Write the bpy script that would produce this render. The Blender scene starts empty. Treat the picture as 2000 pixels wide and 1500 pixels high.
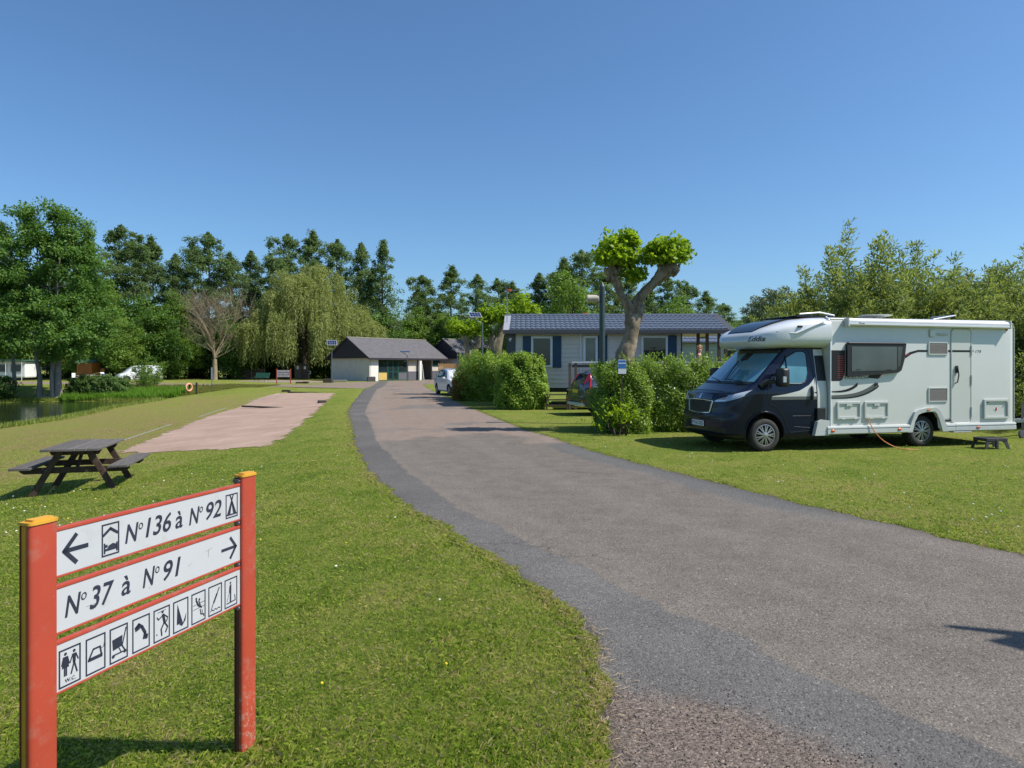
import bpy, bmesh, math, random
import numpy as np
from mathutils import Matrix, Vector, Euler

# ------------------------------------------------------------------ camera, sky, sun, exposure
scn = bpy.context.scene
COL = scn.collection
CAM_H = 1.75
cam_d = bpy.data.cameras.new('camera'); cam = bpy.data.objects.new('camera', cam_d); COL.objects.link(cam)
cam.location = (0, 0, CAM_H); cam.rotation_euler = (math.pi/2, 0, 0)
cam_d.lens = 24; cam_d.sensor_width = 36; cam_d.shift_y = -0.0175
cam_d.clip_start = 0.05; cam_d.clip_end = 4000
scn.camera = cam
SUN_EL = math.radians(51)
SUN_AZ = math.radians(101)         # clockwise from +Y: the sun stands to the right (+X)
world = bpy.data.worlds.new('World'); scn.world = world; world.use_nodes = True
wn = world.node_tree; wn.nodes.clear()
sky = wn.nodes.new('ShaderNodeTexSky'); sky.sky_type = 'NISHITA'; sky.sun_disc = False
sky.sun_elevation = SUN_EL; sky.sun_rotation = SUN_AZ
sky.altitude = 0; sky.air_density = 1.0; sky.dust_density = 0.9; sky.ozone_density = 3.0
bg = wn.nodes.new('ShaderNodeBackground'); bg.inputs['Strength'].default_value = 0.118
tintn = wn.nodes.new('ShaderNodeMix'); tintn.data_type = 'RGBA'; tintn.blend_type = 'MULTIPLY'; tintn.inputs[0].default_value = 1.0; tintn.inputs[7].default_value = (0.61, 0.815, 0.97, 1)
wo = wn.nodes.new('ShaderNodeOutputWorld')
wn.links.new(sky.outputs[0], tintn.inputs[6]); wn.links.new(tintn.outputs[2], bg.inputs['Color']); wn.links.new(bg.outputs[0], wo.inputs['Surface'])
sl = bpy.data.lights.new('sun', 'SUN'); sl.energy = 4.8; sl.angle = math.radians(0.53); sl.color = (1.0, 0.945, 0.86)
sun = bpy.data.objects.new('sun', sl); COL.objects.link(sun)
sd = Vector((math.sin(SUN_AZ)*math.cos(SUN_EL), math.cos(SUN_AZ)*math.cos(SUN_EL), math.sin(SUN_EL)))
sun.rotation_euler = sd.to_track_quat('Z', 'Y').to_euler(); sun.location = (20, 0, 30)
scn.render.engine = 'CYCLES'
scn.view_settings.view_transform = 'Standard'; scn.view_settings.look = 'None'
scn.view_settings.exposure = 0.38; scn.view_settings.gamma = 1.0
try: scn.view_settings.use_curve_mapping = False
except Exception: pass
scn.cycles.max_bounces = 8; scn.cycles.transparent_max_bounces = 8; scn.cycles.diffuse_bounces = 3
scn.render.resolution_x = 1024; scn.render.resolution_y = 768

R = math.radians
rng = np.random.default_rng(7)
rnd = random.Random(11)

# ------------------------------------------------------------------ helpers: materials
def new_mat(name):
    m = bpy.data.materials.new(name); m.use_nodes = True
    return m, m.node_tree, m.node_tree.nodes['Principled BSDF']
def N(t, kind, **kw):
    n = t.nodes.new(kind)
    for k, v in kw.items(): setattr(n, k, v)
    return n
def noise(t, scale, detail=4, rough=0.55, vec=None, dist=0.0):
    n = N(t, 'ShaderNodeTexNoise'); n.inputs['Scale'].default_value = scale; n.inputs['Detail'].default_value = detail
    n.inputs['Roughness'].default_value = rough; n.inputs['Distortion'].default_value = dist
    if vec: t.links.new(vec, n.inputs['Vector'])
    return n
def ramp(t, fac, stops):
    r = N(t, 'ShaderNodeValToRGB'); e = r.color_ramp.elements
    while len(e) < len(stops): e.new(0.5)
    for i, (p, c) in enumerate(stops):
        e[i].position = p; e[i].color = (*c, 1) if len(c) == 3 else c
    t.links.new(fac, r.inputs['Fac']); return r
def mixc(t, fac, a, b, mode='MIX'):
    m = N(t, 'ShaderNodeMix', data_type='RGBA', blend_type=mode)
    for sock, v in ((m.inputs['Factor'], fac), (m.inputs['A'], a), (m.inputs['B'], b)): pass
    fi, ai, bi = m.inputs[0], m.inputs[6], m.inputs[7]
    for s, v in ((fi, fac), (ai, a), (bi, b)):
        if isinstance(v, (int, float)): s.default_value = v
        elif isinstance(v, tuple): s.default_value = (*v, 1) if len(v) == 3 else v
        else: t.links.new(v, s)
    return m.outputs[2]
def mth(t, op, a, b=0.0, c=0.0, clamp=False):
    m = N(t, 'ShaderNodeMath', operation=op); m.use_clamp = clamp
    for s, v in zip(m.inputs, (a, b, c)):
        if isinstance(v, (int, float)): s.default_value = v
        else: t.links.new(v, s)
    return m.outputs[0]
def mapr(t, v, a, b, c=0.0, d=1.0, smooth=True):
    m = N(t, 'ShaderNodeMapRange'); m.interpolation_type = 'SMOOTHSTEP' if smooth else 'LINEAR'
    t.links.new(v, m.inputs[0])
    for i, x in enumerate((a, b, c, d)): m.inputs[i+1].default_value = x
    return m.outputs[0]
def bump(t, b, h, strength, dist=0.01):
    n = N(t, 'ShaderNodeBump'); n.inputs['Strength'].default_value = strength; n.inputs['Distance'].default_value = dist
    t.links.new(h, n.inputs['Height']); t.links.new(n.outputs[0], b.inputs['Normal'])
def attr(t, name):
    n = N(t, 'ShaderNodeAttribute'); n.attribute_name = name; return n.outputs['Fac']
def objco(t): return N(t, 'ShaderNodeTexCoord').outputs['Object']
def pos(t): return N(t, 'ShaderNodeNewGeometry').outputs['Position']
def paint(name, col, rough=0.5, metal=0.0, var=0.12, scale=6.0, bmp=0.0, coat=0.0, stretch=None, spec=0.5, dirt=None):
    m, t, b = new_mat(name)
    v = objco(t)
    if stretch:
        mp = N(t, 'ShaderNodeMapping'); mp.inputs['Scale'].default_value = stretch; t.links.new(v, mp.inputs['Vector']); v = mp.outputs[0]
    n = noise(t, scale, 6, 0.6, v)
    lo = tuple(c*(1-var) for c in col); hi = tuple(min(1, c*(1+var)) for c in col)
    r = ramp(t, n.outputs['Fac'], [(0.3, lo), (0.7, hi)])
    out = r.outputs[0]
    if dirt:
        n2 = noise(t, dirt[1], 8, 0.7, v); f = mapr(t, n2.outputs['Fac'], 0.52, 0.72, 0, dirt[2])
        out = mixc(t, f, out, dirt[0])
    t.links.new(out, b.inputs['Base Color'])
    b.inputs['Roughness'].default_value = rough; b.inputs['Metallic'].default_value = metal
    b.inputs['Coat Weight'].default_value = coat; b.inputs['Coat Roughness'].default_value = 0.05
    b.inputs['Specular IOR Level'].default_value = spec
    if bmp: bump(t, b, n.outputs['Fac'], bmp, 0.01)
    return m
def glassy(name, col=(0.02, 0.025, 0.03), rough=0.03, spec=0.8, coat=0.6):
    m, t, b = new_mat(name)
    n = noise(t, 1.5, 2, 0.5, objco(t))
    r = ramp(t, n.outputs['Fac'], [(0.3, tuple(c*0.8 for c in col)), (0.7, tuple(c*1.2 for c in col))])
    t.links.new(r.outputs[0], b.inputs['Base Color'])
    b.inputs['Roughness'].default_value = rough; b.inputs['Specular IOR Level'].default_value = spec
    b.inputs['Coat Weight'].default_value = coat
    return m
def foliage_mat(name, dark, mid, light, trans=0.5, rough=0.5, spec=0.3):
    m, t, b = new_mat(name)
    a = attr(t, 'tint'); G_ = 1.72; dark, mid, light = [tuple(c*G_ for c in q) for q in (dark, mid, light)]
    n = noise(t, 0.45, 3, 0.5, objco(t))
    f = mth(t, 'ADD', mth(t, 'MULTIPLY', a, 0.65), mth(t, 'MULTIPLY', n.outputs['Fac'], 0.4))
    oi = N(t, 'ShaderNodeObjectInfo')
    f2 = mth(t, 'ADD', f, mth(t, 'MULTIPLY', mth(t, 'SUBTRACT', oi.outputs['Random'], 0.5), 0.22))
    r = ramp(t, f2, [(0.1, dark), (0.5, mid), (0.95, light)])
    t.links.new(r.outputs[0], b.inputs['Base Color'])
    b.inputs['Roughness'].default_value = rough; b.inputs['Specular IOR Level'].default_value = spec
    tr = N(t, 'ShaderNodeBsdfTranslucent')
    yc = mixc(t, 0.5, r.outputs[0], (mid[0]*1.9, mid[1]*1.7, mid[2]*0.6))
    t.links.new(yc, tr.inputs['Color'])
    mx = N(t, 'ShaderNodeMixShader'); mx.inputs[0].default_value = trans
    out = t.nodes['Material Output']
    t.links.new(b.outputs[0], mx.inputs[1]); t.links.new(tr.outputs[0], mx.inputs[2]); t.links.new(mx.outputs[0], out.inputs['Surface'])
    return m
def bark_mat(name, a, b_, scale=6, stretch=(1, 1, 0.25), bm=0.6):
    m, t, b = new_mat(name)
    mp = N(t, 'ShaderNodeMapping'); mp.inputs['Scale'].default_value = stretch; t.links.new(objco(t), mp.inputs['Vector'])
    n = noise(t, scale, 8, 0.65, mp.outputs[0], 0.6)
    r = ramp(t, n.outputs['Fac'], [(0.35, a), (0.65, b_)])
    t.links.new(r.outputs[0], b.inputs['Base Color']); b.inputs['Roughness'].default_value = 0.9
    b.inputs['Specular IOR Level'].default_value = 0.15
    bump(t, b, n.outputs['Fac'], bm, 0.03)
    return m

# ------------------------------------------------------------------ helpers: meshes
class MB:
    """collects geometry for ONE mesh object"""
    def __init__(s): s.v = []; s.f = []; s.mi = []; s.M = Matrix.Identity(4); s.cur = 0
    def add(s, vs, fs, mi=None):
        o = len(s.v); s.v += [tuple(s.M @ Vector(p)) for p in vs]
        s.f += [tuple(i+o for i in f) for f in fs]; s.mi += [s.cur if mi is None else mi]*len(fs); return s
    def box(s, x0, x1, y0, y1, z0, z1, mi=None):
        return s.add([(x0,y0,z0),(x1,y0,z0),(x1,y1,z0),(x0,y1,z0),(x0,y0,z1),(x1,y0,z1),(x1,y1,z1),(x0,y1,z1)],
              [(0,3,2,1),(4,5,6,7),(0,1,5,4),(1,2,6,5),(2,3,7,6),(3,0,4,7)], mi)
    def bbox(s, x0, x1, y0, y1, z0, z1, b=0.01, mi=None):
        """box with chamfered vertical and horizontal edges"""
        bm = bmesh.new(); bmesh.ops.create_cube(bm, size=1)
        for v in bm.verts: v.co = Vector(((x0+x1)/2+v.co.x*(x1-x0), (y0+y1)/2+v.co.y*(y1-y0), (z0+z1)/2+v.co.z*(z1-z0)))
        bmesh.ops.bevel(bm, geom=bm.edges[:], offset=b, segments=2, affect='EDGES', profile=0.6)
        return s.addbm(bm, mi)
    def addbm(s, bm, mi=None):
        bm.verts.index_update()
        s.add([v.co.copy() for v in bm.verts], [tuple(v.index for v in f.verts) for f in bm.faces], mi); bm.free(); return s
    def quad(s, a, b, c, d, mi=None): return s.add([a,b,c,d], [(0,1,2,3)], mi)
    def beam(s, p, q, w, h, up=(0,0,1), b=0.0, mi=None):
        p = Vector(p); q = Vector(q); d = (q-p); L = d.length; d.normalize(); u = Vector(up)
        x = d.cross(u); x.normalize(); z = x.cross(d)
        M0 = s.M; s.M = M0 @ Matrix(((x.x,d.x,z.x,p.x),(x.y,d.y,z.y,p.y),(x.z,d.z,z.z,p.z),(0,0,0,1)))
        if b: s.bbox(-w/2, w/2, 0, L, -h/2, h/2, b, mi)
        else: s.box(-w/2, w/2, 0, L, -h/2, h/2, mi)
        s.M = M0; return s
    def tube(s, pts, rad, n=8, cap=True, mi=None):
        pts = [Vector(p) for p in pts]
        if isinstance(rad, (int, float)): rad = [rad]*len(pts)
        vs = []; fs = []; prev = None
        for i, p in enumerate(pts):
            d = (pts[min(i+1, len(pts)-1)] - pts[max(i-1, 0)])
            if d.length < 1e-9: d = Vector((0,0,1))
            d.normalize()
            if prev is None:
                a = Vector((0,0,1)) if abs(d.z) < 0.9 else Vector((1,0,0)); x = d.cross(a).normalized()
            else:
                x = prev - d*prev.dot(d)
                if x.length < 1e-6: x = d.orthogonal()
                x.normalize()
            prev = x; y = d.cross(x)
            for k in range(n):
                a = 2*math.pi*k/n; vs.append(p + (x*math.cos(a)+y*math.sin(a))*rad[i])
        for i in range(len(pts)-1):
            for k in range(n):
                fs.append((i*n+k, i*n+(k+1)%n, (i+1)*n+(k+1)%n, (i+1)*n+k))
        if cap:
            fs.append(tuple(range(n))[::-1]); fs.append(tuple((len(pts)-1)*n+k for k in range(n)))
        return s.add(vs, fs, mi)
    def lathe(s, prof, n=24, axis='Z', c=(0,0,0), mi=None, cap=True):
        vs = []; fs = []
        for r, h in prof:
            for k in range(n):
                a = 2*math.pi*k/n; ca, sa = math.cos(a)*r, math.sin(a)*r
                p = {'Z': (ca, sa, h), 'Y': (ca, h, -sa), 'X': (h, ca, sa)}[axis]
                vs.append((p[0]+c[0], p[1]+c[1], p[2]+c[2]))
        for i in range(len(prof)-1):
            for k in range(n): fs.append((i*n+k, i*n+(k+1)%n, (i+1)*n+(k+1)%n, (i+1)*n+k))
        if cap: fs.append(tuple(range(n))[::-1]); fs.append(tuple((len(prof)-1)*n+k for k in range(n)))
        return s.add(vs, fs, mi)
    def prism(s, poly, f, d, mi=None):
        """poly: list of 2D points, f maps (a,b,depth)->xyz, extruded by d"""
        n = len(poly); vs = [f(a, b, 0) for a, b in poly] + [f(a, b, d) for a, b in poly]
        fs = [tuple(range(n)), tuple(range(2*n-1, n-1, -1))] + [(i, i+n, (i+1)%n+n, (i+1)%n) for i in range(n)]
        return s.add(vs, fs, mi)
    def ball(s, c, r, n=10, mi=None):
        r = (r, r, r) if isinstance(r, (int, float)) else r
        bm = bmesh.new(); bmesh.ops.create_uvsphere(bm, u_segments=n, v_segments=max(4, n//2+1), radius=1)
        for v in bm.verts: v.co = Vector((c[0]+v.co.x*r[0], c[1]+v.co.y*r[1], c[2]+v.co.z*r[2]))
        return s.addbm(bm, mi)
    def mesh(s, name, mats, smooth=None, fix=True):
        me = bpy.data.meshes.new(name); me.from_pydata(s.v, [], s.f)
        for m in (mats if isinstance(mats, (list, tuple)) else [mats]): me.materials.append(m)
        me.polygons.foreach_set('material_index', s.mi)
        if fix:
            bm = bmesh.new(); bm.from_mesh(me); bmesh.ops.recalc_face_normals(bm, faces=bm.faces[:]); bm.to_mesh(me); bm.free()
        if smooth:
            me.polygons.foreach_set('use_smooth', [True]*len(me.polygons)); me.set_sharp_from_angle(angle=R(smooth))
        me.update(); return me
    def obj(s, name, mats, parent=None, smooth=None, fix=True):
        o = bpy.data.objects.new(name, s.mesh(name, mats, smooth, fix)); COL.objects.link(o)
        if parent: o.parent = parent
        return o
def tag(o, label=None, cat=None, group=None, kind=None):
    if label: o['label'] = label
    if cat: o['category'] = cat
    if group: o['group'] = group
    if kind: o['kind'] = kind
    return o
def thing(name, label, cat, loc=(0,0,0), rz=0, group=None):
    o = bpy.data.objects.new(name, None); COL.objects.link(o); o.empty_display_size = 0.3
    o.location = loc; o.rotation_euler = (0, 0, rz); return tag(o, label, cat, group)
def copy_tree(o, parent=None):
    c = o.copy(); COL.objects.link(c)
    if parent: c.parent = parent
    for ch in list(o.children): copy_tree(ch, c)
    return c
def again(o, label, loc, rz=0, sc=None):
    c = copy_tree(o); c['label'] = label; c.location = loc; c.rotation_euler = (0, 0, rz)
    if sc: c.scale = sc if isinstance(sc, tuple) else (sc, sc, sc)
    return c
def copies(mesh, name, parent, locs):
    for l in locs:
        o = bpy.data.objects.new(name, mesh); COL.objects.link(o); o.parent = parent; o.location = l
def text_mb(txt, mb, f, a0, b0, w=None, h=0.1, shear=0.0, bold=0.0, depth=0.0015):
    """lays real lettering on a surface: f(a,b,d)->xyz; fitted to width w and height h at (a0,b0)"""
    cu = bpy.data.curves.new('lettering', 'FONT'); cu.body = txt; cu.shear = shear; cu.offset = bold; cu.resolution_u = 3
    cu.size = 1.0
    o = bpy.data.objects.new('lettering', cu); COL.objects.link(o)
    dg = bpy.context.evaluated_depsgraph_get(); me = bpy.data.meshes.new_from_object(o.evaluated_get(dg))
    vs = [v.co.copy() for v in me.vertices]; fs = [tuple(p.vertices) for p in me.polygons]
    x0 = min(v.x for v in vs); x1 = max(v.x for v in vs); y0 = min(v.y for v in vs); y1 = max(v.y for v in vs)
    sy = h/(y1-y0); sx = (w/(x1-x0)) if w else sy
    mb.add([f(a0+(v.x-x0)*sx, b0+(v.y-y0)*sy, depth) for v in vs], fs)
    bpy.data.objects.remove(o); bpy.data.curves.remove(cu); bpy.data.meshes.remove(me)

# ------------------------------------------------------------------ helpers: leaves
def card_mesh(name, P, Nrm, L, W, mat, tint, dirv=None, fold=0.0):
    """P (n,3) leaf bases, Nrm (n,3) normals, L length, W width: one rhombus per leaf"""
    n = len(P)
    if dirv is None:
        a = rng.normal(size=(n, 3)); dirv = a - (a*Nrm).sum(1)[:, None]*Nrm
    dirv = dirv/np.maximum(np.linalg.norm(dirv, axis=1)[:, None], 1e-6)
    side = np.cross(Nrm, dirv); side /= np.maximum(np.linalg.norm(side, axis=1)[:, None], 1e-6)
    L = np.broadcast_to(L, (n,))[:, None]; W = np.broadcast_to(W, (n,))[:, None]
    V = np.empty((n, 4, 3)); m = P + dirv*L*0.45
    V[:, 0] = P; V[:, 1] = m + side*W*0.5 + Nrm*L*fold; V[:, 2] = P + dirv*L; V[:, 3] = m - side*W*0.5 + Nrm*L*fold
    me = bpy.data.meshes.new(name)
    me.vertices.add(n*4); me.vertices.foreach_set('co', V.reshape(-1).astype(np.float32))
    me.loops.add(n*4); me.loops.foreach_set('vertex_index', np.arange(n*4, dtype=np.int32))
    me.polygons.add(n); me.polygons.foreach_set('loop_start', np.arange(0, n*4, 4, dtype=np.int32))
    me.update(calc_edges=True)
    at = me.attributes.new('tint', 'FLOAT', 'FACE'); at.data.foreach_set('value', np.asarray(tint, dtype=np.float32))
    me.materials.append(mat)
    return me
def unit(a): return a/np.maximum(np.linalg.norm(a, axis=-1, keepdims=True), 1e-9)
def leaf_clumps(centers, radii, per, size, mat, name='crown', outc=None, flat=0.7, aspect=0.6, up=0.6, rand=0.75, ctint=None):
    """leaves on the outside of many small clumps, facing outwards"""
    C = np.asarray(centers, float); Rr = np.asarray(radii, float)
    n = len(C)*per
    idx = np.repeat(np.arange(len(C)), per)
    d = unit(rng.normal(size=(n, 3))); rr = rng.random(n)**0.45
    off = d*rr[:, None]*Rr[idx][:, None]; off[:, 2] *= flat
    P = C[idx] + off
    nr = unit(d*0.6 + np.array([0, 0, up]) + rng.normal(size=(n, 3))*rand)
    if ctint is None: ctint = rng.random(len(C))
    tint = np.clip(0.5*ctint[idx] + 0.5*rng.random(n), 0, 1)
    s = size*(0.6+0.8*rng.random(n))
    return card_mesh(name, P, nr, s, s*aspect, mat, tint)
def blob_centers(ells, n, shell=0.5):
    """clump centres through a set of ellipsoids (cx,cy,cz,rx,ry,rz)"""
    e = np.array(ells, float); w = (e[:, 3]*e[:, 4]*e[:, 5])**0.7; w /= w.sum()
    k = rng.choice(len(e), n, p=w); d = unit(rng.normal(size=(n, 3))); r = (shell + (1-shell)*rng.random(n))
    return e[k, :3] + d*r[:, None]*e[k, 3:]
def link_mesh(name, me, parent=None):
    o = bpy.data.objects.new(name, me); COL.objects.link(o)
    if parent: o.parent = parent
    return o
# ------------------------------------------------------------------ terrain
LE = np.array([(-60,-.9),(-8,-.3),(-3,-.1),(0,.12),(2,.3),(2.97,.39),(3.63,.48),(3.92,.43),(4.43,.52),(4.86,.38),(5.3,.2),(5.88,-.02),(6.67,-.43),(7.6,-.84),(8.39,-1.3),(9.64,-1.77),
  (11.2,-2.37),(12.0,-2.6),(13.6,-3.07),(15.05,-3.5),(18.7,-4.4),(22.2,-5.3),(25.6,-6.2),(31.1,-7.3),(39.5,-8.9),(51.8,-11.2),(58,-11.9),(66,-13.2),(80,-15.5),(400,-60)])
RE = np.array([(-60,12),(-3,8.6),(0,7.6),(2,6.6),(4,5.75),(5.2,5.2),(6.3,4.73),(6.96,4.44),(7.53,4.23),(8.11,3.96),(8.64,3.69),(9.72,3.28),(10.85,2.85),(12.28,2.3),(13.97,1.7),(15.55,1.28),(16.8,1.0),(18.5,.44),
  (22.1,-.33),(26.8,-1.33),(32.6,-2.52),(35.9,-3.1),(47.6,-5.5),(63,-8.2),(72,-8.8),(90,-8.5),(400,-40)])
ST = np.array([(-5,2.2),(2.5,2.1),(3.09,1.8),(3.5,1.45),(4.12,1.1),(4.86,.75),(5.39,.69),(6.2,.66),(7.6,.6),(8.84,.66),(10.4,.67),(13.3,.62),(17,.58),(20.6,.64),(28,.72),(45,.9),(60,1.0),(80,1.0)])
def xl(y): return np.interp(y, LE[:,0], LE[:,1])
def xr(y): return np.interp(y, RE[:,0], RE[:,1])
WL = -1.15                                         # pond level
POND = np.array([(-24.2,32.2),(-24.2,35.8),(-25.3,39.4),(-26.6,44.4),(-28.4,53.6),(-29.5,56),(-33.4,56.2),(-37,56.6),(-39,55.6),(-42,52.6),(-50,47),(-80,40),(-80,14),(-45,15),(-31,22),(-26.5,27.5)])
def pond_sd(x, y):
    """signed distance to the pond outline, negative inside"""
    x = np.asarray(x, float); y = np.asarray(y, float)
    d = np.full(x.shape, 1e9); ins = np.zeros(x.shape, bool)
    for i in range(len(POND)):
        a = POND[i]; b = POND[(i+1) % len(POND)]; e = b-a
        t = np.clip(((x-a[0])*e[0] + (y-a[1])*e[1])/(e@e), 0, 1)
        d = np.minimum(d, np.hypot(x-a[0]-t*e[0], y-a[1]-t*e[1]))
        c = ((a[1] > y) != (b[1] > y)); xi = a[0] + (y-a[1])*(e[0])/(e[1] if abs(e[1]) > 1e-9 else 1e-9)
        ins ^= c & (x < xi)
    return np.where(ins, -d, d)
def sstep(v, a, b):
    t = np.clip((v-a)/(b-a), 0, 1); return t*t*(3-2*t)
def hz(x, y):
    x = np.asarray(x, float); y = np.asarray(y, float)
    d = np.maximum(0, xl(y) - x - 0.3)
    z = -0.072*np.minimum(d, 22)*(1-sstep(y, 40, 60))
    z = z*sstep(d, 0, 1.2) if True else z
    s = pond_sd(x, y)
    cand = np.where(s > 0, WL + 0.16*s + 0.05, WL + 0.25*s)
    cand = np.where(s > 0, cand, np.maximum(cand, -2.6))
    z = np.minimum(z, cand)
    far = sstep(np.hypot(x, y), 150, 420)
    return z + far*0.0
def G(px, py, h=0.0):
    """the ground point that the photograph shows at (px,py)"""
    rx = (px-1000)/1333.333; rz = -(py-715)/1333.333; lo = 0.5; t = 1.0
    while t < 400:
        if CAM_H + rz*t <= float(hz(rx*t, t)) + h: break
        lo = t; t *= 1.03
    hi = t
    for _ in range(30):
        m = (lo+hi)/2
        if CAM_H + rz*m <= float(hz(rx*m, m)) + h: hi = m
        else: lo = m
    return Vector((rx*hi, hi, float(hz(rx*hi, hi))))
PITCH = [G(*p)[:2] for p in [(232,886),(300,884),(400,879),(500,874),(530,871),(545,858),(580,834),(612,808),(635,786),(655,768),(600,767.5),(535,768),(500,780),(465,796),(430,806),(395,818),(352,836),(310,852),(268,868)]]
PITCH = np.array(PITCH)
def poly_sd(Pl, x, y):
    x = np.asarray(x, float); y = np.asarray(y, float); d = np.full(x.shape, 1e9); ins = np.zeros(x.shape, bool)
    for i in range(len(Pl)):
        a = Pl[i]; b = Pl[(i+1) % len(Pl)]; e = b-a
        t = np.clip(((x-a[0])*e[0] + (y-a[1])*e[1])/max(e@e, 1e-9), 0, 1)
        d = np.minimum(d, np.hypot(x-a[0]-t*e[0], y-a[1]-t*e[1]))
        c = ((a[1] > y) != (b[1] > y)); xi = a[0] + (y-a[1])*(e[0])/(e[1] if abs(e[1]) > 1e-9 else 1e-9)
        ins ^= c & (x < xi)
    return np.where(ins, -d, d)
GRAV = np.array([(.3,3.66),(.52,3.645),(.87,3.57),(1.18,3.42),(1.34,3.2),(1.52,3.02),(1.9,2.5),(2.0,1.6),(1.4,.6),(.3,.4),(.1,2.0)])
def dryness(x, y):
    """how brown the lawn is: the slope above the pond and some worn strips"""
    x = np.asarray(x, float); y = np.asarray(y, float)
    d = xl(y)-x
    left = sstep(d, 3.0, 6.5)*(sstep(y, 9.5, 15))*(1-sstep(y, 42, 56))
    far = 0.25*sstep(y, 50, 62)*(x < -8)
    rgt = 0.08*((x > xr(y)) & (y < 40))
    edge = 0.55*np.exp(-np.abs(d-0.0)/0.12)
    return np.clip(left*0.58 + far + rgt + edge, 0, 1)
def spaced(a, b, lo, hi, fine, n_out):
    inner = np.arange(lo, hi+1e-6, fine)
    g1 = lo - (lo-a)*(np.linspace(0, 1, n_out+1)[1:]**2.2); g2 = hi + (b-hi)*(np.linspace(0, 1, n_out+1)[1:]**2.2)
    return np.concatenate([g1[::-1], inner, g2])
def grid_mesh(name, xs, ys, zf, attrs):
    X, Y = np.meshgrid(xs, ys); x = X.ravel(); y = Y.ravel(); z = zf(x, y)
    nx, ny = len(xs), len(ys)
    me = bpy.data.meshes.new(name); me.vertices.add(nx*ny); me.vertices.foreach_set('co', np.stack([x, y, z], 1).astype(np.float32).ravel())
    i = (np.arange(ny-1)[:, None]*nx + np.arange(nx-1)[None]).ravel()
    q = np.stack([i, i+1, i+nx+1, i+nx], 1).astype(np.int32)
    me.loops.add(len(q)*4); me.loops.foreach_set('vertex_index', q.ravel()); me.polygons.add(len(q))
    me.polygons.foreach_set('loop_start', np.arange(0, len(q)*4, 4, dtype=np.int32)); me.polygons.foreach_set('use_smooth', np.ones(len(q), bool))
    me.update(calc_edges=True)
    for k, fn in attrs.items():
        at = me.attributes.new(k, 'FLOAT', 'POINT'); at.data.foreach_set('value', np.asarray(fn(x, y), dtype=np.float32))
    return me

# ------------------------------------------------------------------ ground materials
def lawn_color(t, dry):
    p = pos(t)
    n1 = noise(t, 0.75, 6, 0.65, p, 0.4); n2 = noise(t, 5.5, 5, 0.65, p); n3 = noise(t, 0.13, 3, 0.5, p)
    f = mth(t, 'ADD', mth(t, 'MULTIPLY', n1.outputs['Fac'], 0.78), mth(t, 'MULTIPLY', n2.outputs['Fac'], 0.58))
    f = mth(t, 'ADD', f, mth(t, 'MULTIPLY', n3.outputs['Fac'], 0.25))
    f = mth(t, 'ADD', mth(t, 'SUBTRACT', f, 0.285), mth(t, 'MULTIPLY', dry, 0.30))
    return f
def ground_material():
    m, t, b = new_mat('lawn_soil'); dry = attr(t, 'dry'); f = lawn_color(t, dry)
    r = ramp(t, f, [(0.36, (0.115, 0.165, 0.022)), (0.50, (0.165, 0.210, 0.034)), (0.62, (0.210, 0.225, 0.050)), (0.74, (0.225, 0.190, 0.068)), (0.9, (0.26, 0.195, 0.095))])
    fine = noise(t, 60, 6, 0.75, pos(t))
    fr = ramp(t, fine.outputs['Fac'], [(0.35, (0.55, 0.55, 0.55)), (0.6, (1.25, 1.25, 1.25))])
    mot = noise(t, 9, 6, 0.75, pos(t)); mr = ramp(t, mot.outputs['Fac'], [(0.35, (0.74, 0.80, 0.74)), (0.65, (1.24, 1.18, 1.2))])
    c = mixc(t, 1.0, r.outputs[0], fr.outputs[0], 'MULTIPLY'); c = mixc(t, 1.0, c, mr.outputs[0], 'MULTIPLY')
    st = attr(t, 'stripe'); c = mixc(t, st, c, (0.20, 0.22, 0.06))
    t.links.new(c, b.inputs['Base Color']); b.inputs['Roughness'].default_value = 0.95; b.inputs['Specular IOR Level'].default_value = 0.1
    big = noise(t, 14, 5, 0.7, pos(t)); h = mth(t, 'ADD', fine.outputs['Fac'], big.outputs['Fac']); bump(t, b, h, 0.9, 0.04)
    return m
def blade_material():
    m, t, b = new_mat('grass_blades'); dry = attr(t, 'dry'); tint = attr(t, 'tint'); f = lawn_color(t, dry)
    f = mth(t, 'ADD', f, mth(t, 'MULTIPLY', mth(t, 'SUBTRACT', tint, 0.5), 0.46))
    r = ramp(t, f, [(0.28, (0.185, 0.270, 0.028)), (0.46, (0.300, 0.400, 0.046)), (0.58, (0.400, 0.460, 0.075)), (0.70, (0.45, 0.400, 0.125)), (0.86, (0.54, 0.44, 0.21))])
    gcol = mixc(t, mapr(t, tint, 0.90, 0.93), r.outputs[0], (0.46, 0.37, 0.20)); gcol = mixc(t, mapr(t, tint, 0.10, 0.02, 0, .6), gcol, (0.05, 0.10, 0.015))
    t.links.new(gcol, b.inputs['Base Color']); b.inputs['Roughness'].default_value = 0.55; b.inputs['Specular IOR Level'].default_value = 0.2
    tr = N(t, 'ShaderNodeBsdfTranslucent'); t.links.new(gcol, tr.inputs['Color'])
    mx = N(t, 'ShaderNodeMixShader'); mx.inputs[0].default_value = 0.5
    t.links.new(b.outputs[0], mx.inputs[1]); t.links.new(tr.outputs[0], mx.inputs[2]); t.links.new(mx.outputs[0], t.nodes['Material Output'].inputs['Surface'])
    return m
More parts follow.
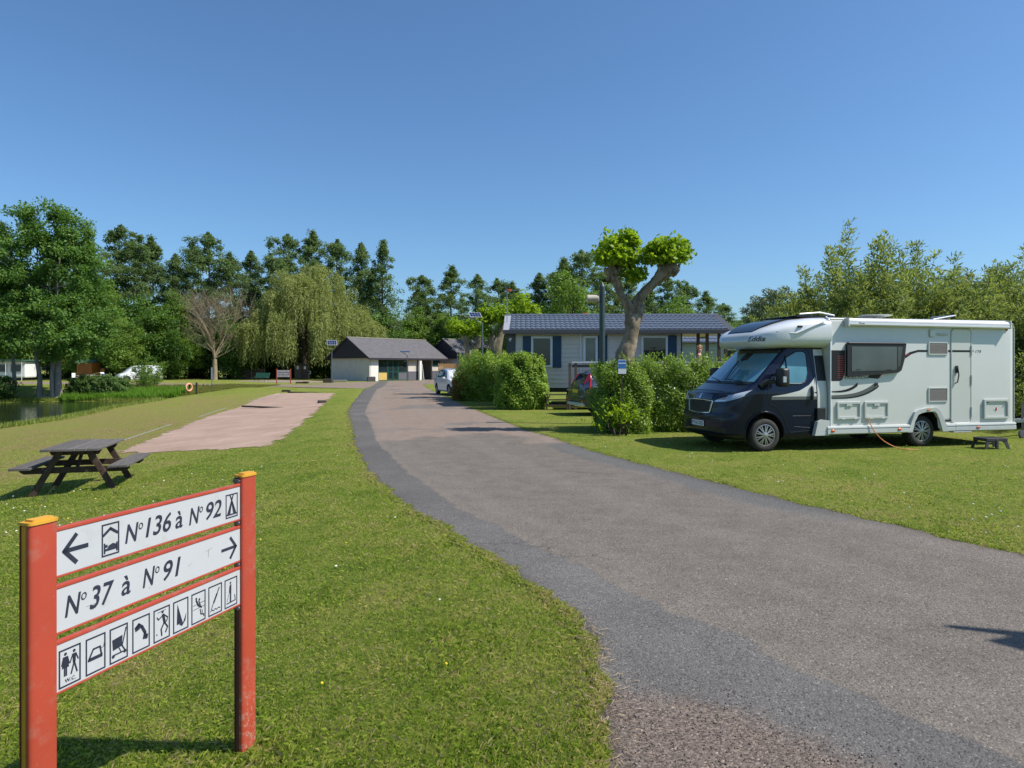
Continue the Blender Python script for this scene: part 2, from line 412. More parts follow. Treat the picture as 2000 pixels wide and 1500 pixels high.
def asphalt(name='road_asphalt', plain=False):
    m, t, b = new_mat(name); p = pos(t)
    sx = N(t, 'ShaderNodeSeparateXYZ'); t.links.new(p, sx.inputs[0])
    agg = N(t, 'ShaderNodeTexVoronoi'); agg.inputs['Scale'].default_value = 95; t.links.new(p, agg.inputs['Vector'])
    hs = N(t, 'ShaderNodeSeparateColor'); t.links.new(agg.outputs['Color'], hs.inputs[0])
    fine = noise(t, 220, 3, 0.7, p); big = noise(t, 0.5, 5, 0.6, p); mid = noise(t, 2.6, 6, 0.65, p)
    # the old main surface: grey near, worn down to pinkish stone farther up the road
    pf = mth(t, 'ADD', sx.outputs['Y'], mth(t, 'MULTIPLY', mth(t, 'SUBTRACT', big.outputs['Fac'], 0.5), 9.0))
    pink = mapr(t, pf, 16.2, 17.2)
    grey = ramp(t, mid.outputs['Fac'], [(0.3, (0.125, 0.107, 0.090)), (0.7, (0.172, 0.149, 0.126))])
    rose = ramp(t, mid.outputs['Fac'], [(0.3, (0.200, 0.150, 0.120)), (0.7, (0.255, 0.195, 0.155))])
    c = mixc(t, pink, grey.outputs[0], rose.outputs[0])
    if not plain:
        wob = mth(t, 'MULTIPLY', mth(t, 'SUBTRACT', mid.outputs['Fac'], 0.5), 0.30)
        s = mth(t, 'ADD', attr(t, 'strip'), wob)
        newf = ramp(t, big.outputs['Fac'], [(0.35, (0.094, 0.088, 0.083)), (0.65, (0.126, 0.118, 0.110))]); newn = ramp(t, big.outputs['Fac'], [(0.35, (0.110, 0.104, 0.098)), (0.65, (0.160, 0.150, 0.140))]); new_c = mixc(t, mapr(t, mth(t, 'ADD', sx.outputs['Y'], mth(t, 'MULTIPLY', mid.outputs['Fac'], 2.0)), 4.2, 12.5), newn.outputs[0], newf.outputs[0])
        k = mapr(t, s, -0.04, 0.03); c = mixc(t, k, new_c, c)
        seam = mth(t, 'MULTIPLY', mapr(t, s, -0.02, 0.03), mapr(t, s, 0.20, 0.06)); c = mixc(t, mth(t, 'MULTIPLY', seam, 0.35), c, (0.20, 0.175, 0.145))
        # patches of newer asphalt along the right edge
        rs = mth(t, 'ADD', attr(t, 'rside'), mth(t, 'MULTIPLY', mth(t, 'SUBTRACT', big.outputs['Fac'], 0.5), 1.2))
        near = mth(t, 'MULTIPLY', mapr(t, rs, 0.85, 0.55), mth(t, 'MULTIPLY', mapr(t, sx.outputs['Y'], 7.2, 8.6), mapr(t, sx.outputs['Y'], 15.6, 15.2)))
        c = mixc(t, near, c, (0.100, 0.098, 0.094))
        p2 = noise(t, 0.33, 3, 0.5, p, 0.8); pk = mth(t, 'MULTIPLY', mapr(t, p2.outputs['Fac'], 0.585, 0.60), mapr(t, sx.outputs['Y'], 17, 20)); c = mixc(t, mth(t, 'MULTIPLY', pk, 0.8), c, (0.145, 0.135, 0.122))
        ck = N(t, 'ShaderNodeTexVoronoi', feature='DISTANCE_TO_EDGE'); ck.inputs['Scale'].default_value = 0.42; dv_ = N(t, 'ShaderNodeVectorMath', operation='ADD'); t.links.new(p, dv_.inputs[0]); t.links.new(noise(t, 1.3, 6, .7, p).outputs['Color'], dv_.inputs[1]); t.links.new(dv_.outputs[0], ck.inputs['Vector'])
        cm = mth(t, 'MULTIPLY', mapr(t, ck.outputs['Distance'], 0.010, 0.002), mapr(t, noise(t, .25, 2, .5, p).outputs['Fac'], .52, .58)); c = mixc(t, mth(t, 'MULTIPLY', cm, .55), c, (0.045, 0.042, 0.038))
        tk = N(t, 'ShaderNodeMath', operation='SINE'); t.links.new(mth(t, 'MULTIPLY', attr(t, 'strip'), 3.6), tk.inputs[0]); c = mixc(t, mapr(t, tk.outputs[0], .3, 1.0, 0, .14), c, (0.23, 0.21, 0.19))
        # loose reddish gravel at the near end
        gs = mth(t, 'ADD', attr(t, 'grav'), mth(t, 'MULTIPLY', mth(t, 'SUBTRACT', noise(t, 7, 6, 0.7, p).outputs['Fac'], 0.5), 0.45))
        gk = mapr(t, gs, 0.16, -0.12)
        gc = ramp(t, hs.outputs[0], [(0.0, (0.085, 0.065, 0.053)), (0.5, (0.155, 0.120, 0.098)), (1.0, (0.23, 0.185, 0.155))])
        c = mixc(t, gk, c, gc.outputs[0])
        e = mapr(t, mth(t, 'ADD', attr(t, 'edge'), mth(t, 'MULTIPLY', mth(t, 'SUBTRACT', mid.outputs['Fac'], 0.5), 0.25)), 0.14, 0.0)
        c = mixc(t, mth(t, 'MULTIPLY', e, 0.6), c, (0.075, 0.062, 0.045))
    sp = ramp(t, hs.outputs[1], [(0.0, (0.50, 0.50, 0.50)), (0.25, (0.85, 0.85, 0.85)), (0.8, (1.1, 1.1, 1.1)), (0.97, (1.35, 1.33, 1.3)), (1.0, (2.0, 1.95, 1.9))])
    c = mixc(t, 1.0, c, sp.outputs[0], 'MULTIPLY')
    st = noise(t, 1.1, 6, 0.7, p, 0.5); stain = mapr(t, st.outputs['Fac'], 0.58, 0.75, 0, 0.25); c = mixc(t, stain, c, (0.07, 0.065, 0.06))
    t.links.new(c, b.inputs['Base Color']); b.inputs['Roughness'].default_value = 0.88; b.inputs['Specular IOR Level'].default_value = 0.3
    h = mth(t, 'ADD', mth(t, 'MULTIPLY', agg.outputs['Distance'], -1.0), fine.outputs['Fac']); bump(t, b, h, 0.7, 0.006)
    return m
def gravel_mat(name, a, b_, c_):
    m, t, b = new_mat(name); p = pos(t)
    n = noise(t, 0.8, 6, 0.65, p); v = noise(t, 45, 5, 0.8, p)
    r = ramp(t, n.outputs['Fac'], [(0.3, a), (0.55, b_), (0.75, c_)])
    fr = ramp(t, v.outputs['Fac'], [(0.3, (0.7, 0.7, 0.7)), (0.65, (1.2, 1.2, 1.2))])
    c = mixc(t, 1.0, r.outputs[0], fr.outputs[0], 'MULTIPLY')
    n2 = noise(t, 5, 7, 0.75, p, 0.4); k = mapr(t, n2.outputs['Fac'], 0.66, 0.70, 0, 0.8); c = mixc(t, k, c, (0.13, 0.10, 0.07))
    t.links.new(c, b.inputs['Base Color']); b.inputs['Roughness'].default_value = 0.95; b.inputs['Specular IOR Level'].default_value = 0.15
    bump(t, b, v.outputs['Fac'], 0.6, 0.02); return m
def stripe(x, y):
    d = xl(y)-x
    s = np.exp(-((d-0.9-0.04*y)/0.28)**2)*sstep(y, 14, 26)*(1-sstep(y, 52, 60))
    return np.clip(0.30*s, 0, 1)
xs = spaced(-700, 700, -62, 34, 0.5, 26); ys = spaced(-260, 900, -6, 96, 0.5, 26)
gm = grid_mesh('ground', xs, ys, lambda x, y: hz(x, y) - 0.02*((x > xl(y)-.02) & (x < xr(y)+.02)), {'dry': dryness, 'stripe': stripe}); gm.materials.append(ground_material())
ground = link_mesh('ground', gm); tag(ground, 'mown lawn ground sloping gently down to the pond', kind='structure')

# ------------------------------------------------------------------ road, far road, forecourt, pitch, pond
def strip_mesh(name, ylist, xa, xb, nu, z, attrs, mat):
    V = []; 
    for y in ylist:
        a, b_ = float(xa(y)), float(xb(y))
        for k in range(nu+1): V.append((a+(b_-a)*k/nu, y))
    V = np.array(V); x, y = V[:, 0], V[:, 1]; n = nu+1
    zz = z(x, y) if callable(z) else np.full(len(x), z)
    me = bpy.data.meshes.new(name); me.from_pydata(np.stack([x, y, zz], 1).tolist(), [], [(j*n+k, j*n+k+1, (j+1)*n+k+1, (j+1)*n+k) for j in range(len(ylist)-1) for k in range(nu)])
    for kk, fn in attrs.items():
        at = me.attributes.new(kk, 'FLOAT', 'POINT'); at.data.foreach_set('value', np.asarray(fn(x, y), dtype=np.float32))
    me.materials.append(mat); o = link_mesh(name, me); tag(o, kind='structure'); return o
def wig(y): return 0.035*np.sin(y*5.3)+0.025*np.sin(y*11.9+1)+0.012*np.sin(y*29)
yl = list(np.arange(-40, 1, 1.0)) + list(np.arange(1, 9, 0.06)) + list(np.arange(9, 20, 0.15)) + list(np.arange(20, 78, 0.6))
M_ROAD = asphalt()
road = strip_mesh('road', yl, lambda y: xl(y)+wig(y), lambda y: xr(y)+wig(y*1.3+5), 50, 0.004,
   {'strip': lambda x, y: x-xl(y)-np.interp(y, ST[:,0], ST[:,1]), 'rside': lambda x, y: xr(y)-x, 'grav': lambda x, y: poly_sd(GRAV, x, y), 'edge': lambda x, y: np.minimum(x-xl(y), xr(y)-x)}, M_ROAD)
M_ROAD2 = asphalt('side_road_asphalt', True)
def bandpoly(name, pts, z, mat, label=None):
    mb = MB(); vs = [(p[0], p[1], z) for p in pts]; bm = bmesh.new(); bv = [bm.verts.new(v) for v in vs]; bm.faces.new(bv)
    bmesh.ops.triangulate(bm, faces=bm.faces[:]); mb.addbm(bm)
    me = mb.mesh(name, mat); 
    if me.polygons[0].normal.z < 0: me.flip_normals()
    o = link_mesh(name, me); tag(o, label, kind='structure'); return o
far_road = bandpoly('side_road', [(-11.6,53.5),(-16,55.5),(-24,60.5),(-36,64.5),(-60,69),(-140,80),(-140,92),(-60,77.5),(-36,70),(-24,65.5),(-17,62.0),(-12.6,62.5)], 0.0025, M_ROAD2, 'narrow side road running left past the pond')
M_YARD = gravel_mat('yard_gravel', (0.20,0.165,0.125), (0.27,0.225,0.175), (0.33,0.28,0.22))
forecourt = bandpoly('forecourt', [(-12.4,62.4),(-17,63.5),(-20,66),(-18,71.5),(-15,77),(-8,90),(-3,92),(-6,76),(-8.6,63)], 0.0015, M_ROAD2, 'asphalt forecourt in front of the wash house')
yard = bandpoly('gravel_yard', [(-21,71),(-26,73),(-33,80),(-30,86),(-22.5,80),(-19.5,75)], 0.012, M_YARD, 'pale gravel yard left of the wash house')
M_PITCH = gravel_mat('pitch_gravel', (0.30,0.208,0.160), (0.37,0.262,0.205), (0.43,0.325,0.26))
def pitch_mesh():
    xs_ = np.arange(-17, -3, 0.13); ys_ = np.arange(12, 52, 0.16)
    X, Y = np.meshgrid(xs_, ys_)
    x = X.ravel(); y = Y.ravel(); s = poly_sd(PITCH, x, y)
    s = s + 0.045*np.sin(x*7.1+y*3.3)+0.05*np.sin(x*2.7-y*2.1)+0.05*np.sin(x*17+y*13)+rng.normal(size=len(x))*.05
    z = hz(x, y) + 0.010; nx = len(xs_)
    idx = [(j*nx+k, j*nx+k+1, (j+1)*nx+k+1, (j+1)*nx+k) for j in range(len(ys_)-1) for k in range(nx-1)]
    keep = [f for f in idx if (s[list(f)] < 0.1).all()]
    used = sorted({i for f in keep for i in f}); mp = {u: i for i, u in enumerate(used)}
    me = bpy.data.meshes.new('boules_pitch'); me.from_pydata([(float(x[i]), float(y[i]), float(z[i])) for i in used], [], [tuple(mp[i] for i in f) for f in keep])
    me.materials.append(M_PITCH); me.polygons.foreach_set('use_smooth', [True]*len(me.polygons)); return me
pitch = link_mesh('boules_pitch', pitch_mesh()); tag(pitch, 'pinkish gravel boules pitch between the lawn and the pond', kind='structure')
def water_mat():
    m, t, b = new_mat('pond_water'); p = pos(t)
    n = noise(t, 0.3, 3, 0.5, p); r = ramp(t, n.outputs['Fac'], [(0.3, (0.012, 0.020, 0.010)), (0.7, (0.022, 0.030, 0.014))])
    t.links.new(r.outputs[0], b.inputs['Base Color']); b.inputs['Roughness'].default_value = 0.04; b.inputs['IOR'].default_value = 1.33
    mp = N(t, 'ShaderNodeMapping'); mp.inputs['Scale'].default_value = (1.0, 2.2, 1); t.links.new(p, mp.inputs['Vector'])
    w = noise(t, 3.0, 3, 0.55, mp.outputs[0], 0.3); bump(t, b, w.outputs['Fac'], 0.16, 0.06); return m
water = bandpoly('pond_water', [(-20,10),(-22,58),(-100,62),(-100,8)], WL, water_mat(), 'dark green pond water reflecting the trees')

# ------------------------------------------------------------------ grass blades on the lawn (nobody could count them)
def grass_points():
    out = []
    def region(n, ylo, yhi, fn):
        # density falls with distance, as the eye needs
        u = rng.random(n); y = ylo*(yhi/ylo)**u; a, b_ = fn(y); x = a + (b_-a)*rng.random(n); out.append(np.stack([x, y], 1))
    region(390000, 1.35, 26, lambda y: (np.maximum(-0.80*y-1.2, -40), xl(y)+0.05))
    region(95000, 5.4, 34, lambda y: (xr(y)-0.05, 0.82*y+1.0))
    region(20000, 26, 62, lambda y: (-0.80*y, xl(y)))
    P = np.concatenate(out)
    # ragged lip along the kerbless road edges
    ye = 1.3*(30/1.3)**rng.random(26000); xe = xl(ye)+wig(ye)+rng.normal(size=len(ye))*0.035; P = np.concatenate([P, np.stack([xe, ye], 1)])
    ye = 5.2*(40/5.2)**rng.random(16000); xe = xr(ye)+wig(ye*1.3+5)+rng.normal(size=len(ye))*0.035+0.02; P = np.concatenate([P, np.stack([xe, ye], 1)])
    x, y = P.T
    ok = ((x < xl(y)+wig(y)+0.04) | (x > xr(y)+wig(y*1.3+5)-0.05)) & (poly_sd(PITCH, x, y) > rng.random(len(x))**2*0.5-0.30) & (pond_sd(x, y) > -0.1)
    return P[ok]
P2 = grass_points(); gx, gy = P2.T; n = len(gx)
dist = np.hypot(gx, gy)
tuft = np.sin(gx*3.1+1.3*np.sin(gy*2.3))*np.sin(gy*2.7+1.1*np.sin(gx*1.9))
hgt = (0.015 + 0.019*rng.random(n)**1.6 + 0.012*np.clip(tuft, 0, 1))*np.clip(1.05-dist*0.012, .6, 1)
edge_d = np.minimum(np.abs(xl(gy)-gx), np.abs(gx-xr(gy))); hgt *= np.where(edge_d < 0.10, 1.25, 1)
# longer uncut grass round the sign post and the picnic table feet
for (cx, cy, rr) in ((-1.25, 3.22, 0.42), (-1.55, 2.3, 0.4)): hgt *= 1 + 0.75*np.exp(-((gx-cx)**2+(gy-cy)**2)/(rr*rr)*2)
wid = 0.0016*np.clip(dist/2.6, 0.85, 4.4); lean = rng.normal(size=(n, 2))*0.62
base = np.stack([gx, gy, hz(gx, gy)-0.004], 1)
ang = rng.random(n)*2*math.pi; sv = np.stack([np.cos(ang), np.sin(ang), np.zeros(n)], 1)*wid[:, None]*0.5
mid = base + np.stack([lean[:, 0]*hgt*0.35, lean[:, 1]*hgt*0.35, hgt*0.62], 1)
tip = base + np.stack([lean[:, 0]*hgt, lean[:, 1]*hgt, hgt*(1.0-0.25*np.minimum(1, np.hypot(*lean.T)))], 1)
V = np.empty((n, 4, 3)); V[:, 0] = base - sv; V[:, 1] = base + sv; V[:, 2] = mid + sv*0.75; V[:, 3] = tip
me = bpy.data.meshes.new('grass'); me.vertices.add(n*4); me.vertices.foreach_set('co', V.reshape(-1).astype(np.float32))
me.loops.add(n*4); me.loops.foreach_set('vertex_index', np.arange(n*4, dtype=np.int32)); me.polygons.add(n)
me.polygons.foreach_set('loop_start', np.arange(0, n*4, 4, dtype=np.int32)); me.update(calc_edges=True)
at = me.attributes.new('tint', 'FLOAT', 'FACE'); at.data.foreach_set('value', rng.random(n).astype(np.float32))
at = me.attributes.new('dry', 'FLOAT', 'FACE'); at.data.foreach_set('value', (dryness(gx, gy)).astype(np.float32))
me.materials.append(blade_material())
tag(link_mesh('grass', me), 'short mown grass covering the lawns', 'grass', kind='stuff')

M_STRAW = paint('dry_straw', (0.36, 0.27, 0.17), 0.9, var=0.3, scale=30)
M_STONE = paint('pebble', (0.16, 0.125, 0.105), 0.9, var=0.75, scale=9)
mb = MB()
for (x, y, k) in [(0.46,3.6,70),(0.52,4.1,60),(0.45,4.6,30),(0.0,5.6,14),(-0.9,7.7,8),(4.5,6.9,10),(5.0,6.2,8),(0.42,3.05,60),(0.5,4.35,40),(2.6,11.3,8)]:
    for _ in range(k):
        px, py = x+rnd.gauss(0.02, 0.06), y+rnd.gauss(0, 0.22); a = rnd.random()*6.3; L = rnd.uniform(0.02, 0.09)
        mb.tube([(px, py, 0.012), (px+math.cos(a)*L*.5, py+math.sin(a)*L*.5, 0.014+rnd.random()*.014), (px+math.cos(a+.4)*L, py+math.sin(a+.4)*L, 0.011)], [0.0012, 0.0016, 0.0008], 3)
mb.obj('dry_grass_litter', M_STRAW); tag(bpy.data.objects['dry_grass_litter'], 'dry straw and cut stalks along the road edge', 'litter', kind='stuff')
mb = MB(); ico = bmesh.new(); bmesh.ops.create_icosphere(ico, subdivisions=1, radius=1); iv = [v.co.copy() for v in ico.verts]; iff = [tuple(v.index for v in f.verts) for f in ico.faces]; ico.free()
cnt = 0
while cnt < 3200:
    x, y = rnd.uniform(.1, 2.6), rnd.uniform(2.2, 4.0); s = float(poly_sd(GRAV, np.array([x]), np.array([y]))[0])
    if s > 0.35 or rnd.random() < max(0, s)*3.2: continue
    r = rnd.uniform(0.0018, 0.0055)*(1.5 if rnd.random() < .06 else 1); e = Euler((rnd.random()*6, rnd.random()*6, rnd.random()*6)).to_matrix(); sc = (1, rnd.uniform(.6, 1), rnd.uniform(.5, .8))
    o_ = len(mb.v); mb.v += [tuple(e @ Vector((v.x*r*sc[0], v.y*r*sc[1], v.z*r*sc[2])) + Vector((x, y, 0.005+r*.4))) for v in iv]; mb.f += [tuple(i+o_ for i in f) for f in iff]; mb.mi += [0]*len(iff); cnt += 1
for _ in range(500):
    y = 2.9*(14/2.9)**rnd.random(); x = rnd.uniform(float(xl(y))+.05, float(xr(y))-.05); r = rnd.uniform(0.003, 0.006)
    o_ = len(mb.v); mb.v += [(v.x*r+x, v.y*r+y, v.z*r*.7+.005) for v in iv]; mb.f += [tuple(i+o_ for i in f) for f in iff]; mb.mi += [0]*len(iff)
g = mb.obj('loose_gravel', M_STONE, fix=False); tag(g, 'loose reddish gravel spilled on the near end of the road', 'gravel', kind='stuff')
# flowers in the lawn
M_YEL = paint('dandelion_yellow', (0.75, 0.55, 0.02), 0.7); M_DAI = paint('daisy_white', (0.8, 0.8, 0.78), 0.7)
mb = MB()
for _ in range(150):
    y = rnd.uniform(3.2, 16); side = rnd.random() < .6
    x = rnd.uniform(-0.75*y, float(xl(y))-.3) if side else rnd.uniform(float(xr(y))+.3, .75*y)
    if side and rnd.random() < .6: y = rnd.uniform(8, 12.5); x = rnd.uniform(-8.5, -4.5)
    if poly_sd(PITCH, np.array([x]), np.array([y]))[0] < .2: continue
    z = float(hz(x, y)); r = rnd.uniform(.008, .014); w = rnd.random() < .55
    mb.lathe([(0.001, z+.045), (r, z+.050), (r*.8, z+.056), (0.001, z+.055)], 7, c=(x, y, 0), mi=1 if w else 0)
o = mb.obj('lawn_flowers', [M_YEL, M_DAI], fix=False); tag(o, 'scattered yellow dandelions and white daisies in the lawn', 'flowers', kind='stuff')
# ------------------------------------------------------------------ shared object materials
M_RED = paint('red_lacquer', (0.40, 0.058, 0.032), 0.38, var=0.10, scale=3, coat=0.15, dirt=((0.36, 0.15, 0.11), 7, 0.75))
def scuffed(m):
    t = m.node_tree; b = t.nodes['Principled BSDF']; src = b.inputs['Base Color'].links[0].from_socket
    sx = N(t, 'ShaderNodeSeparateXYZ'); t.links.new(objco(t), sx.inputs[0]); n = noise(t, 38, 6, .75, objco(t)); n2 = noise(t, 120, 3, .6, objco(t))
    low = mapr(t, sx.outputs['Z'], .42, .02); k = mth(t, 'MULTIPLY', low, mapr(t, n.outputs['Fac'], .50, .62)); c = mixc(t, mth(t, 'MULTIPLY', k, .75), src, (.42, .27, .21))
    k2 = mapr(t, n2.outputs['Fac'], .70, .73, 0, .6); c = mixc(t, k2, c, (.55, .35, .28)); t.links.new(c, b.inputs['Base Color'])
scuffed(M_RED)
M_OCHRE = paint('ochre_channel', (0.60, 0.30, 0.02), 0.6, var=0.15)
M_DKBROWN = paint('dark_brown_plastic', (0.12, 0.035, 0.022), 0.6)
M_YCAP = paint('yellow_cap', (0.62, 0.32, 0.03), 0.5, var=0.08, dirt=((0.30, 0.14, 0.02), 14, 0.6))
M_PANEL = paint('sign_white', (0.47, 0.48, 0.495), 0.42, var=0.03, scale=4, dirt=((0.36, 0.37, 0.30), 5, 0.5))
M_INK = paint('sign_ink', (0.022, 0.026, 0.045), 0.5, var=0.2)
M_STEEL = paint('grey_steel', (0.16, 0.16, 0.18), 0.45, 0.7)

# ------------------------------------------------------------------ direction sign in the foreground
SA = Vector((-1.59, 2.30, 0)); SU = Vector((0.29965, 0.95405, 0)); SN = Vector((0.95405, -0.29965, 0))
SROT = math.atan2(SU.y, SU.x)
def build_sign(name, label, loc, rz, ztop, panels, full=True, post_s=(0.0, 1.035), group=None, zb=-0.3):
    """local frame: x along the sign, -y towards the reader"""
    root = thing(name, label, 'sign', loc, rz, group)
    for s in post_s:
        mb = MB(); w = 0.05; sec = [(-w, 0.0)] + [(-w*math.copysign(abs(math.cos(a))**.55, math.cos(a)), -0.004-0.020*math.sin(a)**.6) for a in np.linspace(0.0, math.pi, 23)] + [(w, 0.0)]
        mb.prism([(s+a, b) for a, b in sec], lambda a, b, d: (a, b, zb + d), ztop-zb)
        p = mb.obj('post', M_RED, root, smooth=35)
        c = MB(); c.box(s-w+.004, s+w-.004, 0.0005, 0.024, zb, ztop-.004); c.obj('post_channel', M_OCHRE if s < .5 else M_DKBROWN, p)
        if full:
            k = MB(); k.box(s-w, s-w+.008, 0.0245, 0.028, zb, ztop-.002); k.box(s+w-.008, s+w, 0.0245, 0.028, zb, ztop-.002); k.obj('channel_lip', M_DKBROWN, p)
        k = MB(); sec2 = [(-w-.003, 0.029)] + [(-(w+.004)*math.copysign(abs(math.cos(a))**.55, math.cos(a)), -0.004-0.024*math.sin(a)**.6) for a in np.linspace(0, math.pi, 23)] + [(w+.003, 0.029)]
        k.prism([(s+a, b) for a, b in sec2], lambda a, b, d: (a, b, ztop+.0005+d), 0.010)
        sec3 = [(s+a*.72, (b+.01)*.72-.01) for a, b in sec2]; k.prism(sec3, lambda a, b, d: (a, b, ztop+.0106+d), 0.007)
        k.obj('post_cap', M_YCAP, p, smooth=30)
    x0, x1 = post_s[0]+.052, post_s[1]-.052
    out = []
    for (z0, z1) in panels:
        mb = MB(); mb.bbox(x0, x1, -0.006, 0.006, z0+.0085, z1-.0125, .001); p = mb.obj('panel', M_PANEL, root)
        r = MB(); r.bbox(x0-.001, x1+.001, -0.009, 0.009, z1-.012, z1+.002, .003); r.obj('rail', M_RED, p)
        r = MB(); r.bbox(x0-.001, x1+.001, -0.008, 0.008, z0+.001, z0+.008, .002); r.obj('rail', M_RED, p)
        if full:
            for ss in (post_s[1]-.062,):
                k = MB(); k.bbox(ss-.006, ss+.011, -.007, .016, z0-.019, z0-.001, .002); k.ball((ss+.002, -.008, z0-.010), .004, 8); k.obj('bracket', M_STEEL, p)
        out.append(p)
    return root, out
PZ = [(1.018, 1.192), (0.822, 0.993), (0.616, 0.800)]
sign, pan = build_sign('direction_sign', 'large red-posted campsite direction sign standing in the lawn in the foreground', SA, SROT, 1.222, PZ, zb=-0.25)
k = MB(); k.bbox(.975, .992, -.002, .03, 1.196, 1.214, .002); k.ball((.983, -.003, 1.205), .004, 8); k.obj('bracket', M_STEEL, pan[0])
FY = -0.0062
def fs(a, b, d): return (a, FY - d, b)
class Ink(MB):
    def poly(s, pts): s.prism(pts, fs, .0012); return s
    def line(s, pts, w):
        for (a, b), (c, d) in zip(pts[:-1], pts[1:]):
            L = math.hypot(c-a, d-b); nx, nz = -(d-b)/L*w/2, (c-a)/L*w/2; ex, ez = (c-a)/L*w*.3, (d-b)/L*w*.3
            s.poly([(a-ex+nx, b-ez+nz), (c+ex+nx, d+ez+nz), (c+ex-nx, d+ez-nz), (a-ex-nx, b-ez-nz)])
        return s
    def disc(s, a, b, r, n=14): s.poly([(a+r*math.cos(6.2832*k/n), b+r*math.sin(6.2832*k/n)) for k in range(n)]); return s
    def frame(s, a0, a1, b0, b1, w=.0052):
        s.poly([(a0,b0),(a1,b0),(a1,b0+w),(a0,b0+w)]); s.poly([(a0,b1-w),(a1,b1-w),(a1,b1),(a0,b1)])
        s.poly([(a0,b0+w+.0001),(a0+w,b0+w+.0001),(a0+w,b1-w-.0001),(a0,b1-w-.0001)]); s.poly([(a1-w,b0+w+.0001),(a1,b0+w+.0001),(a1,b1-w-.0001),(a1-w,b1-w-.0001)]); return s
def letter(parent, txt, a0, b0, w, h, shear=0.22, bold=0.012):
    k = MB(); text_mb(txt, k, fs, a0, b0, w, h, shear, bold, .0012); k.obj('lettering', M_INK, parent)
# first panel: arrow, shelter symbol, numbers, tent symbol
k = Ink(); z = 1.105; k.line([(.172, z), (.085, z)], .015); k.line([(.128, z+.048), (.083, z)], .015); k.line([(.083, z), (.128, z-.048)], .015); k.obj('arrow', M_INK, pan[0])
k = Ink(); a0, a1, b0, b1 = .232, .308, 1.043, 1.163; k.frame(a0, a1, b0, b1)
k.line([(.240, 1.122), (.270, 1.143), (.300, 1.122)], .010); k.line([(.244, 1.055), (.244, 1.090)], .006); k.line([(.298, 1.055), (.298, 1.085)], .006)
k.line([(.244, 1.066), (.298, 1.066)], .008); k.poly([(.256,1.071),(.298,1.071),(.296,1.080),(.280,1.086),(.262,1.080)]); k.disc(.252, 1.080, .0055); k.obj('shelter_symbol', M_INK, pan[0])
letter(pan[0], 'N', .335, 1.068, .062, .072); letter(pan[0], 'o', .398, 1.108, .021, .026, .15, .0); letter(pan[0], '136', .432, 1.068, .130, .078)
letter(pan[0], 'à', .585, 1.068, .040, .072, .12); letter(pan[0], 'N', .662, 1.066, .060, .072); letter(pan[0], 'o', .722, 1.108, .020, .026, .15, .0); letter(pan[0], '92', .762, 1.066, .096, .078)
k = Ink(); a0, a1, b0, b1 = .886, .966, 1.045, 1.155; k.frame(a0, a1, b0, b1); c = .926
k.line([(c-.010, 1.148), (c+.026, 1.064)], .0065); k.line([(c+.010, 1.148), (c-.026, 1.064)], .0065); k.poly([(c-.024,1.064),(c-.010,1.064),(c,1.108),(c-.002,1.122)]); k.poly([(c+.024,1.064),(c+.010,1.064),(c,1.108),(c+.002,1.122)]); k.line([(c-.032,1.060),(c+.032,1.060)], .006); k.obj('tent_symbol', M_INK, pan[0])
# second panel
letter(pan[1], 'N', .085, .872, .062, .074); letter(pan[1], 'o', .148, .912, .022, .027, .15, .0); letter(pan[1], '37', .182, .866, .104, .082); letter(pan[1], 'à', .318, .872, .042, .074, .12)
letter(pan[1], 'N', .418, .872, .060, .074); letter(pan[1], 'o', .480, .912, .021, .027, .15, .0); letter(pan[1], '91', .522, .868, .092, .080)
k = Ink(); z = .905; k.line([(.862, z), (.952, z)], .013); k.line([(.918, z+.046), (.954, z)], .013); k.line([(.954, z), (.918, z-.046)], .013); k.obj('arrow', M_INK, pan[1])
k = Ink(); k.line([(.660, .894), (.676, .902)], .002); k.line([(.170, .884), (.21, .884)], .0012); k.line([(.76, .93), (.80, .937)], .0012); k.line([(.775, .90), (.777, .93)], .0009); k.line([(.45,.862),(.455,.868)], .002); tag(k.obj('scratch', paint('scratch_grey', (.3,.3,.26), .8), pan[1]), kind='stuff')
# third panel: nine pictograms
PB0, PB1 = .632, .764
edges = [(.062,.146),(.166,.248),(.266,.347),(.368,.452),(.471,.555),(.573,.657),(.675,.758),(.776,.861),(.879,.963)]
def pic(i):
    a0, a1 = edges[i]; k = Ink(); k.frame(a0, a1, PB0, PB1); w = a1-a0; h = PB1-PB0
    return k, (lambda u, v: (a0+u*w, PB0+v*h))
k, q = pic(0)
for cx, fem in ((.30, 1), (.70, 0)):
    k.disc(*q(cx, .86), .0052)
    if fem: k.poly([q(cx-.07,.79), q(cx+.07,.79), q(cx+.16,.50), q(cx-.16,.50)]); k.line([q(cx-.04,.50), q(cx-.04,.29)], .005); k.line([q(cx+.04,.50), q(cx+.04,.29)], .005); k.line([q(cx-.09,.78), q(cx-.17,.58)], .0038); k.line([q(cx+.09,.78), q(cx+.17,.58)], .0038)
    else: k.poly([q(cx-.08,.79), q(cx+.08,.79), q(cx+.06,.55), q(cx-.06,.55)]); k.line([q(cx,.57), q(cx-.14,.28)], .0052); k.line([q(cx,.57), q(cx+.13,.28)], .0052); k.line([q(cx-.07,.78), q(cx-.19,.58)], .0038); k.line([q(cx+.07,.78), q(cx+.19,.60)], .0038)
text_mb('W.C.', k, fs, *q(.27, .10), .042, .013, 0, .01, .0012); k.obj('toilet_symbol', M_INK, pan[2])
k, q = pic(1); k.poly([q(.12,.36), q(.84,.36), q(.84,.45), q(.17,.45)]); k.line([q(.14,.40), q(.38,.66), q(.72,.66), q(.80,.40)], .006); k.line([q(.80,.6), q(.9,.62), q(.94,.72)], .0015); k.obj('iron_symbol', M_INK, pan[2])
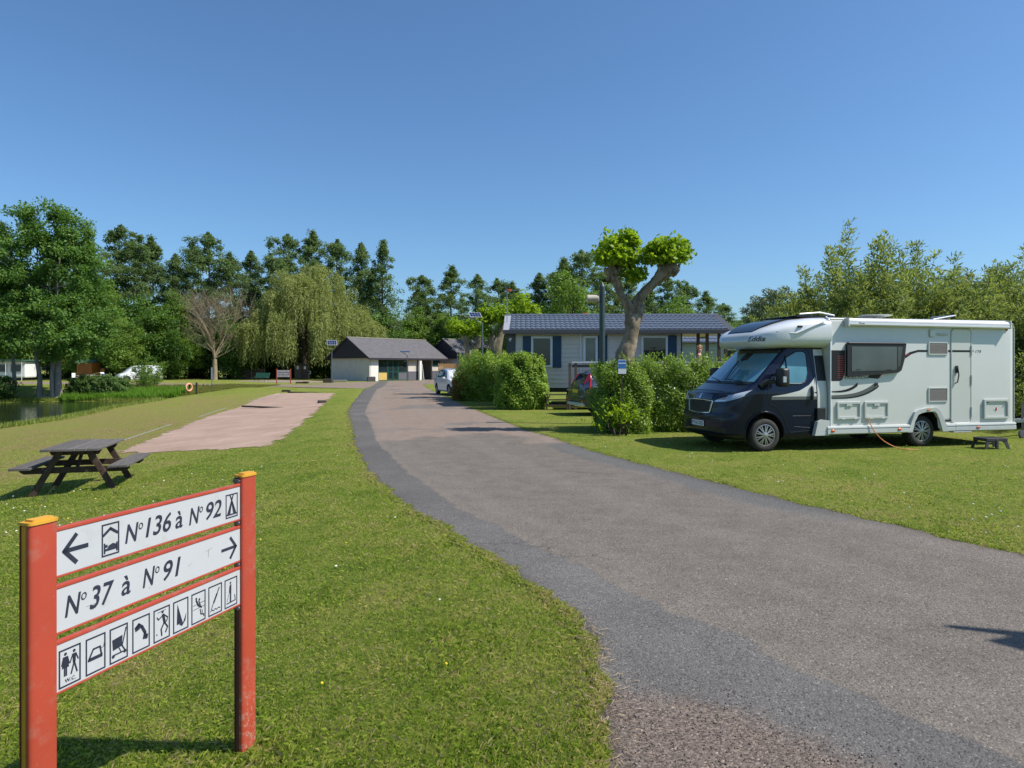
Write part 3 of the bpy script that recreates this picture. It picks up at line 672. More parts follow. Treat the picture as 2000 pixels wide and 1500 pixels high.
k, q = pic(2); k.poly([q(.14,.66), q(.70,.70), q(.66,.40), q(.18,.36)]); k.line([q(.90,.88), q(.68,.40), q(.82,.26)], .0045); k.line([q(.20,.22), q(.84,.22)], .0045); k.disc(*q(.20,.19), .0065); k.disc(*q(.84,.21), .0065); k.line([q(.50,.38),q(.62,.24)], .003); k.obj('shopping_symbol', M_INK, pan[2])
k, q = pic(3); k.line([q(.24,.72), q(.36,.78), q(.55,.68), q(.72,.48), q(.76,.34)], .012); k.line([q(.22,.68), q(.34,.70)], .018); k.line([q(.68,.36), q(.82,.34)], .018); k.obj('telephone_symbol', M_INK, pan[2])
k, q = pic(4); k.disc(*q(.55,.86), .0055); k.line([q(.58,.76), q(.68,.50)], .012); k.line([q(.60,.76), q(.30,.66), q(.22,.74)], .0045); k.line([q(.62,.76), q(.86,.64), q(.80,.52)], .0045); k.line([q(.66,.52), q(.46,.34), q(.50,.14)], .006); k.line([q(.68,.50), q(.86,.34), q(.74,.20)], .006); k.disc(*q(.2,.22), .0028); k.line([q(.25,.88),q(.75,.9)], .0012); k.obj('games_symbol', M_INK, pan[2])
k, q = pic(5); k.poly([q(.24,.24), q(.28,.88), q(.62,.24)]); k.poly([q(.40,.22), q(.66,.24), q(.86,.50), q(.80,.28), q(.58,.14)]); k.obj('sailing_symbol', M_INK, pan[2])
k, q = pic(6); k.disc(*q(.34,.80), .0048); k.disc(*q(.56,.74), .0048); k.line([q(.34,.74), q(.48,.56), q(.72,.46)], .0075); k.line([q(.52,.70), q(.62,.54)], .005); k.line([q(.12,.60), q(.92,.62)], .0012); k.line([q(.12,.46), q(.92,.48)], .0012); k.line([q(.62,.40), q(.66,.24), q(.86,.20), q(.88,.14)], .0045); k.line([q(.76,.36), q(.76,.24)], .003); k.obj('play_symbol', M_INK, pan[2])
k, q = pic(7); k.line([q(.80,.86), q(.60,.64)], .0048); k.line([q(.62,.66), q(.40,.42)], .0085); k.line([q(.40,.44), q(.22,.22)], .0035); k.line([q(.14,.15), q(.26,.19), q(.38,.14), q(.50,.19), q(.62,.14), q(.74,.19), q(.86,.15)], .003); k.obj('diving_symbol', M_INK, pan[2])
k, q = pic(8); k.disc(*q(.46,.84), .0048); k.line([q(.47,.76), q(.46,.18)], .0085); k.line([q(.40,.72), q(.36,.50)], .0034); k.line([q(.36,.50), q(.18,.22)], .0016); k.line([q(.16,.15), q(.84,.17), q(.80,.36)], .0042); k.obj('minigolf_symbol', M_INK, pan[2])
mb = MB(); st = [(-1.575, 2.34, 1.19+.03*k/1) for k in range(1)]
pts = [Vector((-2.62, 3.92, 0.72)), Vector((-2.60, 3.93, 0.86)), Vector((-2.56, 3.94, .95)), Vector((-2.50, 3.95, .99))]
mb = MB(); mb.tube([(-2.05, 2.95, float(hz(-2.05, 2.95))), (-2.06, 2.96, .7), (-2.04, 2.95, 1.15), (-1.97, 2.94, 1.235)], [.0022, .002, .0014, .0008], 5)
o = mb.obj('dry_stalk', M_STRAW); tag(o, 'thin dry grass stalk sticking up behind the left sign post', 'stalk')

# the far twin of the sign
p = G(554, 750)
fs2, pn = build_sign('direction_sign', 'small distant red-posted sign with three grey panels beside the gravel yard', p, R(4), 1.46, [(1.16, 1.36), (.92, 1.12), (.68, .88)], False, (-.66, .66), zb=-0.1)
for q_, (z0, z1) in zip(pn, [(1.16, 1.36), (.92, 1.12), (.68, .88)]):
    k = Ink(); x = -.5
    while x < .5: k.poly([(x, z0+.07), (x+.05, z0+.07), (x+.05, z0+.13), (x, z0+.13)]); x += rnd.choice((.07, .1, .16))
    tag(k.obj('lettering', M_INK, q_), kind='stuff')

# ------------------------------------------------------------------ picnic table
def wood(name, a, b_, scale=5, stretch=(1, 12, 12), rough=0.85):
    m, t, b = new_mat(name); mp = N(t, 'ShaderNodeMapping'); mp.inputs['Scale'].default_value = stretch; t.links.new(objco(t), mp.inputs['Vector'])
    n = noise(t, scale, 8, 0.7, mp.outputs[0], 0.3); n2 = noise(t, 3, 4, 0.6, objco(t))
    r = ramp(t, n.outputs['Fac'], [(0.3, a), (0.7, b_)]); c = mixc(t, mth(t, 'MULTIPLY', n2.outputs['Fac'], 0.35), r.outputs[0], tuple(x*.4 for x in a))
    oi = N(t, 'ShaderNodeObjectInfo'); k = ramp(t, oi.outputs['Random'], [(0, (.8, .8, .8)), (1, (1.2, 1.2, 1.2))]); c = mixc(t, 1.0, c, k.outputs[0], 'MULTIPLY')
    t.links.new(c, b.inputs['Base Color']); b.inputs['Roughness'].default_value = rough; b.inputs['Specular IOR Level'].default_value = 0.2; bump(t, b, n.outputs['Fac'], 0.5, 0.006); return m
M_TOP = wood('weathered_grey_wood', (0.085, 0.078, 0.072), (0.185, 0.170, 0.160), 5, (10, 1, 10)); M_LEG = wood('dark_brown_wood', (0.045, 0.028, 0.020), (0.115, 0.078, 0.058), 6, (6, 2, 2))
c0 = (-7.35, 11.75); gz = float(hz(*c0))
pt = thing('picnic_table', 'weathered wooden picnic table with attached benches on the lawn beside the pitch', 'picnic table', (c0[0], c0[1], gz), math.atan2(-.30, 1.0)*-1 if False else R(16))
# local: y along the table, x across
slope = 0.0
for i in range(5):
    mb = MB(); x = -.34+i*.17; dl = rnd.uniform(-.015, .015); mb.bbox(x-.073, x+.073, -.80+dl, .80+dl, .70, .738, .005); mb.obj('table_board', M_TOP, pt)
for s in (-1, 1):
    for j in range(2):
        mb = MB(); x = s*(.62+.155*j); mb.bbox(x-.07, x+.07, -.80, .80, .415, .452, .005); mb.obj('seat_board', M_TOP, pt)
    for y in (-.52, .52):
        mb = MB(); mb.beam((s*.62, y, -.06), (s*.20, y, .695), .095, .045, (0, 1, 0), .004); o = mb.obj('leg', M_LEG, pt)
        b = MB()
        for (xx, zz) in ((s*.44, .40), (s*.40, .375)): b.lathe([(.010, -.0), (.010, .006)], 8, 'Y', (xx, y-.05, zz))
        b.obj('bolt', M_STEEL, o)
for y in (-.52, .52):
    yy = y + (.046 if y < 0 else -.046)
    mb = MB(); mb.prism([(-.80,.412),(.80,.412),(.80,.36),(.74,.315),(-.74,.315),(-.80,.36)], lambda a, b, d: (a, yy-.022+d, b), .044); mb.obj('seat_bearer', M_LEG, pt)
    mb = MB(); mb.prism([(-.39,.698),(.39,.698),(.34,.61),(-.34,.61)], lambda a, b, d: (a, yy-.022+d, b), .044); mb.obj('top_bearer', M_LEG, pt)
    mb = MB(); mb.beam((0, yy*.94, .34), (0, 0.06*(1 if y > 0 else -1), .69), .07, .035, (1, 0, 0), .003); mb.obj('brace', M_LEG, pt)
# ------------------------------------------------------------------ motorhome
def lerpf(tab): 
    a = np.array(tab, float); return lambda z: np.interp(z, a[:, 0], a[:, 1])
M_BODY = paint('motorhome_white', (0.56, 0.57, 0.54), 0.30, var=0.02, scale=2, coat=0.3)
M_BODY2 = paint('motorhome_overcab_white', (0.64, 0.66, 0.67), 0.22, var=0.02, scale=2, coat=0.5)
M_TRIM = paint('pale_grey_trim', (0.50, 0.52, 0.50), 0.45, var=0.04)
M_NAVY = paint('dark_navy_paint', (0.002, 0.006, 0.024), 0.4, var=0.08, scale=2, coat=.62, spec=.08)
M_GRAPH = paint('graphite_decal', (0.020, 0.020, 0.022), 0.45, var=0.1, spec=.25); M_DGREY = paint('mid_grey_decal', (0.095, 0.105, 0.100), 0.45, var=0.05)
M_BLACK = paint('black_plastic', (0.012, 0.012, 0.013), 0.5, var=0.2, scale=12); M_RUB = paint('tyre_rubber', (0.030, 0.028, 0.027), 0.85, var=0.35, scale=14)
M_RIM = paint('silver_wheel', (0.36, 0.36, 0.37), 0.35, 0.75, var=0.1, scale=14); M_CHROME = paint('satin_chrome', (0.62, 0.63, 0.66), 0.18, 0.9, var=0.05)
M_GLASS = glassy('dark_window_glass', (0.018, 0.028, 0.034)); M_WS = glassy('blind_behind_windscreen', (0.09, 0.24, 0.30), 0.06, 0.5, .6); M_SKYL = glassy('skylight_glass', (0.012, 0.014, 0.020), 0.25, 0.4, .1)
M_BLINDW = glassy('window_with_net_blind', (0.070, 0.090, 0.100), 0.12, 0.5, .5)
M_LAMP = glassy('headlight_lens', (0.36, 0.41, 0.47), 0.08, 0.8); M_AMB = paint('amber_lens', (0.70, 0.14, 0.015), 0.25, coat=0.8); M_REDL = glassy('red_lens', (0.42, 0.008, 0.015), 0.12)
M_VENT = paint('taupe_vent_grille', (0.27, 0.235, 0.22), 0.7, var=0.1, scale=40); M_PLATE = paint('number_plate_white', (0.66, 0.68, 0.70), 0.4, var=0.02); M_BLUE = paint('plate_blue', (0.03, 0.07, 0.35), 0.4)
M_REDD = paint('red_decal', (0.35, 0.03, 0.03), 0.4)
M_AWN = paint('awning_aluminium', (0.72, 0.73, 0.78), 0.35, var=0.02)

mhr = thing('motorhome', 'white and dark navy motorhome parked on the grass in front of the willow scrub', 'motorhome', (4.263, 13.675, 0.0), math.atan2(.228, .9737))
X0 = 2.40; YC = 1.10
F_ = lerpf([(.24,.20),(.27,.09),(.33,.02),(.45,0),(.72,.0),(.78,.025),(.95,.035),(1.06,.055),(1.12,.080),(1.17,.12),(1.21,.20),(1.30,.42),(1.38,.57),(1.42,.62),(2.10,1.35),(2.16,1.45)])
B_ = lerpf([(.24,.96),(.33,1.02),(.8,1.03),(1.2,1.03),(1.40,1.005),(2.10,.875),(2.16,.86)])
RX = lerpf([(.24,.34),(.8,.36),(1.1,.30),(1.38,.18),(1.5,.12),(2.16,.10)]); RY = lerpf([(.24,.26),(.8,.26),(1.2,.16),(1.5,.07),(2.16,.06)]); BOW = lerpf([(.24,.16),(.8,.16),(1.2,.20),(1.42,.14),(2.16,.12)])
def cabS(t, z, off=0.0):
    """t in [-3,3] round the nose: |t|<=1 front, 1..2 corner, 2..3 side; negative t is the side near the camera"""
    s = -1 if t < 0 else 1; a = abs(t); f, b, rx, ry, bw = (float(g(z)) for g in (F_, B_, RX, RY, BOW)); bc = b-ry
    if a <= 1: x = f + bw*(a*bc/b)**2; v = a*bc; nx, nv = -1, 2*bw*a*bc/b/b
    elif a <= 2:
        th = (a-1)*math.pi/2; x1 = f + bw*(bc/b)**2; x = x1 + rx*(1-math.cos(th)); v = bc + ry*math.sin(th); nx, nv = -math.cos(th)*ry, math.sin(th)*rx
    else: x1 = f + bw*(bc/b)**2 + rx; x = x1 + (X0-x1)*(a-2); v = b; nx, nv = 0, 1
    L = math.hypot(nx, nv) or 1
    return Vector((x+off*nx/L, YC + s*(v+off*nv/L), z + off*0.25))
def t_of_x(x, z):
    f, b, rx, ry, bw = (float(g(z)) for g in (F_, B_, RX, RY, BOW)); bc = b-ry; x1 = f + bw*(bc/b)**2
    if x >= x1+rx: return 2 + (x-x1-rx)/(X0-x1-rx)
    if x >= x1: return 1 + math.acos(max(-1, min(1, 1-(x-x1)/rx)))*2/math.pi
    return max(0, (x-f))/max(bw, 1e-3)
def t_of_v(v, z):
    b, ry = float(B_(z)), float(RY(z)); return v/(b-ry)
def patch(name, fn, cols, lo, hi, nc, nr, mat, parent, off=0.006, thick=0.010, smooth=40):
    """a shell patch on the cab: columns c in [0,1]; lo/hi give z; fn(c,z)->t"""
    mb = MB(); vs = []; 
    for layer in (off, off-thick):
        for i in range(nc+1):
            c = i/nc
            for j in range(nr+1):
                z = lo(c)+(hi(c)-lo(c))*j/nr; vs.append(cabS(fn(cols[0]+(cols[1]-cols[0])*c, z), z, layer))
    m_ = (nc+1)*(nr+1); fs_ = []
    for i in range(nc):
        for j in range(nr):
            a = i*(nr+1)+j; q = (a, a+nr+1, a+nr+2, a+1); fs_.append(q)
    rim = [i*(nr+1) for i in range(nc+1)] + [nc*(nr+1)+j for j in range(1, nr+1)] + [i*(nr+1)+nr for i in range(nc-1, -1, -1)] + [j for j in range(nr-1, 0, -1)]
    for a, b in zip(rim, rim[1:]+rim[:1]): fs_.append((a, b, b+m_, a+m_))
    mb.add(vs, fs_); return mb.obj(name, mat, parent, smooth=smooth)
def sidefn(x, z): return -t_of_x(x, z)
def frontfn(v, z): return t_of_v(v, z)
# shell
zz = [.24,.27,.30,.34,.40,.5,.6,.72,.76,.80,.88,.96,1.02,1.06,1.09,1.12,1.16,1.20,1.25,1.30,1.34,1.38,1.42,1.5,1.6,1.7,1.8,1.9,2.0,2.08,2.13]
tt = list(np.linspace(-3, -2, 15))[:-1] + list(np.linspace(-2, -1, 7))[:-1] + list(np.linspace(-1, 1, 21))[:-1] + list(np.linspace(1, 2, 7))[:-1] + list(np.linspace(2, 3, 15))
mb = MB(); vs = [cabS(t, z) for z in zz for t in tt]; nt = len(tt)
fs_ = [(j*nt+i, j*nt+i+1, (j+1)*nt+i+1, (j+1)*nt+i) for j in range(len(zz)-1) for i in range(nt-1)]
fs_ += [(j*nt, (j+1)*nt, (j+1)*nt+nt-1, j*nt+nt-1) for j in range(len(zz)-1)]
fs_ += [tuple(range(nt)), tuple((len(zz)-1)*nt+i for i in range(nt))]
mb.add(vs, fs_); cab = mb.obj('cab', [M_NAVY, M_BLACK], mhr)
def bool_cut(o, cutters, dark_test, smooth=38):
    par = o.parent; o.parent = None
    for c in cutters:
        m = o.modifiers.new('cut', 'BOOLEAN'); m.object = c; m.operation = 'DIFFERENCE'; m.solver = 'EXACT'
    dg = bpy.context.evaluated_depsgraph_get(); me = bpy.data.meshes.new_from_object(o.evaluated_get(dg)); o.modifiers.clear(); o.parent = par
    old = o.data; o.data = me; bpy.data.meshes.remove(old)
    for c in cutters: bpy.data.objects.remove(c)
    for p in me.polygons: p.material_index = 1 if dark_test(p.center, p.normal) else 0
    me.polygons.foreach_set('use_smooth', [True]*len(me.polygons)); me.set_sharp_from_angle(angle=R(smooth))
def cutter(x, z, r, y0, y1, n=40):
    mb = MB(); mb.lathe([(r, y0), (r, y1)], n, 'Y', (x, 0, z)); return mb.obj('cutter', M_BLACK)
WZ = 0.335; WR = 0.335
bool_cut(cab, [cutter(.95, .36, .43, -.3, .50), cutter(.95, .36, .43, 1.70, 2.6)], lambda c, n: math.hypot(c.x-.95, c.z-.36) < .432 and abs(n.y) < .9 and c.z > .2 and math.hypot(c.x-.95, c.z-.36) > .3 or (abs(c.y-.5) < .01 or abs(c.y-1.7) < .01))
# wheels
def wheel(parent, x, y, side, r=WR, w=.22, group=None, name='wheel'):
    """side -1: outer face towards -y"""
    o = bpy.data.objects.new(name, None); COL.objects.link(o); o.parent = parent; o.location = (x, y, r)
    e = Matrix.Rotation(0 if side < 0 else math.pi, 4, 'Z')
    mb = MB(); mb.M = e
    prof = [(r*.64, -w*.46), (r*.70, -w*.5), (r*.80, -w*.52), (r*.93, -w*.49), (r*.985, -w*.40), (r, -w*.25), (r, w*.25), (r*.985, w*.42), (r*.9, w*.5), (r*.6, w*.48)]
    mb.lathe(prof, 40, 'Y', cap=False); 
    for k in range(40):
        a = 2*math.pi*k/40; ca, sa = math.cos(a), math.sin(a)
        mb.beam((ca*r*.999, -w*.40, sa*r*.999), (ca*r*.999, w*.40, sa*r*.999), .022, .010, (ca, 0, sa))
    mb.obj('tyre', M_RUB, o, smooth=40)
    mb = MB(); mb.M = e; R1 = r*.655
    mb.lathe([(R1*1.0, -w*.30), (R1*1.02, -w*.49), (R1*.96, -w*.50), (R1*.90, -w*.40), (R1*.88, -w*.1)], 36, 'Y', cap=False)
    for k in range(9):
        a = 2*math.pi*k/9; ca, sa = math.cos(a), math.sin(a)
        for da in (-.13, .13):
            c2, s2 = math.cos(a+da), math.sin(a+da)
            mb.beam((ca*R1*.22, -w*.49, sa*R1*.22), (c2*R1*.92, -w*.44, s2*R1*.92), .016*r/.33*1.3, .018, (0, -1, 0))
    mb.lathe([(R1*.30, -w*.40), (R1*.30, -w*.50), (R1*.20, -w*.55), (.001, -w*.56)], 20, 'Y', cap=False)
    mb.obj('rim', M_RIM, o, smooth=35)
    mb = MB(); mb.M = e; mb.lathe([(R1*.9, -w*.26), (.001, -w*.26)], 24, 'Y', cap=False); mb.obj('hub_disc', M_BLACK, o)
    return o
wheel(mhr, .95, .165, -1); wheel(mhr, .95, 2.04, 1); wheel(mhr, 4.80, .20, -1); wheel(mhr, 4.80, 2.0, 1)
# windscreen, with the reflective blind behind it; bonnet seams, bumper
patch('windscreen', lambda c, z: c, (-1.25, 1.25), lambda c: 1.425, lambda c: 2.085, 26, 8, M_WS, cab, .004, .008)
patch('windscreen_shade', lambda c, z: c, (-1.22, 1.22), lambda c: 2.02, lambda c: 2.083, 20, 2, M_GLASS, cab, .0065, .004)
patch('mirror_housing', lambda c, z: c+(2.05-z)*0.15, (-.17, .17), lambda c: 1.86+.05*abs(c-.5), lambda c: 2.04, 6, 4, M_BLACK, cab, .0075, .004)
mb = MB(); 
for v0, v1 in ((-.02, .18), (-.10, .03), (.10, .24)):
    mb.tube([cabS(v0+(v1-v0)*k/8, 1.44+.42*k/8, .009) for k in range(9)], .010 if v0 == -.02 else .004, 5)
mb.obj('blind_seam', M_BLACK, cab)
patch('cowl', lambda c, z: c, (-1.15, 1.15), lambda c: 1.375, lambda c: 1.425, 20, 2, M_BLACK, cab, .008, .01)
for s, (va, vb) in enumerate(((-.75, .02), (.1, .85))):
    mb = MB(); mb.tube([cabS(va, 1.40, .018), cabS(va+.08, 1.43, .024), cabS(vb, 1.475+.02*s, .020)], [.010, .008, .005], 6); mb.obj('wiper', M_BLACK, cab)
# bonnet: its forward lip shows as a seam, with the emblem plate below
mb = MB(); mb.tube([cabS(t_of_v(v, 1.19-.0*abs(v)), 1.235-.06*abs(v)**2, .002) for v in np.linspace(-.62, .62, 17)], .006, 5); mb.obj('bonnet_lip', M_BLACK, cab)
patch('badge_panel', frontfn, (-.44, .44), lambda c: 1.065-.02*abs(2*c-1), lambda c: 1.165-.02*abs(2*c-1)**2, 14, 4, glassy('gloss_dark_panel', (.006,.010,.022), .08), cab, .006, .006)
# grille with chrome surround
def gl(c): return .735+.035*abs(2*c-1)**2
def gh(c): return 1.03-.010*abs(2*c-1)**2
patch('grille', frontfn, (-.46, .46), lambda c: gl(c)+.03, lambda c: gh(c)-.03, 16, 4, M_BLACK, cab, .012, .012)
mb = MB(); P_ = []
for v in np.linspace(-.50, .50, 21): P_.append((v, 1.035-.02*abs(v/.5)**2, 0))
for z in np.linspace(1.0, .80, 5): P_.append((.50-.10*(1.0-z)/.2*.6, z, 0))
for v in np.linspace(.43, -.43, 17): P_.append((v, .755+.02*abs(v/.43)**2, 0))
for z in np.linspace(.80, 1.0, 5): P_.append((-.50+.10*(1.0-z)/.2*.6, z, 0))
P_.append(P_[0]); P_.append(P_[1])
mb.tube([cabS(t_of_v(v, z), z, .012) for v, z, _ in P_], .017, 7, cap=False); mb.obj('grille_surround', M_CHROME, cab, smooth=50)
for i in range(6):
    mb = MB(); z = .80+.036*i; w = .44-.0*(i); mb.tube([cabS(t_of_v(v, z), z, .018) for v in np.linspace(-.42+.012*(5-i), .42-.012*(5-i), 11)], .0055, 5); mb.obj('grille_bar', M_GRAPH, cab)
patch('lower_intake', frontfn, (-.60, .60), lambda c: .645+.02*abs(2*c-1), lambda c: .705, 14, 2, M_BLACK, cab, .006, .008)
patch('bumper_lower', lambda c, z: c, (-1.9, 1.9), lambda c: .245, lambda c: .345, 34, 3, M_BLACK, cab, .012, .012)
for s in (-1, 1):
    patch('bumper_vent', lambda c, z: s*c, (.78, 1.45), lambda c: .665+.05*c, lambda c: .72+.10*c, 10, 3, M_BLACK, cab, .004, .006)
    patch('fog_lamp_recess', lambda c, z: s*c, (.85, 1.35), lambda c: .375, lambda c: .455+.03*c, 8, 2, M_BLACK, cab, .004, .006)
    h = patch('headlight', lambda c, z: s*c, (.66, 1.93), lambda c: 1.0+.045*c+.16*c**2.4*.6, lambda c: 1.025+.27*(c**.75)-.03*c, 16, 5, M_LAMP, cab, .010, .014)
    patch('headlight_bezel', lambda c, z: s*c, (.70, 1.80), lambda c: 1.015+.045*c+.09*c**2.2, lambda c: 1.035+.045*c+.09*c**2.2, 12, 1, M_CHROME, h, .014, .008)
    patch('headlight_reflector', lambda c, z: s*c, (1.0, 1.35), lambda c: 1.085+.02*c, lambda c: 1.145+.03*c, 5, 2, M_CHROME, h, .014, .008)
    patch('indicator_bulb', lambda c, z: s*c, (.90, .97), lambda c: 1.075, lambda c: 1.105, 3, 2, M_AMB, h, .014, .008)
# lion-shaped emblem, plate
def fr(a, b, d): return cabS(t_of_v(a, b), b, .010+d)
em = [(-.015,1.075),(.0,1.078),(.004,1.092),(.016,1.085),(.026,1.072),(.036,1.078),(.026,1.096),(.016,1.104),(.026,1.112),(.040,1.108),(.042,1.118),(.024,1.124),(.010,1.126),(.020,1.136),(.036,1.138),(.030,1.148),(.012,1.150),(-.006,1.146),(-.012,1.136),(-.026,1.140),(-.030,1.131),(-.014,1.124),(-.008,1.112),(-.022,1.106),(-.028,1.094),(-.014,1.094),(-.016,1.086)]
mb = MB(); mb.prism([(-a*1.55, 1.112+(b-1.112)*1.55) for a, b in em], fr, .004); mb.obj('lion_emblem', M_CHROME, cab)
pl = patch('number_plate', frontfn, (-.27, .27), lambda c: .475, lambda c: .59, 8, 2, M_PLATE, cab, .022, .008)
patch('plate_band', frontfn, (.225, .27), lambda c: .475, lambda c: .59, 3, 2, M_BLUE, pl, .0245, .004)
mb = MB(); text_mb('FY16 OZS', mb, lambda a, b, d: cabS(t_of_v(-a, b), b, .0225+d), -.20, .497, .44, .072, 0, .012, .002); mb.obj('plate_lettering', M_BLACK, pl)
# cab door: window, quarter light, decals, seams
def win_lo(c): return np.interp(c, [0,.12,.3,.42,.75,.92,1], [1.45,1.42,1.40,1.385,1.38,1.44,1.62])
def win_hi(c): return np.interp(c, [0,.15,.4,.7,.93,1], [1.50,1.66,1.93,2.05,2.06,2.0])
dw = patch('door_window', lambda c, z: -t_of_x(c, z), (1.20, 2.0), win_lo, win_hi, 22, 5, M_WS, cab, .006, .008)
mb = MB(); ring = [(1.20+.8*c, float(win_lo(c))) for c in np.linspace(0, 1, 18)] + [(1.20+.8*c, float(win_hi(c))) for c in np.linspace(1, 0, 18)]; ring.append(ring[0])
mb.tube([cabS(-t_of_x(x, z), z, .006) for x, z in ring], .013, 6, cap=False); mb.obj('window_seal', M_BLACK, cab)
mb = MB(); mb.tube([cabS(-t_of_x(1.50, z), z, .010) for z in (1.40, 1.6, 1.8, 1.97)], .014, 6); mb.obj('quarter_light_bar', M_BLACK, cab)
mb = MB()
ds = [(1.05,.98),(1.02,1.2),(1.04,1.38),(1.16,1.56),(1.38,1.86),(1.55,2.04),(1.66,2.10),(1.95,2.12),(2.06,2.09),(2.10,1.95),(2.14,1.4),(2.16,.9),(2.14,.42),(1.55,.38),(1.46,.5),(1.38,.72),(1.22,.92),(1.05,.98)]
mb.tube([cabS(-t_of_x(x, z), z, .001) for x, z in ds], .006, 5, cap=False); mb.obj('door_seam', M_BLACK, cab)
patch('door_decal', lambda c, z: -t_of_x(c, z), (1.12, 2.16), lambda c: 1.12, lambda c: np.interp(c, [0,.3,.62,.85,1], [1.13,1.17,1.24,1.36,1.52]), 18, 3, M_BODY, cab, .003, .004)
patch('door_decal', lambda c, z: -t_of_x(c, z), (1.10, 2.40), lambda c: 1.055, lambda c: 1.118, 16, 1, M_DGREY, cab, .0035, .004)
patch('side_panel', lambda c, z: -t_of_x(c, z), (2.18, 2.40), lambda c: .42, lambda c: 2.10, 3, 12, M_BODY, cab, .010, .012)
patch('dark_band', lambda c, z: -t_of_x(c, z), (2.19, 2.40), lambda c: 1.44, lambda c: 1.97, 3, 3, M_GRAPH, cab, .014, .003)
mb = MB(); mb.tube([cabS(-t_of_x(2.04, z), z, .03) for z in (1.04, 1.08, 1.20, 1.30, 1.33)], [.018, .03, .032, .028, .015], 8); mb.obj('door_handle', M_BLACK, cab, smooth=50)
mb = MB(); mb.tube([cabS(-t_of_x(x, z), z, .0) for x, z in ((1.60,.72),(1.62,.50),(2.0,.47),(2.06,.5),(2.06,.72),(1.60,.72))], .002, 4); mb.obj('door_seam', M_BLACK, cab)
mb = MB(); mb.bbox(2.14, 2.34, .015, .065, .60, .88, .015); mb.obj('fuel_flap', M_BLACK, cab)
# arch lip
mb = MB(); mb.tube([cabS(-t_of_x(.95+.45*math.cos(a), max(.26, .36+.45*math.sin(a))), max(.26, .36+.45*math.sin(a)), .006) for a in np.linspace(-.2, math.pi*.93, 26)], .018, 7); mb.obj('arch_lip', M_NAVY, cab, smooth=50)
# mirror arms
for s in (-1, 1):
    b0 = cabS(-2.1*(-s)*-1 if False else s*2.08, 1.40, .0); yo = -.20 if s < 0 else 2.40
    mb = MB(); mb.tube([cabS(s*2.02, 1.34, 0), cabS(s*2.05, 1.42, .06), (1.17, yo+(.10 if s < 0 else -.10), 1.43)], [.055, .05, .03], 8); mb.tube([cabS(s*2.1, 1.56, 0), (1.16, yo+(.08 if s < 0 else -.08), 1.61)], .022, 7); mb.obj('mirror_arm', M_BLACK, cab, smooth=50)
    mb = MB(); mb.bbox(1.08, 1.26, yo-.13, yo+.13, 1.33, 1.71, .055); o = mb.obj('wing_mirror', M_BLACK, cab, smooth=60)
    mb = MB(); mb.bbox(1.095, 1.17, (yo-.136) if s < 0 else yo+.11, (yo-.11) if s < 0 else yo+.136, 1.42, 1.54, .008); mb.obj('mirror_indicator', M_LAMP, o)

# living quarters
HX0, HX1 = 2.42, 7.20; HW = 2.25; ZB = .40; ZT = 2.77
def hab_sec(x):
    r = .10; e = max(0, x-(HX1-.14))/.14; k = .05*(1-math.sqrt(max(0, 1-e*e))); zt = ZT - .0*(x-HX0)
    pts = [(0+k, ZB), (0+k, zt-r)] + [(r+k-r*math.cos(a), zt-r-k+r*math.sin(a)) for a in (R(22), R(45), R(67), R(90))]
    return pts + [(HW-y, z) for y, z in pts[::-1]]
xs_ = [HX0, 2.9, 3.4, 4.0, 4.38, 4.8, 5.22, 5.8, 6.4, 6.9, HX1-.14, HX1-.10, HX1-.05, HX1-.02, HX1]
mb = MB(); ns = len(hab_sec(3)); vs = [(x, y, z) for x in xs_ for y, z in hab_sec(x)]
fs_ = [(i*ns+k, i*ns+(k+1)%ns, (i+1)*ns+(k+1)%ns, (i+1)*ns+k) for i in range(len(xs_)-1) for k in range(ns)] + [tuple(range(ns)), tuple((len(xs_)-1)*ns+k for k in range(ns))]
mb.add(vs, fs_); hab = mb.obj('body', [M_BODY, M_BLACK], mhr)
cb = MB(); cb.prism([(4.42,.2),(4.50,.62),(4.66,.74),(4.98,.76),(5.10,.70),(5.18,.2)], lambda a, b, d: (a, -.2+d, b), .62)
cb = cb.obj('cutter', M_BLACK)
HB = len(hab.data.polygons)
bool_cut(hab, [cb], lambda c, n: .004 < c.y < .43 and 4.40 < c.x < 5.2 and c.z < .77 and abs(n.y) < .9 or abs(c.y-.42) < .002 or n.z < -.9, 30)
mb = MB(); mb.box(HX0, HX1-.3, .35, 1.9, .30, .395); mb.obj('chassis', M_BLACK, mhr)
# overcab pod
OT = lerpf([(.86,2.30),(.90,2.38),(1.0,2.47),(1.15,2.55),(1.4,2.64),(1.7,2.72),(2.05,2.775),(2.44,2.79)]); OB = lerpf([(.86,2.26),(.90,2.20),(1.0,2.14),(1.2,2.115),(2.44,2.11)])
OWd = lerpf([(.86,.52),(.90,.66),(1.0,.84),(1.15,.97),(1.4,1.07),(1.8,1.13),(2.44,1.145)]); OX = [.855,.87,.90,.95,1.0,1.08,1.15,1.25,1.4,1.55,1.7,1.9,2.1,2.3,2.44]
def ocp(x, a, off=0.0):
    zt, zb, w = float(OT(x)), float(OB(x)), float(OWd(x)); hh = (zt-zb)/2; zc = (zt+zb)/2; ca, sa = math.cos(a), math.sin(a)
    p = 2/5.5; return Vector((x, YC+(w+off)*math.copysign(abs(ca)**p, ca), zc+(hh+off)*math.copysign(abs(sa)**(2/4.0), sa)))
NA = 48; mb = MB(); vs = [ocp(x, 2*math.pi*(k+.5)/NA) for x in OX for k in range(NA)]
fs_ = [(i*NA+k, i*NA+(k+1)%NA, (i+1)*NA+(k+1)%NA, (i+1)*NA+k) for i in range(len(OX)-1) for k in range(NA)] + [tuple(range(NA)), tuple((len(OX)-1)*NA+k for k in range(NA))]
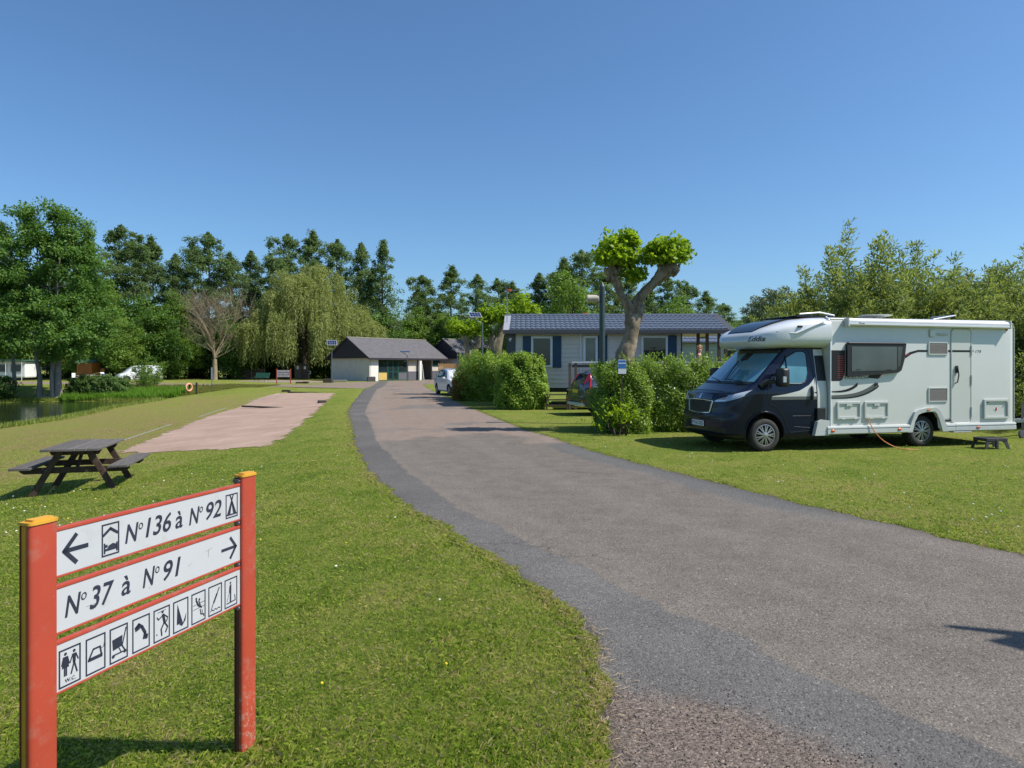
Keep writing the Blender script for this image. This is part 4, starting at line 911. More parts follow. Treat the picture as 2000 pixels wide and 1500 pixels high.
mb.add(vs, fs_); oc = mb.obj('overcab_pod', M_BODY2, mhr, smooth=60)
# skylight on the sloping nose
def on_top(x, v, off): 
    w, zt = float(OWd(x)), float(OT(x)); return Vector((x-off*.35, YC+v, float(OB(x))+(zt-float(OB(x)))*(.5+.5*(1-min(.999, abs(v)/w)**5.5)**(1/4.0*1.0)) + off))
mb = MB(); vs = []; nx_, ny_ = 10, 8
for i in range(nx_+1):
    for j in range(ny_+1):
        x = 1.02+.95*i/nx_; v = (-.62+1.24*j/ny_)*min(1, float(OWd(x))/1.05)*.95; vs.append(on_top(x, v, .012+.05*math.sin(math.pi*min(1, i/nx_+.02))*(.6)))
vs += [Vector((p.x, p.y, p.z-.07)) for p in vs]; m_ = (nx_+1)*(ny_+1)
fs_ = [(i*(ny_+1)+j, (i+1)*(ny_+1)+j, (i+1)*(ny_+1)+j+1, i*(ny_+1)+j+1) for i in range(nx_) for j in range(ny_)]
rim = [i*(ny_+1) for i in range(nx_+1)] + [nx_*(ny_+1)+j for j in range(1, ny_+1)] + [i*(ny_+1)+ny_ for i in range(nx_-1, -1, -1)] + list(range(ny_-1, 0, -1))
fs_ += [(a, b, b+m_, a+m_) for a, b in zip(rim, rim[1:]+rim[:1])]
mb.add(vs, fs_); mb.obj('skylight', M_SKYL, oc, smooth=50)
mb = MB(); mb.bbox(1.95, 2.85, .42, 1.72, 2.80, 2.835, .012); mb.M = Matrix.Rotation(0, 4, 'Y'); o = mb.obj('roof_panel', M_SKYL, oc)
mb = MB(); mb.tube([(2.0, .40, 2.86), (2.5, .40, 2.90), (2.86, .42, 2.845)], .016, 6); mb.tube([(2.86, .42, 2.84), (2.86, 1.7, 2.84)], .016, 6); mb.obj('roof_panel_rail', M_AWN, oc)
# overcab side moulding and lettering
mb = MB(); mb.tube([ocp(1.25, math.pi+.25-.50, .004)]+[Vector((x, YC-float(OWd(x))-.006, z)) for x, z in ((1.62,2.42),(1.8,2.50),(2.05,2.60),(2.35,2.70))], [.004,.02,.028,.024,.014], 7); mb.obj('side_moulding', M_BODY2, oc, smooth=60)
mb = MB(); mb.bbox(1.66, 1.76, YC-float(OWd(1.7))-.02, YC-float(OWd(1.7))+.03, 2.545, 2.585, .012); mb.obj('side_marker', M_GRAPH, oc)
def ocf(a, b, d):      # wraps lettering round the front near corner of the pod: a along the outline, b height
    zt_ = b; lo_, hi_ = .86, 1.5
    # find the plan outline point where the section half width at height b equals the offset
    for _ in range(24):
        xm = (lo_+hi_)/2; zt2, zb2, w = float(OT(xm)), float(OB(xm)), float(OWd(xm)); hh = (zt2-zb2)/2; zc = (zt2+zb2)/2
        u_ = abs((b-zc)/hh); vmax = 0 if u_ >= 1 else w*(1-u_**4.0)**(1/5.5)
        if vmax > abs(a): hi_ = xm
        else: lo_ = xm
    return Vector((hi_-.004-d, YC+a, b))
mb = MB(); text_mb('Elddis', mb, lambda a, b, d: ocf(-a, b, d), .54, 2.265, .36, .105, .3, .02, .003); mb.obj('maker_lettering', M_INK, oc)
# pod to body strip
mb = MB(); mb.tube([(2.43, -.012, z) for z in (.44, 1.5, 2.6)]+[(2.43, .03, 2.72), (2.43, .12, 2.79)], .014, 6); mb.obj('corner_strip', M_AWN, hab, smooth=60)
# gutters and roof edge
mb = MB(); mb.tube([(2.45, .02, 2.735), (7.05, .02, 2.735), (7.16, .02, 2.69), (7.205, .02, 2.58), (7.205, .02, .5)], .016, 6); mb.obj('edge_trim', M_TRIM, hab, smooth=60)
# skirt in mouldings
def skirt(x0, x1, front=False):
    mb = MB(); sec = [(-.015,.50),(-.045,.49),(-.055,.455),(-.038,.45),(-.038,.425),(-.055,.42),(-.055,.345),(-.030,.325),(.02,.325),(.02,.50)]
    mb.prism(sec, lambda a, b, d: (x0+d, a, b), x1-x0); o = mb.obj('side_skirt', M_TRIM, hab); return o
s1 = skirt(2.34, 4.40); s2 = skirt(5.32, 5.55); s3 = skirt(5.56, 7.19)
mb = MB(); mb.prism([(2.05,.31),(2.12,.60),(2.22,.64),(2.40,.62),(2.40,.31)], lambda a, b, d: (a, -.03+d, b), .10); mb.obj('skirt_end', M_TRIM, hab)
for sk, x in ((s1, 2.46), (s1, 4.10), (s3, 6.15)):
    mb = MB(); mb.ball((x, -.058, .405), (.055, .014, .028), 10); mb.obj('side_marker', M_AMB, sk, smooth=80)
arch = [(4.32,.33),(4.42,.58),(4.50,.76),(4.58,.81),(4.80,.85),(5.04,.855),(5.14,.80),(5.24,.62),(5.36,.33)]
inner = [(4.43,.33),(4.50,.56),(4.58,.70),(4.66,.735),(4.80,.765),(5.0,.77),(5.06,.73),(5.13,.60),(5.22,.33)]
mb = MB(); n_ = len(arch); vs = [(x, -.055, z) for x, z in arch] + [(x, -.050, z) for x, z in inner] + [(x, .01, z) for x, z in arch] + [(x, .03, z) for x, z in inner]
fs_ = []
for i in range(n_-1): fs_ += [(i, i+1, n_+i+1, n_+i), (i, i+1, 2*n_+i+1, 2*n_+i), (n_+i, n_+i+1, 3*n_+i+1, 3*n_+i), (2*n_+i, 2*n_+i+1, 3*n_+i+1, 3*n_+i)]
fs_ += [(0, n_, 3*n_, 2*n_), (n_-1, 2*n_-1, 4*n_-1, 3*n_-1)]
mb.add(vs, fs_); a_ = mb.obj('wheel_arch', M_TRIM, hab, smooth=30)
mb = MB(); mb.bbox(4.80, 4.88, -.062, -.05, .79, .82, .004); mb.obj('side_marker', M_AMB, a_)
# awning cassette
mb = MB(); sec = [(-.004,2.595),(-.10,2.60),(-.125,2.62),(-.125,2.66),(-.115,2.668),(-.125,2.676),(-.122,2.71),(-.10,2.735),(-.06,2.748),(-.004,2.75)]
mb.prism(sec, lambda a, b, d: (2.80+d, a, b-.018*d/4.2), 4.16); aw = mb.obj('awning_case', M_AWN, hab, smooth=25)
for xx in (2.785, 6.955):
    mb = MB(); mb.bbox(xx-.02, xx+.02, -.132, -.002, 2.575, 2.752, .012); mb.obj('awning_end_cap', M_TRIM, aw)
def sd_(a, b, d): return (a, -.0012-d, b)
mb = MB(); text_mb('Thule', mb, lambda a, b, d: (a, -.1255-d, b), 3.02, 2.63, .15, .03, .1, .02, .001); mb.obj('awning_lettering', M_INK, aw)
# big window
mb = MB(); mb.prism([(2.80,1.54),(2.80,2.22),(2.84,2.25),(4.22,2.25),(4.26,2.22),(4.22,1.90),(4.14,1.66),(4.06,1.61),(2.86,1.52)], lambda a, b, d: (a, -.065+d, b), .06); wf = mb.obj('window', M_BLACK, hab)
mb = MB(); mb.prism([(2.90,1.64),(2.90,2.16),(4.02,2.16),(4.02,1.70),(3.96,1.66)], lambda a, b, d: (a, -.070+d, b), .006); mb.obj('pane', M_BLINDW, wf)
mb = MB(); mb.prism([(4.04,1.72),(4.04,2.16),(4.16,2.16),(4.10,1.76)], lambda a, b, d: (a, -.0695+d, b), .006); mb.obj('pane', M_GLASS, wf)
mb = MB(); mb.tube([(2.82,-.07,2.235),(4.24,-.07,2.235)], .012, 6); mb.obj('window_rail', M_GRAPH, wf)
for x in (3.06, 3.82):
    mb = MB(); mb.bbox(x-.06, x+.06, -.074, -.070, 1.668, 1.684, .002); mb.obj('window_catch', M_BLACK, wf)
# graphics
def decal(pts, mat, name='decal', d=.0018):
    mb = MB(); mb.prism(pts, sd_, d); return mb.obj(name, mat, hab)
decal([(2.45,1.44),(2.45,2.08),(2.79,2.08),(2.79,1.62),(2.72,1.46),(2.66,1.44)], M_GRAPH)
for k in range(11): decal([(2.60,1.50+.045*k),(2.785,1.50+.045*k),(2.785,1.512+.045*k),(2.64,1.512+.045*k)], M_REDD, d=.003)
decal([(4.27,1.98),(4.40,2.05),(4.62,2.10),(4.86,2.10),(4.86,2.055),(4.62,2.055),(4.45,2.01),(4.30,1.92)], M_GRAPH)
decal([(4.28,1.985),(4.40,2.035),(4.40,2.02),(4.30,1.965)], M_REDD, d=.003)
decal([(5.40,2.055),(5.40,2.10),(5.47,2.10),(5.47,2.055)], M_GRAPH)
def ribbon(cx, w, mat, d=.0018):
    up = [(x, z+w(i/(len(cx)-1))/2) for i, (x, z) in enumerate(cx)]; dn = [(x, z-w(i/(len(cx)-1))/2) for i, (x, z) in enumerate(cx)]
    mb = MB(); n_ = len(cx); mb.add([sd_(*p, d) for p in up] + [sd_(*p, d) for p in dn], [(i, i+1, n_+i+1, n_+i) for i in range(n_-1)]); mb.obj('decal', mat, hab)
def curve_(x0, z0, x1, z1, n_=18, p=3.2): return [(x0+(x1-x0)*k/n_, z0+(z1-z0)*(k/n_)**p) for k in range(n_+1)]
ribbon(curve_(2.45, 1.11, 3.55, 1.36), lambda u: .06+.05*u, M_DGREY); ribbon(curve_(2.45, 1.075, 3.62, 1.33), lambda u: .014+.03*u, M_GRAPH, .0030)
ribbon([(3.50+.05*k, 1.345+.012*k) for k in range(3)], lambda u: .06, M_GRAPH, .0042)
ribbon(curve_(2.47, 1.215, 3.10, 1.37), lambda u: .022+.05*u, M_GRAPH)
decal([(3.34,1.50),(3.42,1.60),(3.74,1.60),(3.60,1.48)], M_GRAPH); decal([(3.60,1.49),(3.70,1.60),(3.73,1.60),(3.63,1.49)], M_REDD, d=.003)
mb = MB(); text_mb('EVOLUTION', mb, sd_, 2.78, 1.475, .58, .062, .35, .0, .002); mb.obj('model_lettering', M_GRAPH, hab)
mb = MB(); text_mb('Elddis', mb, sd_, 2.78, 1.548, .17, .036, .25, .0, .002); mb.obj('maker_lettering', M_GRAPH, hab)
mb = MB(); text_mb('175', mb, sd_, 6.12, 2.045, .17, .055, .3, .01, .002); text_mb('F', mb, sd_, 6.04, 2.045, .05, .055, .3, .02, .002); mb.obj('model_lettering', M_GRAPH, hab)
mb = MB(); text_mb('CCM', mb, sd_, 5.33, .585, .12, .022, 0, .01, .002); mb.box(5.31, 5.47, -.004, -.0012, .54, .575); mb.obj('small_lettering', M_GRAPH, hab)
# entrance door
def rr(x0, x1, z0, z1, r, n_=5):
    P = []
    for cx, cz, a0 in ((x1-r, z1-r, 0), (x0+r, z1-r, 90), (x0+r, z0+r, 180), (x1-r, z0+r, 270)): P += [(cx+r*math.cos(R(a0+90*k/n_)), cz+r*math.sin(R(a0+90*k/n_))) for k in range(n_+1)]
    return P
mb = MB(); mb.prism(rr(5.49, 5.99, .52, 2.55, .08), lambda a, b, d: (a, -.010+d, b), .009); dr = mb.obj('entrance_door', M_BODY, hab)
P_ = rr(5.475, 6.005, .505, 2.565, .09); mb = MB(); mb.tube([(a, -.006, b) for a, b in P_+P_[:1]], .012, 6, cap=False); mb.obj('door_frame', M_TRIM, dr, smooth=60)
decal([(5.50,2.055),(5.50,2.10),(5.98,2.10),(5.98,2.055)], M_GRAPH, d=.0102)
mb = MB(); mb.tube([(5.60,-.012,1.72),(5.61,-.05,1.70),(5.63,-.055,1.55),(5.60,-.05,1.40),(5.57,-.012,1.37)], .012, 6); mb.bbox(5.575, 5.635, -.045, -.011, 1.60, 1.76, .012); mb.obj('door_handle', M_BLACK, dr, smooth=50)
for z in (.75, 1.45, 2.1):
    mb = MB(); mb.bbox(5.995, 6.025, -.03, -.005, z-.11, z+.11, .006); mb.obj('hinge', M_TRIM, dr)
# vents, hatches, gas locker, lamps
def framed(name, x0, x1, z0, z1, fm, cm, fw=.035, proud=.028, label=None):
    mb = MB(); o_ = rr(x0, x1, z0, z1, .025, 3); i_ = rr(x0+fw, x1-fw, z0+fw, z1-fw, .01, 3); n_ = len(o_)
    vs = [(a, -.002, b) for a, b in o_]+[(a, -proud, b) for a, b in [((p[0]-(x0+x1)/2)*.98+(x0+x1)/2, (p[1]-(z0+z1)/2)*.97+(z0+z1)/2) for p in o_]]+[(a, -proud, b) for a, b in i_]+[(a, -.012, b) for a, b in i_]
    fs_ = []
    for r_ in range(3): fs_ += [(r_*n_+k, r_*n_+(k+1)%n_, (r_+1)*n_+(k+1)%n_, (r_+1)*n_+k) for k in range(n_)]
    mb.add(vs, fs_); o = mb.obj(name, fm, hab); 
    mb = MB(); mb.box(x0+fw-.002, x1-fw+.002, -.011, -.003, z0+fw-.002, z1-fw+.002); mb.obj('centre_panel', cm, o); return o
for z0, z1 in ((1.99, 2.275), (.97, 1.29)):
    v_ = framed('fridge_vent', 4.87, 5.385, z0, z1, M_TRIM, M_VENT, .028, .02)
    k = int((z1-z0-.07)/.018)
    mb = MB()
    for i in range(k): mb.box(4.905, 5.35, -.016, -.011, z0+.034+.018*i, z0+.034+.018*i+.009)
    o = mb.obj('louvre', M_VENT, v_)
for x0, x1 in ((2.58, 3.17), (3.25, 3.86)):
    h = framed('locker_hatch', x0, x1, .64, 1.005, M_TRIM, M_BODY, .045, .035)
    mb = MB(); cx = (x0+x1)/2; mb.bbox(cx-.07, cx+.07, -.033, -.01, .90, .985, .01); mb.ball((cx, -.034, .93), .012, 6); mb.obj('latch', M_TRIM, h)
    for dx in (-.15, .15):
        mb = MB(); mb.bbox(cx+dx-.04, cx+dx+.04, -.045, -.02, .635, .655, .004); mb.obj('hatch_hinge', M_TRIM, h)
h = framed('gas_locker', 6.33, 7.02, .58, 1.02, M_TRIM, M_BODY, .05, .04)
mb = MB(); c = (6.675, .80); mb.prism([(c[0],c[1]-.075),(c[0]+.06,c[1]),(c[0],c[1]+.075),(c[0]-.06,c[1])], lambda a, b, d: (a, -.0125-d, b), .002); d_ = mb.obj('hazard_sticker', M_PLATE, h)
mb = MB(); mb.prism([(c[0]-.015,c[1]-.045),(c[0]+.02,c[1]-.04),(c[0]+.028,c[1]),(c[0]+.01,c[1]+.05),(c[0]-.012,c[1]+.03),(c[0]-.028,c[1]-.01)], lambda a, b, d: (a, -.0145-d, b), .002); mb.obj('flame', M_REDD, d_)
for x in (6.42, 6.94):
    mb = MB(); mb.ball((x, -.04, .945), .016, 8); mb.obj('latch', M_BLACK if x < 6.5 else M_TRIM, h)
mb = MB(); mb.ball((6.98, -.01, 2.60), (.025, .022, .07), 8); mb.obj('side_marker', M_REDL, hab, smooth=60)
mb = MB(); mb.ball((5.25, -.008, 2.44), (.17, .035, .025), 12); mb.obj('awning_lamp', M_TRIM, hab, smooth=60)
mb = MB(); mb.bbox(4.90, 5.02, -.03, -.002, 2.38, 2.54, .02); mb.obj('flue_cowl', M_BODY, hab)
mb = MB(); mb.bbox(5.50, 5.98, -.05, .3, .30, .325, .006); mb.bbox(5.55, 5.93, -.0, .3, .34, .40, .006); mb.obj('entrance_step', M_TRIM, hab)
# roof: satellite dish, dome, rooflights
mb = MB(); mb.lathe([(.001,.012),(.20,.0),(.34,.03),(.36,.045),(.33,.05),(.001,.035)], 28, 'Z', (4.35, .95, 2.86)); mb.tube([(4.35,.95,2.76),(4.36,.95,2.87)], .05, 8); mb.obj('satellite_dish', M_TRIM, hab, smooth=40)
mb = MB(); mb.ball((5.35, 1.0, 2.78), (.16, .16, .06), 12); mb.obj('roof_dome', M_PLATE, hab, smooth=60)
mb = MB(); mb.add([(5.55,.55,2.775),(6.15,.55,2.87),(6.15,1.2,2.87),(5.55,1.2,2.775),(5.55,.55,2.80),(6.15,.55,2.90),(6.15,1.2,2.90),(5.55,1.2,2.80)], [(0,3,2,1),(4,5,6,7),(0,1,5,4),(1,2,6,5),(2,3,7,6),(3,0,4,7)]); mb.obj('open_rooflight', M_SKYL, hab)
mb = MB(); mb.tube([(5.55,.54,2.81),(6.16,.54,2.91),(6.16,1.21,2.91)], .015, 6); mb.obj('rooflight_rim', M_AWN, hab)

# orange hook-up cable from the second hatch down to the grass
Mw = Matrix.Translation(mhr.location) @ Matrix.Rotation(math.atan2(.228, .9737), 4, 'Z')
def mhp(x, y, z): return Mw @ Vector((x, y, z))
M_ORANGE = paint('orange_cable', (0.62, 0.20, 0.04), 0.5, var=0.1)
mb = MB(); pts = [mhp(3.32, -.02, .66), mhp(3.36, -.07, .52), mhp(3.46, -.10, .34), mhp(3.62, -.18, .16), mhp(3.80, -.30, .05), mhp(3.98, -.40, .018), mhp(4.2, -.44, .014)]
sm = []
for i in range(len(pts)-1):
    p0, p1, p2, p3 = pts[max(i-1, 0)], pts[i], pts[i+1], pts[min(i+2, len(pts)-1)]
    for k in range(6):
        u = k/6; sm.append(.5*((2*p1)+(p2-p0)*u+(2*p0-5*p1+4*p2-p3)*u*u+(-p0+3*p1-3*p2+p3)*u**3))
mb.tube(sm+[pts[-1]], .009, 7); o = mb.obj('power_cable', M_ORANGE, smooth=60); tag(o, 'orange power cable hanging from the motorhome hatch down to the grass', 'cable')

# plastic step in front of the entrance
p = mhp(5.95, -.52, 0)
stp = thing('step_stool', 'dark grey plastic step stool on the grass beside the motorhome entrance', 'step stool', p, R(8))
M_STOOL = paint('charcoal_plastic', (0.040, 0.038, 0.042), 0.6, var=0.2)
mb = MB(); mb.bbox(-.25, .25, -.18, .18, .165, .235, .014); tp = mb.obj('top', M_STOOL, stp)
mb = MB(); 
for i in range(5): mb.box(-.2, .2, -.13+.06*i, -.10+.06*i, .2351, .239)
mb.obj('grip_strip', M_BLACK, tp)
for sx in (-1, 1):
    for sy in (-1, 1):
        mb = MB(); mb.prism([(sx*.235,.205),(sx*.295,0),(sx*.235,0),(sx*.20,.10),(sx*.13,.17),(sx*.10,.205)], lambda a, b, d: (a, sy*.17+(.02*(1-b/.205)-d)*sy, b), .02); mb.obj('leg', M_STOOL, stp)
mb = MB(); mb.bbox(-.03, .03, -.19, -.15, 0, .205, .01); mb.obj('leg', M_STOOL, stp)
# drawbar of a trailer standing behind the motorhome
p = mhp(8.0, 1.05, 0)
tr = thing('trailer', 'galvanised trailer drawbar with jockey wheel behind the motorhome', 'trailer', p, math.atan2(.228, .9737))
M_GALV = paint('galvanised_steel', (0.34, 0.35, 0.37), 0.4, 0.7, var=0.2, scale=18)
for s in (-1, 1):
    mb = MB(); mb.beam((.25, 0, .42), (2.6, s*.75, .42), .06, .08, (0, 0, 1), .008); mb.obj('drawbar', M_GALV, tr)
mb = MB(); mb.bbox(-.12, .35, -.06, .06, .40, .48, .02); mb.ball((-.12, 0, .43), .06, 10); mb.obj('coupling', M_GALV, tr)
mb = MB(); mb.tube([(.55, -.10, .10), (.55, -.10, .85)], .024, 10); mb.tube([(.55, -.10, .85), (.55, -.22, .87)], .012, 6); mb.lathe([(.03,-.035),(.10,-.03),(.10,.03),(.03,.035)], 18, 'Y', (.55, -.10, .10)); mb.obj('jockey_wheel', M_STEEL, tr, smooth=40)
mb = MB(); mb.box(2.6, 4.4, -.85, .85, .38, .44); mb.bbox(2.6, 4.4, -.88, -.84, .44, .80, .01); mb.bbox(2.6, 4.4, .84, .88, .44, .80, .01); mb.bbox(2.58, 2.62, -.84, .84, .44, .80, .01); mb.obj('trailer_bed', M_GALV, tr)
wheel(tr, 3.5, -.98, -1, .28, .16); wheel(tr, 3.5, .98, 1, .28, .16)
# ------------------------------------------------------------------ wash house and its neighbour
def tiles_mat(name, a, b_, sx=1.0):
    m, t, b = new_mat(name); n = noise(t, 2.2, 8, 0.7, objco(t)); n2 = noise(t, 9, 5, 0.7, objco(t))
    r = ramp(t, n.outputs['Fac'], [(0.3, a), (0.7, b_)]); k = mapr(t, n2.outputs['Fac'], 0.64, 0.70, 0, 0.7); c = mixc(t, k, r.outputs[0], (0.30, 0.31, 0.27))
    t.links.new(c, b.inputs['Base Color']); b.inputs['Roughness'].default_value = 0.75; bump(t, b, n2.outputs['Fac'], 0.3, 0.01); return m
M_SLATE = tiles_mat('old_slate', (0.085, 0.080, 0.088), (0.135, 0.128, 0.130)); M_DARKCLAD = paint('dark_gable_boards', (0.020, 0.018, 0.026), 0.7, var=0.25, scale=3)
M_RENDER = paint('cream_render', (0.58, 0.53, 0.47), 0.85, var=0.05, scale=1.5, dirt=((0.35,0.33,0.28), 1.2, 0.35)); M_RWHITE = paint('white_render', (0.74, 0.72, 0.68), 0.85, var=0.04)
M_GFRAME = paint('dark_green_frame', (0.012, 0.075, 0.060), 0.45, var=0.1); M_YPANEL = paint('yellow_panel', (0.60, 0.42, 0.13), 0.6, var=0.08); M_GREYT = paint('grey_tiling', (0.13, 0.13, 0.155), 0.4, var=0.08)
M_PALEW = wood('pale_wood_slats', (0.42, 0.24, 0.10), (0.58, 0.36, 0.17), 3, (1, 8, 8)); M_INNER = paint('dim_interior', (0.10, 0.095, 0.085), 0.9)
M_CONC = paint('concrete', (0.21, 0.195, 0.165), 0.9, var=0.2, scale=9)
def gable_building(root, L, W, eave, ridge, over=.45, walls=True, rows=14):
    """local: x along the front (0..L), y depth (0..W)"""
    th = .12
    for s, nm in ((0, 'roof_slope'), (1, 'roof_slope')):
        y_e = -over if s == 0 else W+over; slope_z = (ridge-eave)/(W/2)*over
        ze = eave-slope_z; 
        o = bpy.data.objects.new('roof_slope', None)
        mb = MB(); nr = rows
        for i in range(nr):
            a, b = i/nr, (i+1)/nr; f = lambda u: (y_e+(W/2-y_e)*u, ze+(ridge-ze)*u)
            y0, z0 = f(a); y1, z1 = f(min(1, b+.02)); lift = .035
            mb.add([(-over,y0,z0+lift),(L+over,y0,z0+lift),(L+over,y1,z1+.005),(-over,y1,z1+.005),(-over,y0,z0-.0),(L+over,y0,z0-.0)], [(0,1,2,3),(4,5,1,0)])
        f0 = (y_e, ze); mb.add([(-over,f0[0],f0[1]-th),(L+over,f0[0],f0[1]-th),(L+over,W/2,ridge-th),(-over,W/2,ridge-th)], [(0,1,2,3)])
        mb.obj('roof_slope', M_SLATE, root, fix=False)
        mb = MB(); mb.box(-over-.02, L+over+.02, y_e-.04 if s == 0 else y_e-.0, y_e if s == 0 else y_e+.04, ze-.20, ze+.02); mb.obj('fascia', M_DARKCLAD, root)
        mb = MB()
        for x in (-over, L+over): mb.beam((x, y_e, ze-.06), (x, W/2, ridge-.06), .06, .2, (0, 0, 1))
        mb.obj('barge_board', M_DARKCLAD, root)
    mb = MB(); mb.tube([(-over, W/2, ridge+.02), (L+over, W/2, ridge+.02)], .09, 8); mb.obj('ridge_cap', M_CONC, root)
    for x in (-.02, L-.06):
        mb = MB(); mb.prism([(-over+.04, eave-.28),(W+over-.04, eave-.28),(W/2, ridge-.14)], lambda a, b, d: (x-.30+d if x < 0 else x+.22+d, a, b), .08)
        mb.obj('gable_boards', M_DARKCLAD, root)
A0 = Vector((-16.5, 79.0, 0)) ; dirF = Vector((.645, .764, 0)); Lw, Ww = 11.8, 7.5
wh = thing('wash_house', 'low cream wash house with slate roof and green framed doors at the road end', 'building', A0, math.atan2(.764, .645))
gable_building(wh, Lw, Ww, 2.95, 5.15)
mb = MB(); mb.box(0, .25, 0, Ww, 0, 2.75); mb.obj('gable_wall', M_RENDER, wh)
mb = MB(); mb.box(Lw-.25, Lw, 0, Ww, 0, 2.75); mb.box(.25, Lw-.25, Ww-.25, Ww, 0, 2.75); mb.obj('wall', M_RENDER, wh)
mb = MB(); mb.box(.251, 1.3, -.002, .25, 0, 2.75); mb.obj('corner_wall', M_RWHITE, wh)
mb = MB(); mb.box(.25, Lw-.25, 3.6, 3.8, 0, 2.7); mb.obj('inner_wall', M_RENDER, wh); mb = MB(); mb.box(.25, Lw-.25, .25, Ww-.25, 2.70, 2.745); mb.obj('ceiling', M_INNER, wh); mb = MB(); mb.box(.25, Lw-.25, 0.0, Ww-.25, 0, .03); mb.obj('floor_slab', M_CONC, wh)
# glazed front: bay of green frames
gf = bpy.data.objects.new('glazed_front', None); COL.objects.link(gf); gf.parent = wh
for x0, x1, zs in ((1.32, 2.75, 'pp'), (2.78, 3.55, 'd'), (3.58, 4.35, 'd'), (4.38, 5.9, 'w')):
    mb = MB()
    for x in (x0, x1-.08): mb.box(x, x+.08, .06, .13, .03, 2.62)
    for z in (.03, 1.0, 2.54): mb.box(x0+.081, x1-.081, .062, .128, z, z+.08)
    mb.obj('green_frame', M_GFRAME, gf)
    g_ = MB(); g_.box(x0+.08, x1-.08, .09, .10, 1.08, 2.54); g_.obj('pane', M_GLASS, gf)
    g_ = MB(); g_.box(x0+.08, x1-.08, .09, .10, .11, 1.0); g_.obj('lower_panel', M_YPANEL if zs == 'pp' else (M_GREYT if zs == 'w' else M_GLASS), gf)
mb = MB(); mb.box(5.92, 7.4, .02, .2, 0, 2.75); mb.obj('pier_wall', M_RENDER, wh); mb = MB(); mb.box(5.93, 7.39, .0, .019, 0, 1.1); mb.obj('grey_dado', M_GREYT, wh)
mb = MB(); mb.box(7.4, 7.75, -.42, -.15, 0, 2.62); mb.obj('porch_column', M_RWHITE, wh)
for x in (8.0, 8.9, 9.75):
    mb = MB(); mb.box(x, x+.07, 1.6, 1.67, .03, 2.6); mb.obj('green_post', M_GFRAME, wh)
mb = MB(); mb.box(7.42, 9.9, 1.61, 1.66, 2.45, 2.6); mb.box(7.42, 9.9, 1.61, 1.66, 1.0, 1.07); mb.obj('green_rail', M_GFRAME, wh)
mb = MB(); mb.box(7.45, 9.85, 1.63, 1.64, 1.07, 2.45); mb.obj('pane', M_GLASS, wh)
mb = MB(); mb.box(9.95, Lw-.25, .05, .2, 0, 2.75); mb.obj('pier_wall', M_RENDER, wh); mb = MB(); mb.box(9.96, Lw-.3, .02, .049, 0, 1.15); mb.obj('grey_dado', M_GREYT, wh)
mb = MB(); mb.box(10.05, 11.2, -.03, .02, 1.75, 2.5); mb.obj('green_notice_board', M_GFRAME, wh)
# a ladder leans in the porch
ld = thing('ladder', 'white ladder leaning against the porch column of the wash house', 'ladder', A0 + dirF*7.95 + Vector((.3, -.35, 0)), math.atan2(.764, .645))
for s in (-.2, .2): mb = MB(); mb.beam((s, 0, 0), (s, .35, 2.1), .05, .03, (0, 1, 0)); mb.obj('side_rail', M_PLATE, ld)
for k in range(7): mb = MB(); mb.beam((-.18, .045+.045*k, .26+.27*k), (.18, .045+.045*k, .26+.27*k), .03, .03); mb.obj('rung', M_PLATE, ld)
# neighbour building behind
A1 = Vector((-6.2, 88.0, 0)); nb = thing('service_building', 'second dark-gabled slate roofed building half hidden behind the pollard trees', 'building', A1, math.atan2(.764, .645))
gable_building(nb, 9.0, 7.0, 3.0, 5.3, rows=10)
mb = MB(); mb.box(0, 9, 0, .25, 0, 2.8); mb.box(0, .25, .251, 7, 0, 2.8); mb.box(8.75, 9, .251, 7, 0, 2.8); mb.box(.251, 8.749, 6.75, 7, 0, 2.8); mb.obj('wall', M_RENDER, nb)
mb = MB(); mb.box(3.0, 4.4, -.04, -.002, 1.0, 2.2); w_ = mb.obj('window', M_GFRAME, nb); mb = MB(); mb.box(3.08, 4.32, -.05, -.041, 1.08, 2.12); mb.obj('pane', M_GLASS, w_)
# horizontal slat fence between them
fn = thing('slat_fence', 'pale orange horizontal slat fence beside the wash house', 'fence', (-9.15, 84.6, 0), R(8)); fn.scale = (.8, 1, 1)
for k in range(12): mb = MB(); mb.bbox(0, 3.3, 0, .03, .08+.165*k, .22+.165*k, .006); mb.obj('slat', M_PALEW, fn)
for x in (0.0, 1.6, 3.2): mb = MB(); mb.box(x, x+.09, .031, .12, 0, 2.15); mb.obj('post', M_PALEW, fn)

# ------------------------------------------------------------------ mobile home
M_CLAD = paint('beige_cladding', (0.62, 0.565, 0.50), 0.7, var=0.05, scale=2); M_TILE = paint('blue_grey_roof_sheet', (0.105, 0.125, 0.165), 0.4, 0.0, var=0.10, scale=3); M_NAVYS = paint('navy_shutter', (0.010, 0.045, 0.095), 0.55, var=0.08)
M_WFR = paint('white_frame', (0.70, 0.70, 0.72), 0.4, var=0.03); M_GREY_T = paint('anthracite_trim', (0.060, 0.062, 0.070), 0.5); M_POSTB = wood('brown_porch_wood', (0.10, 0.070, 0.058), (0.17, 0.125, 0.105), 5, (8, 8, 1))
M_PANE1 = glassy('window_pane_green', (0.015, 0.020, 0.014), 0.03, .5)
mh = thing('mobile_home', 'beige mobile home with blue grey tiled roof and navy shutters behind the hedge', 'mobile home', (-.22, 29.3, 0), R(-1.2)); mh.scale = (1.073, 1.073, 1.05)
ML, MW = 8.85, 3.9; zf, ze, zr = .78, 3.10, 3.85
XW = 6.95      # the closed part ends here, then the covered porch
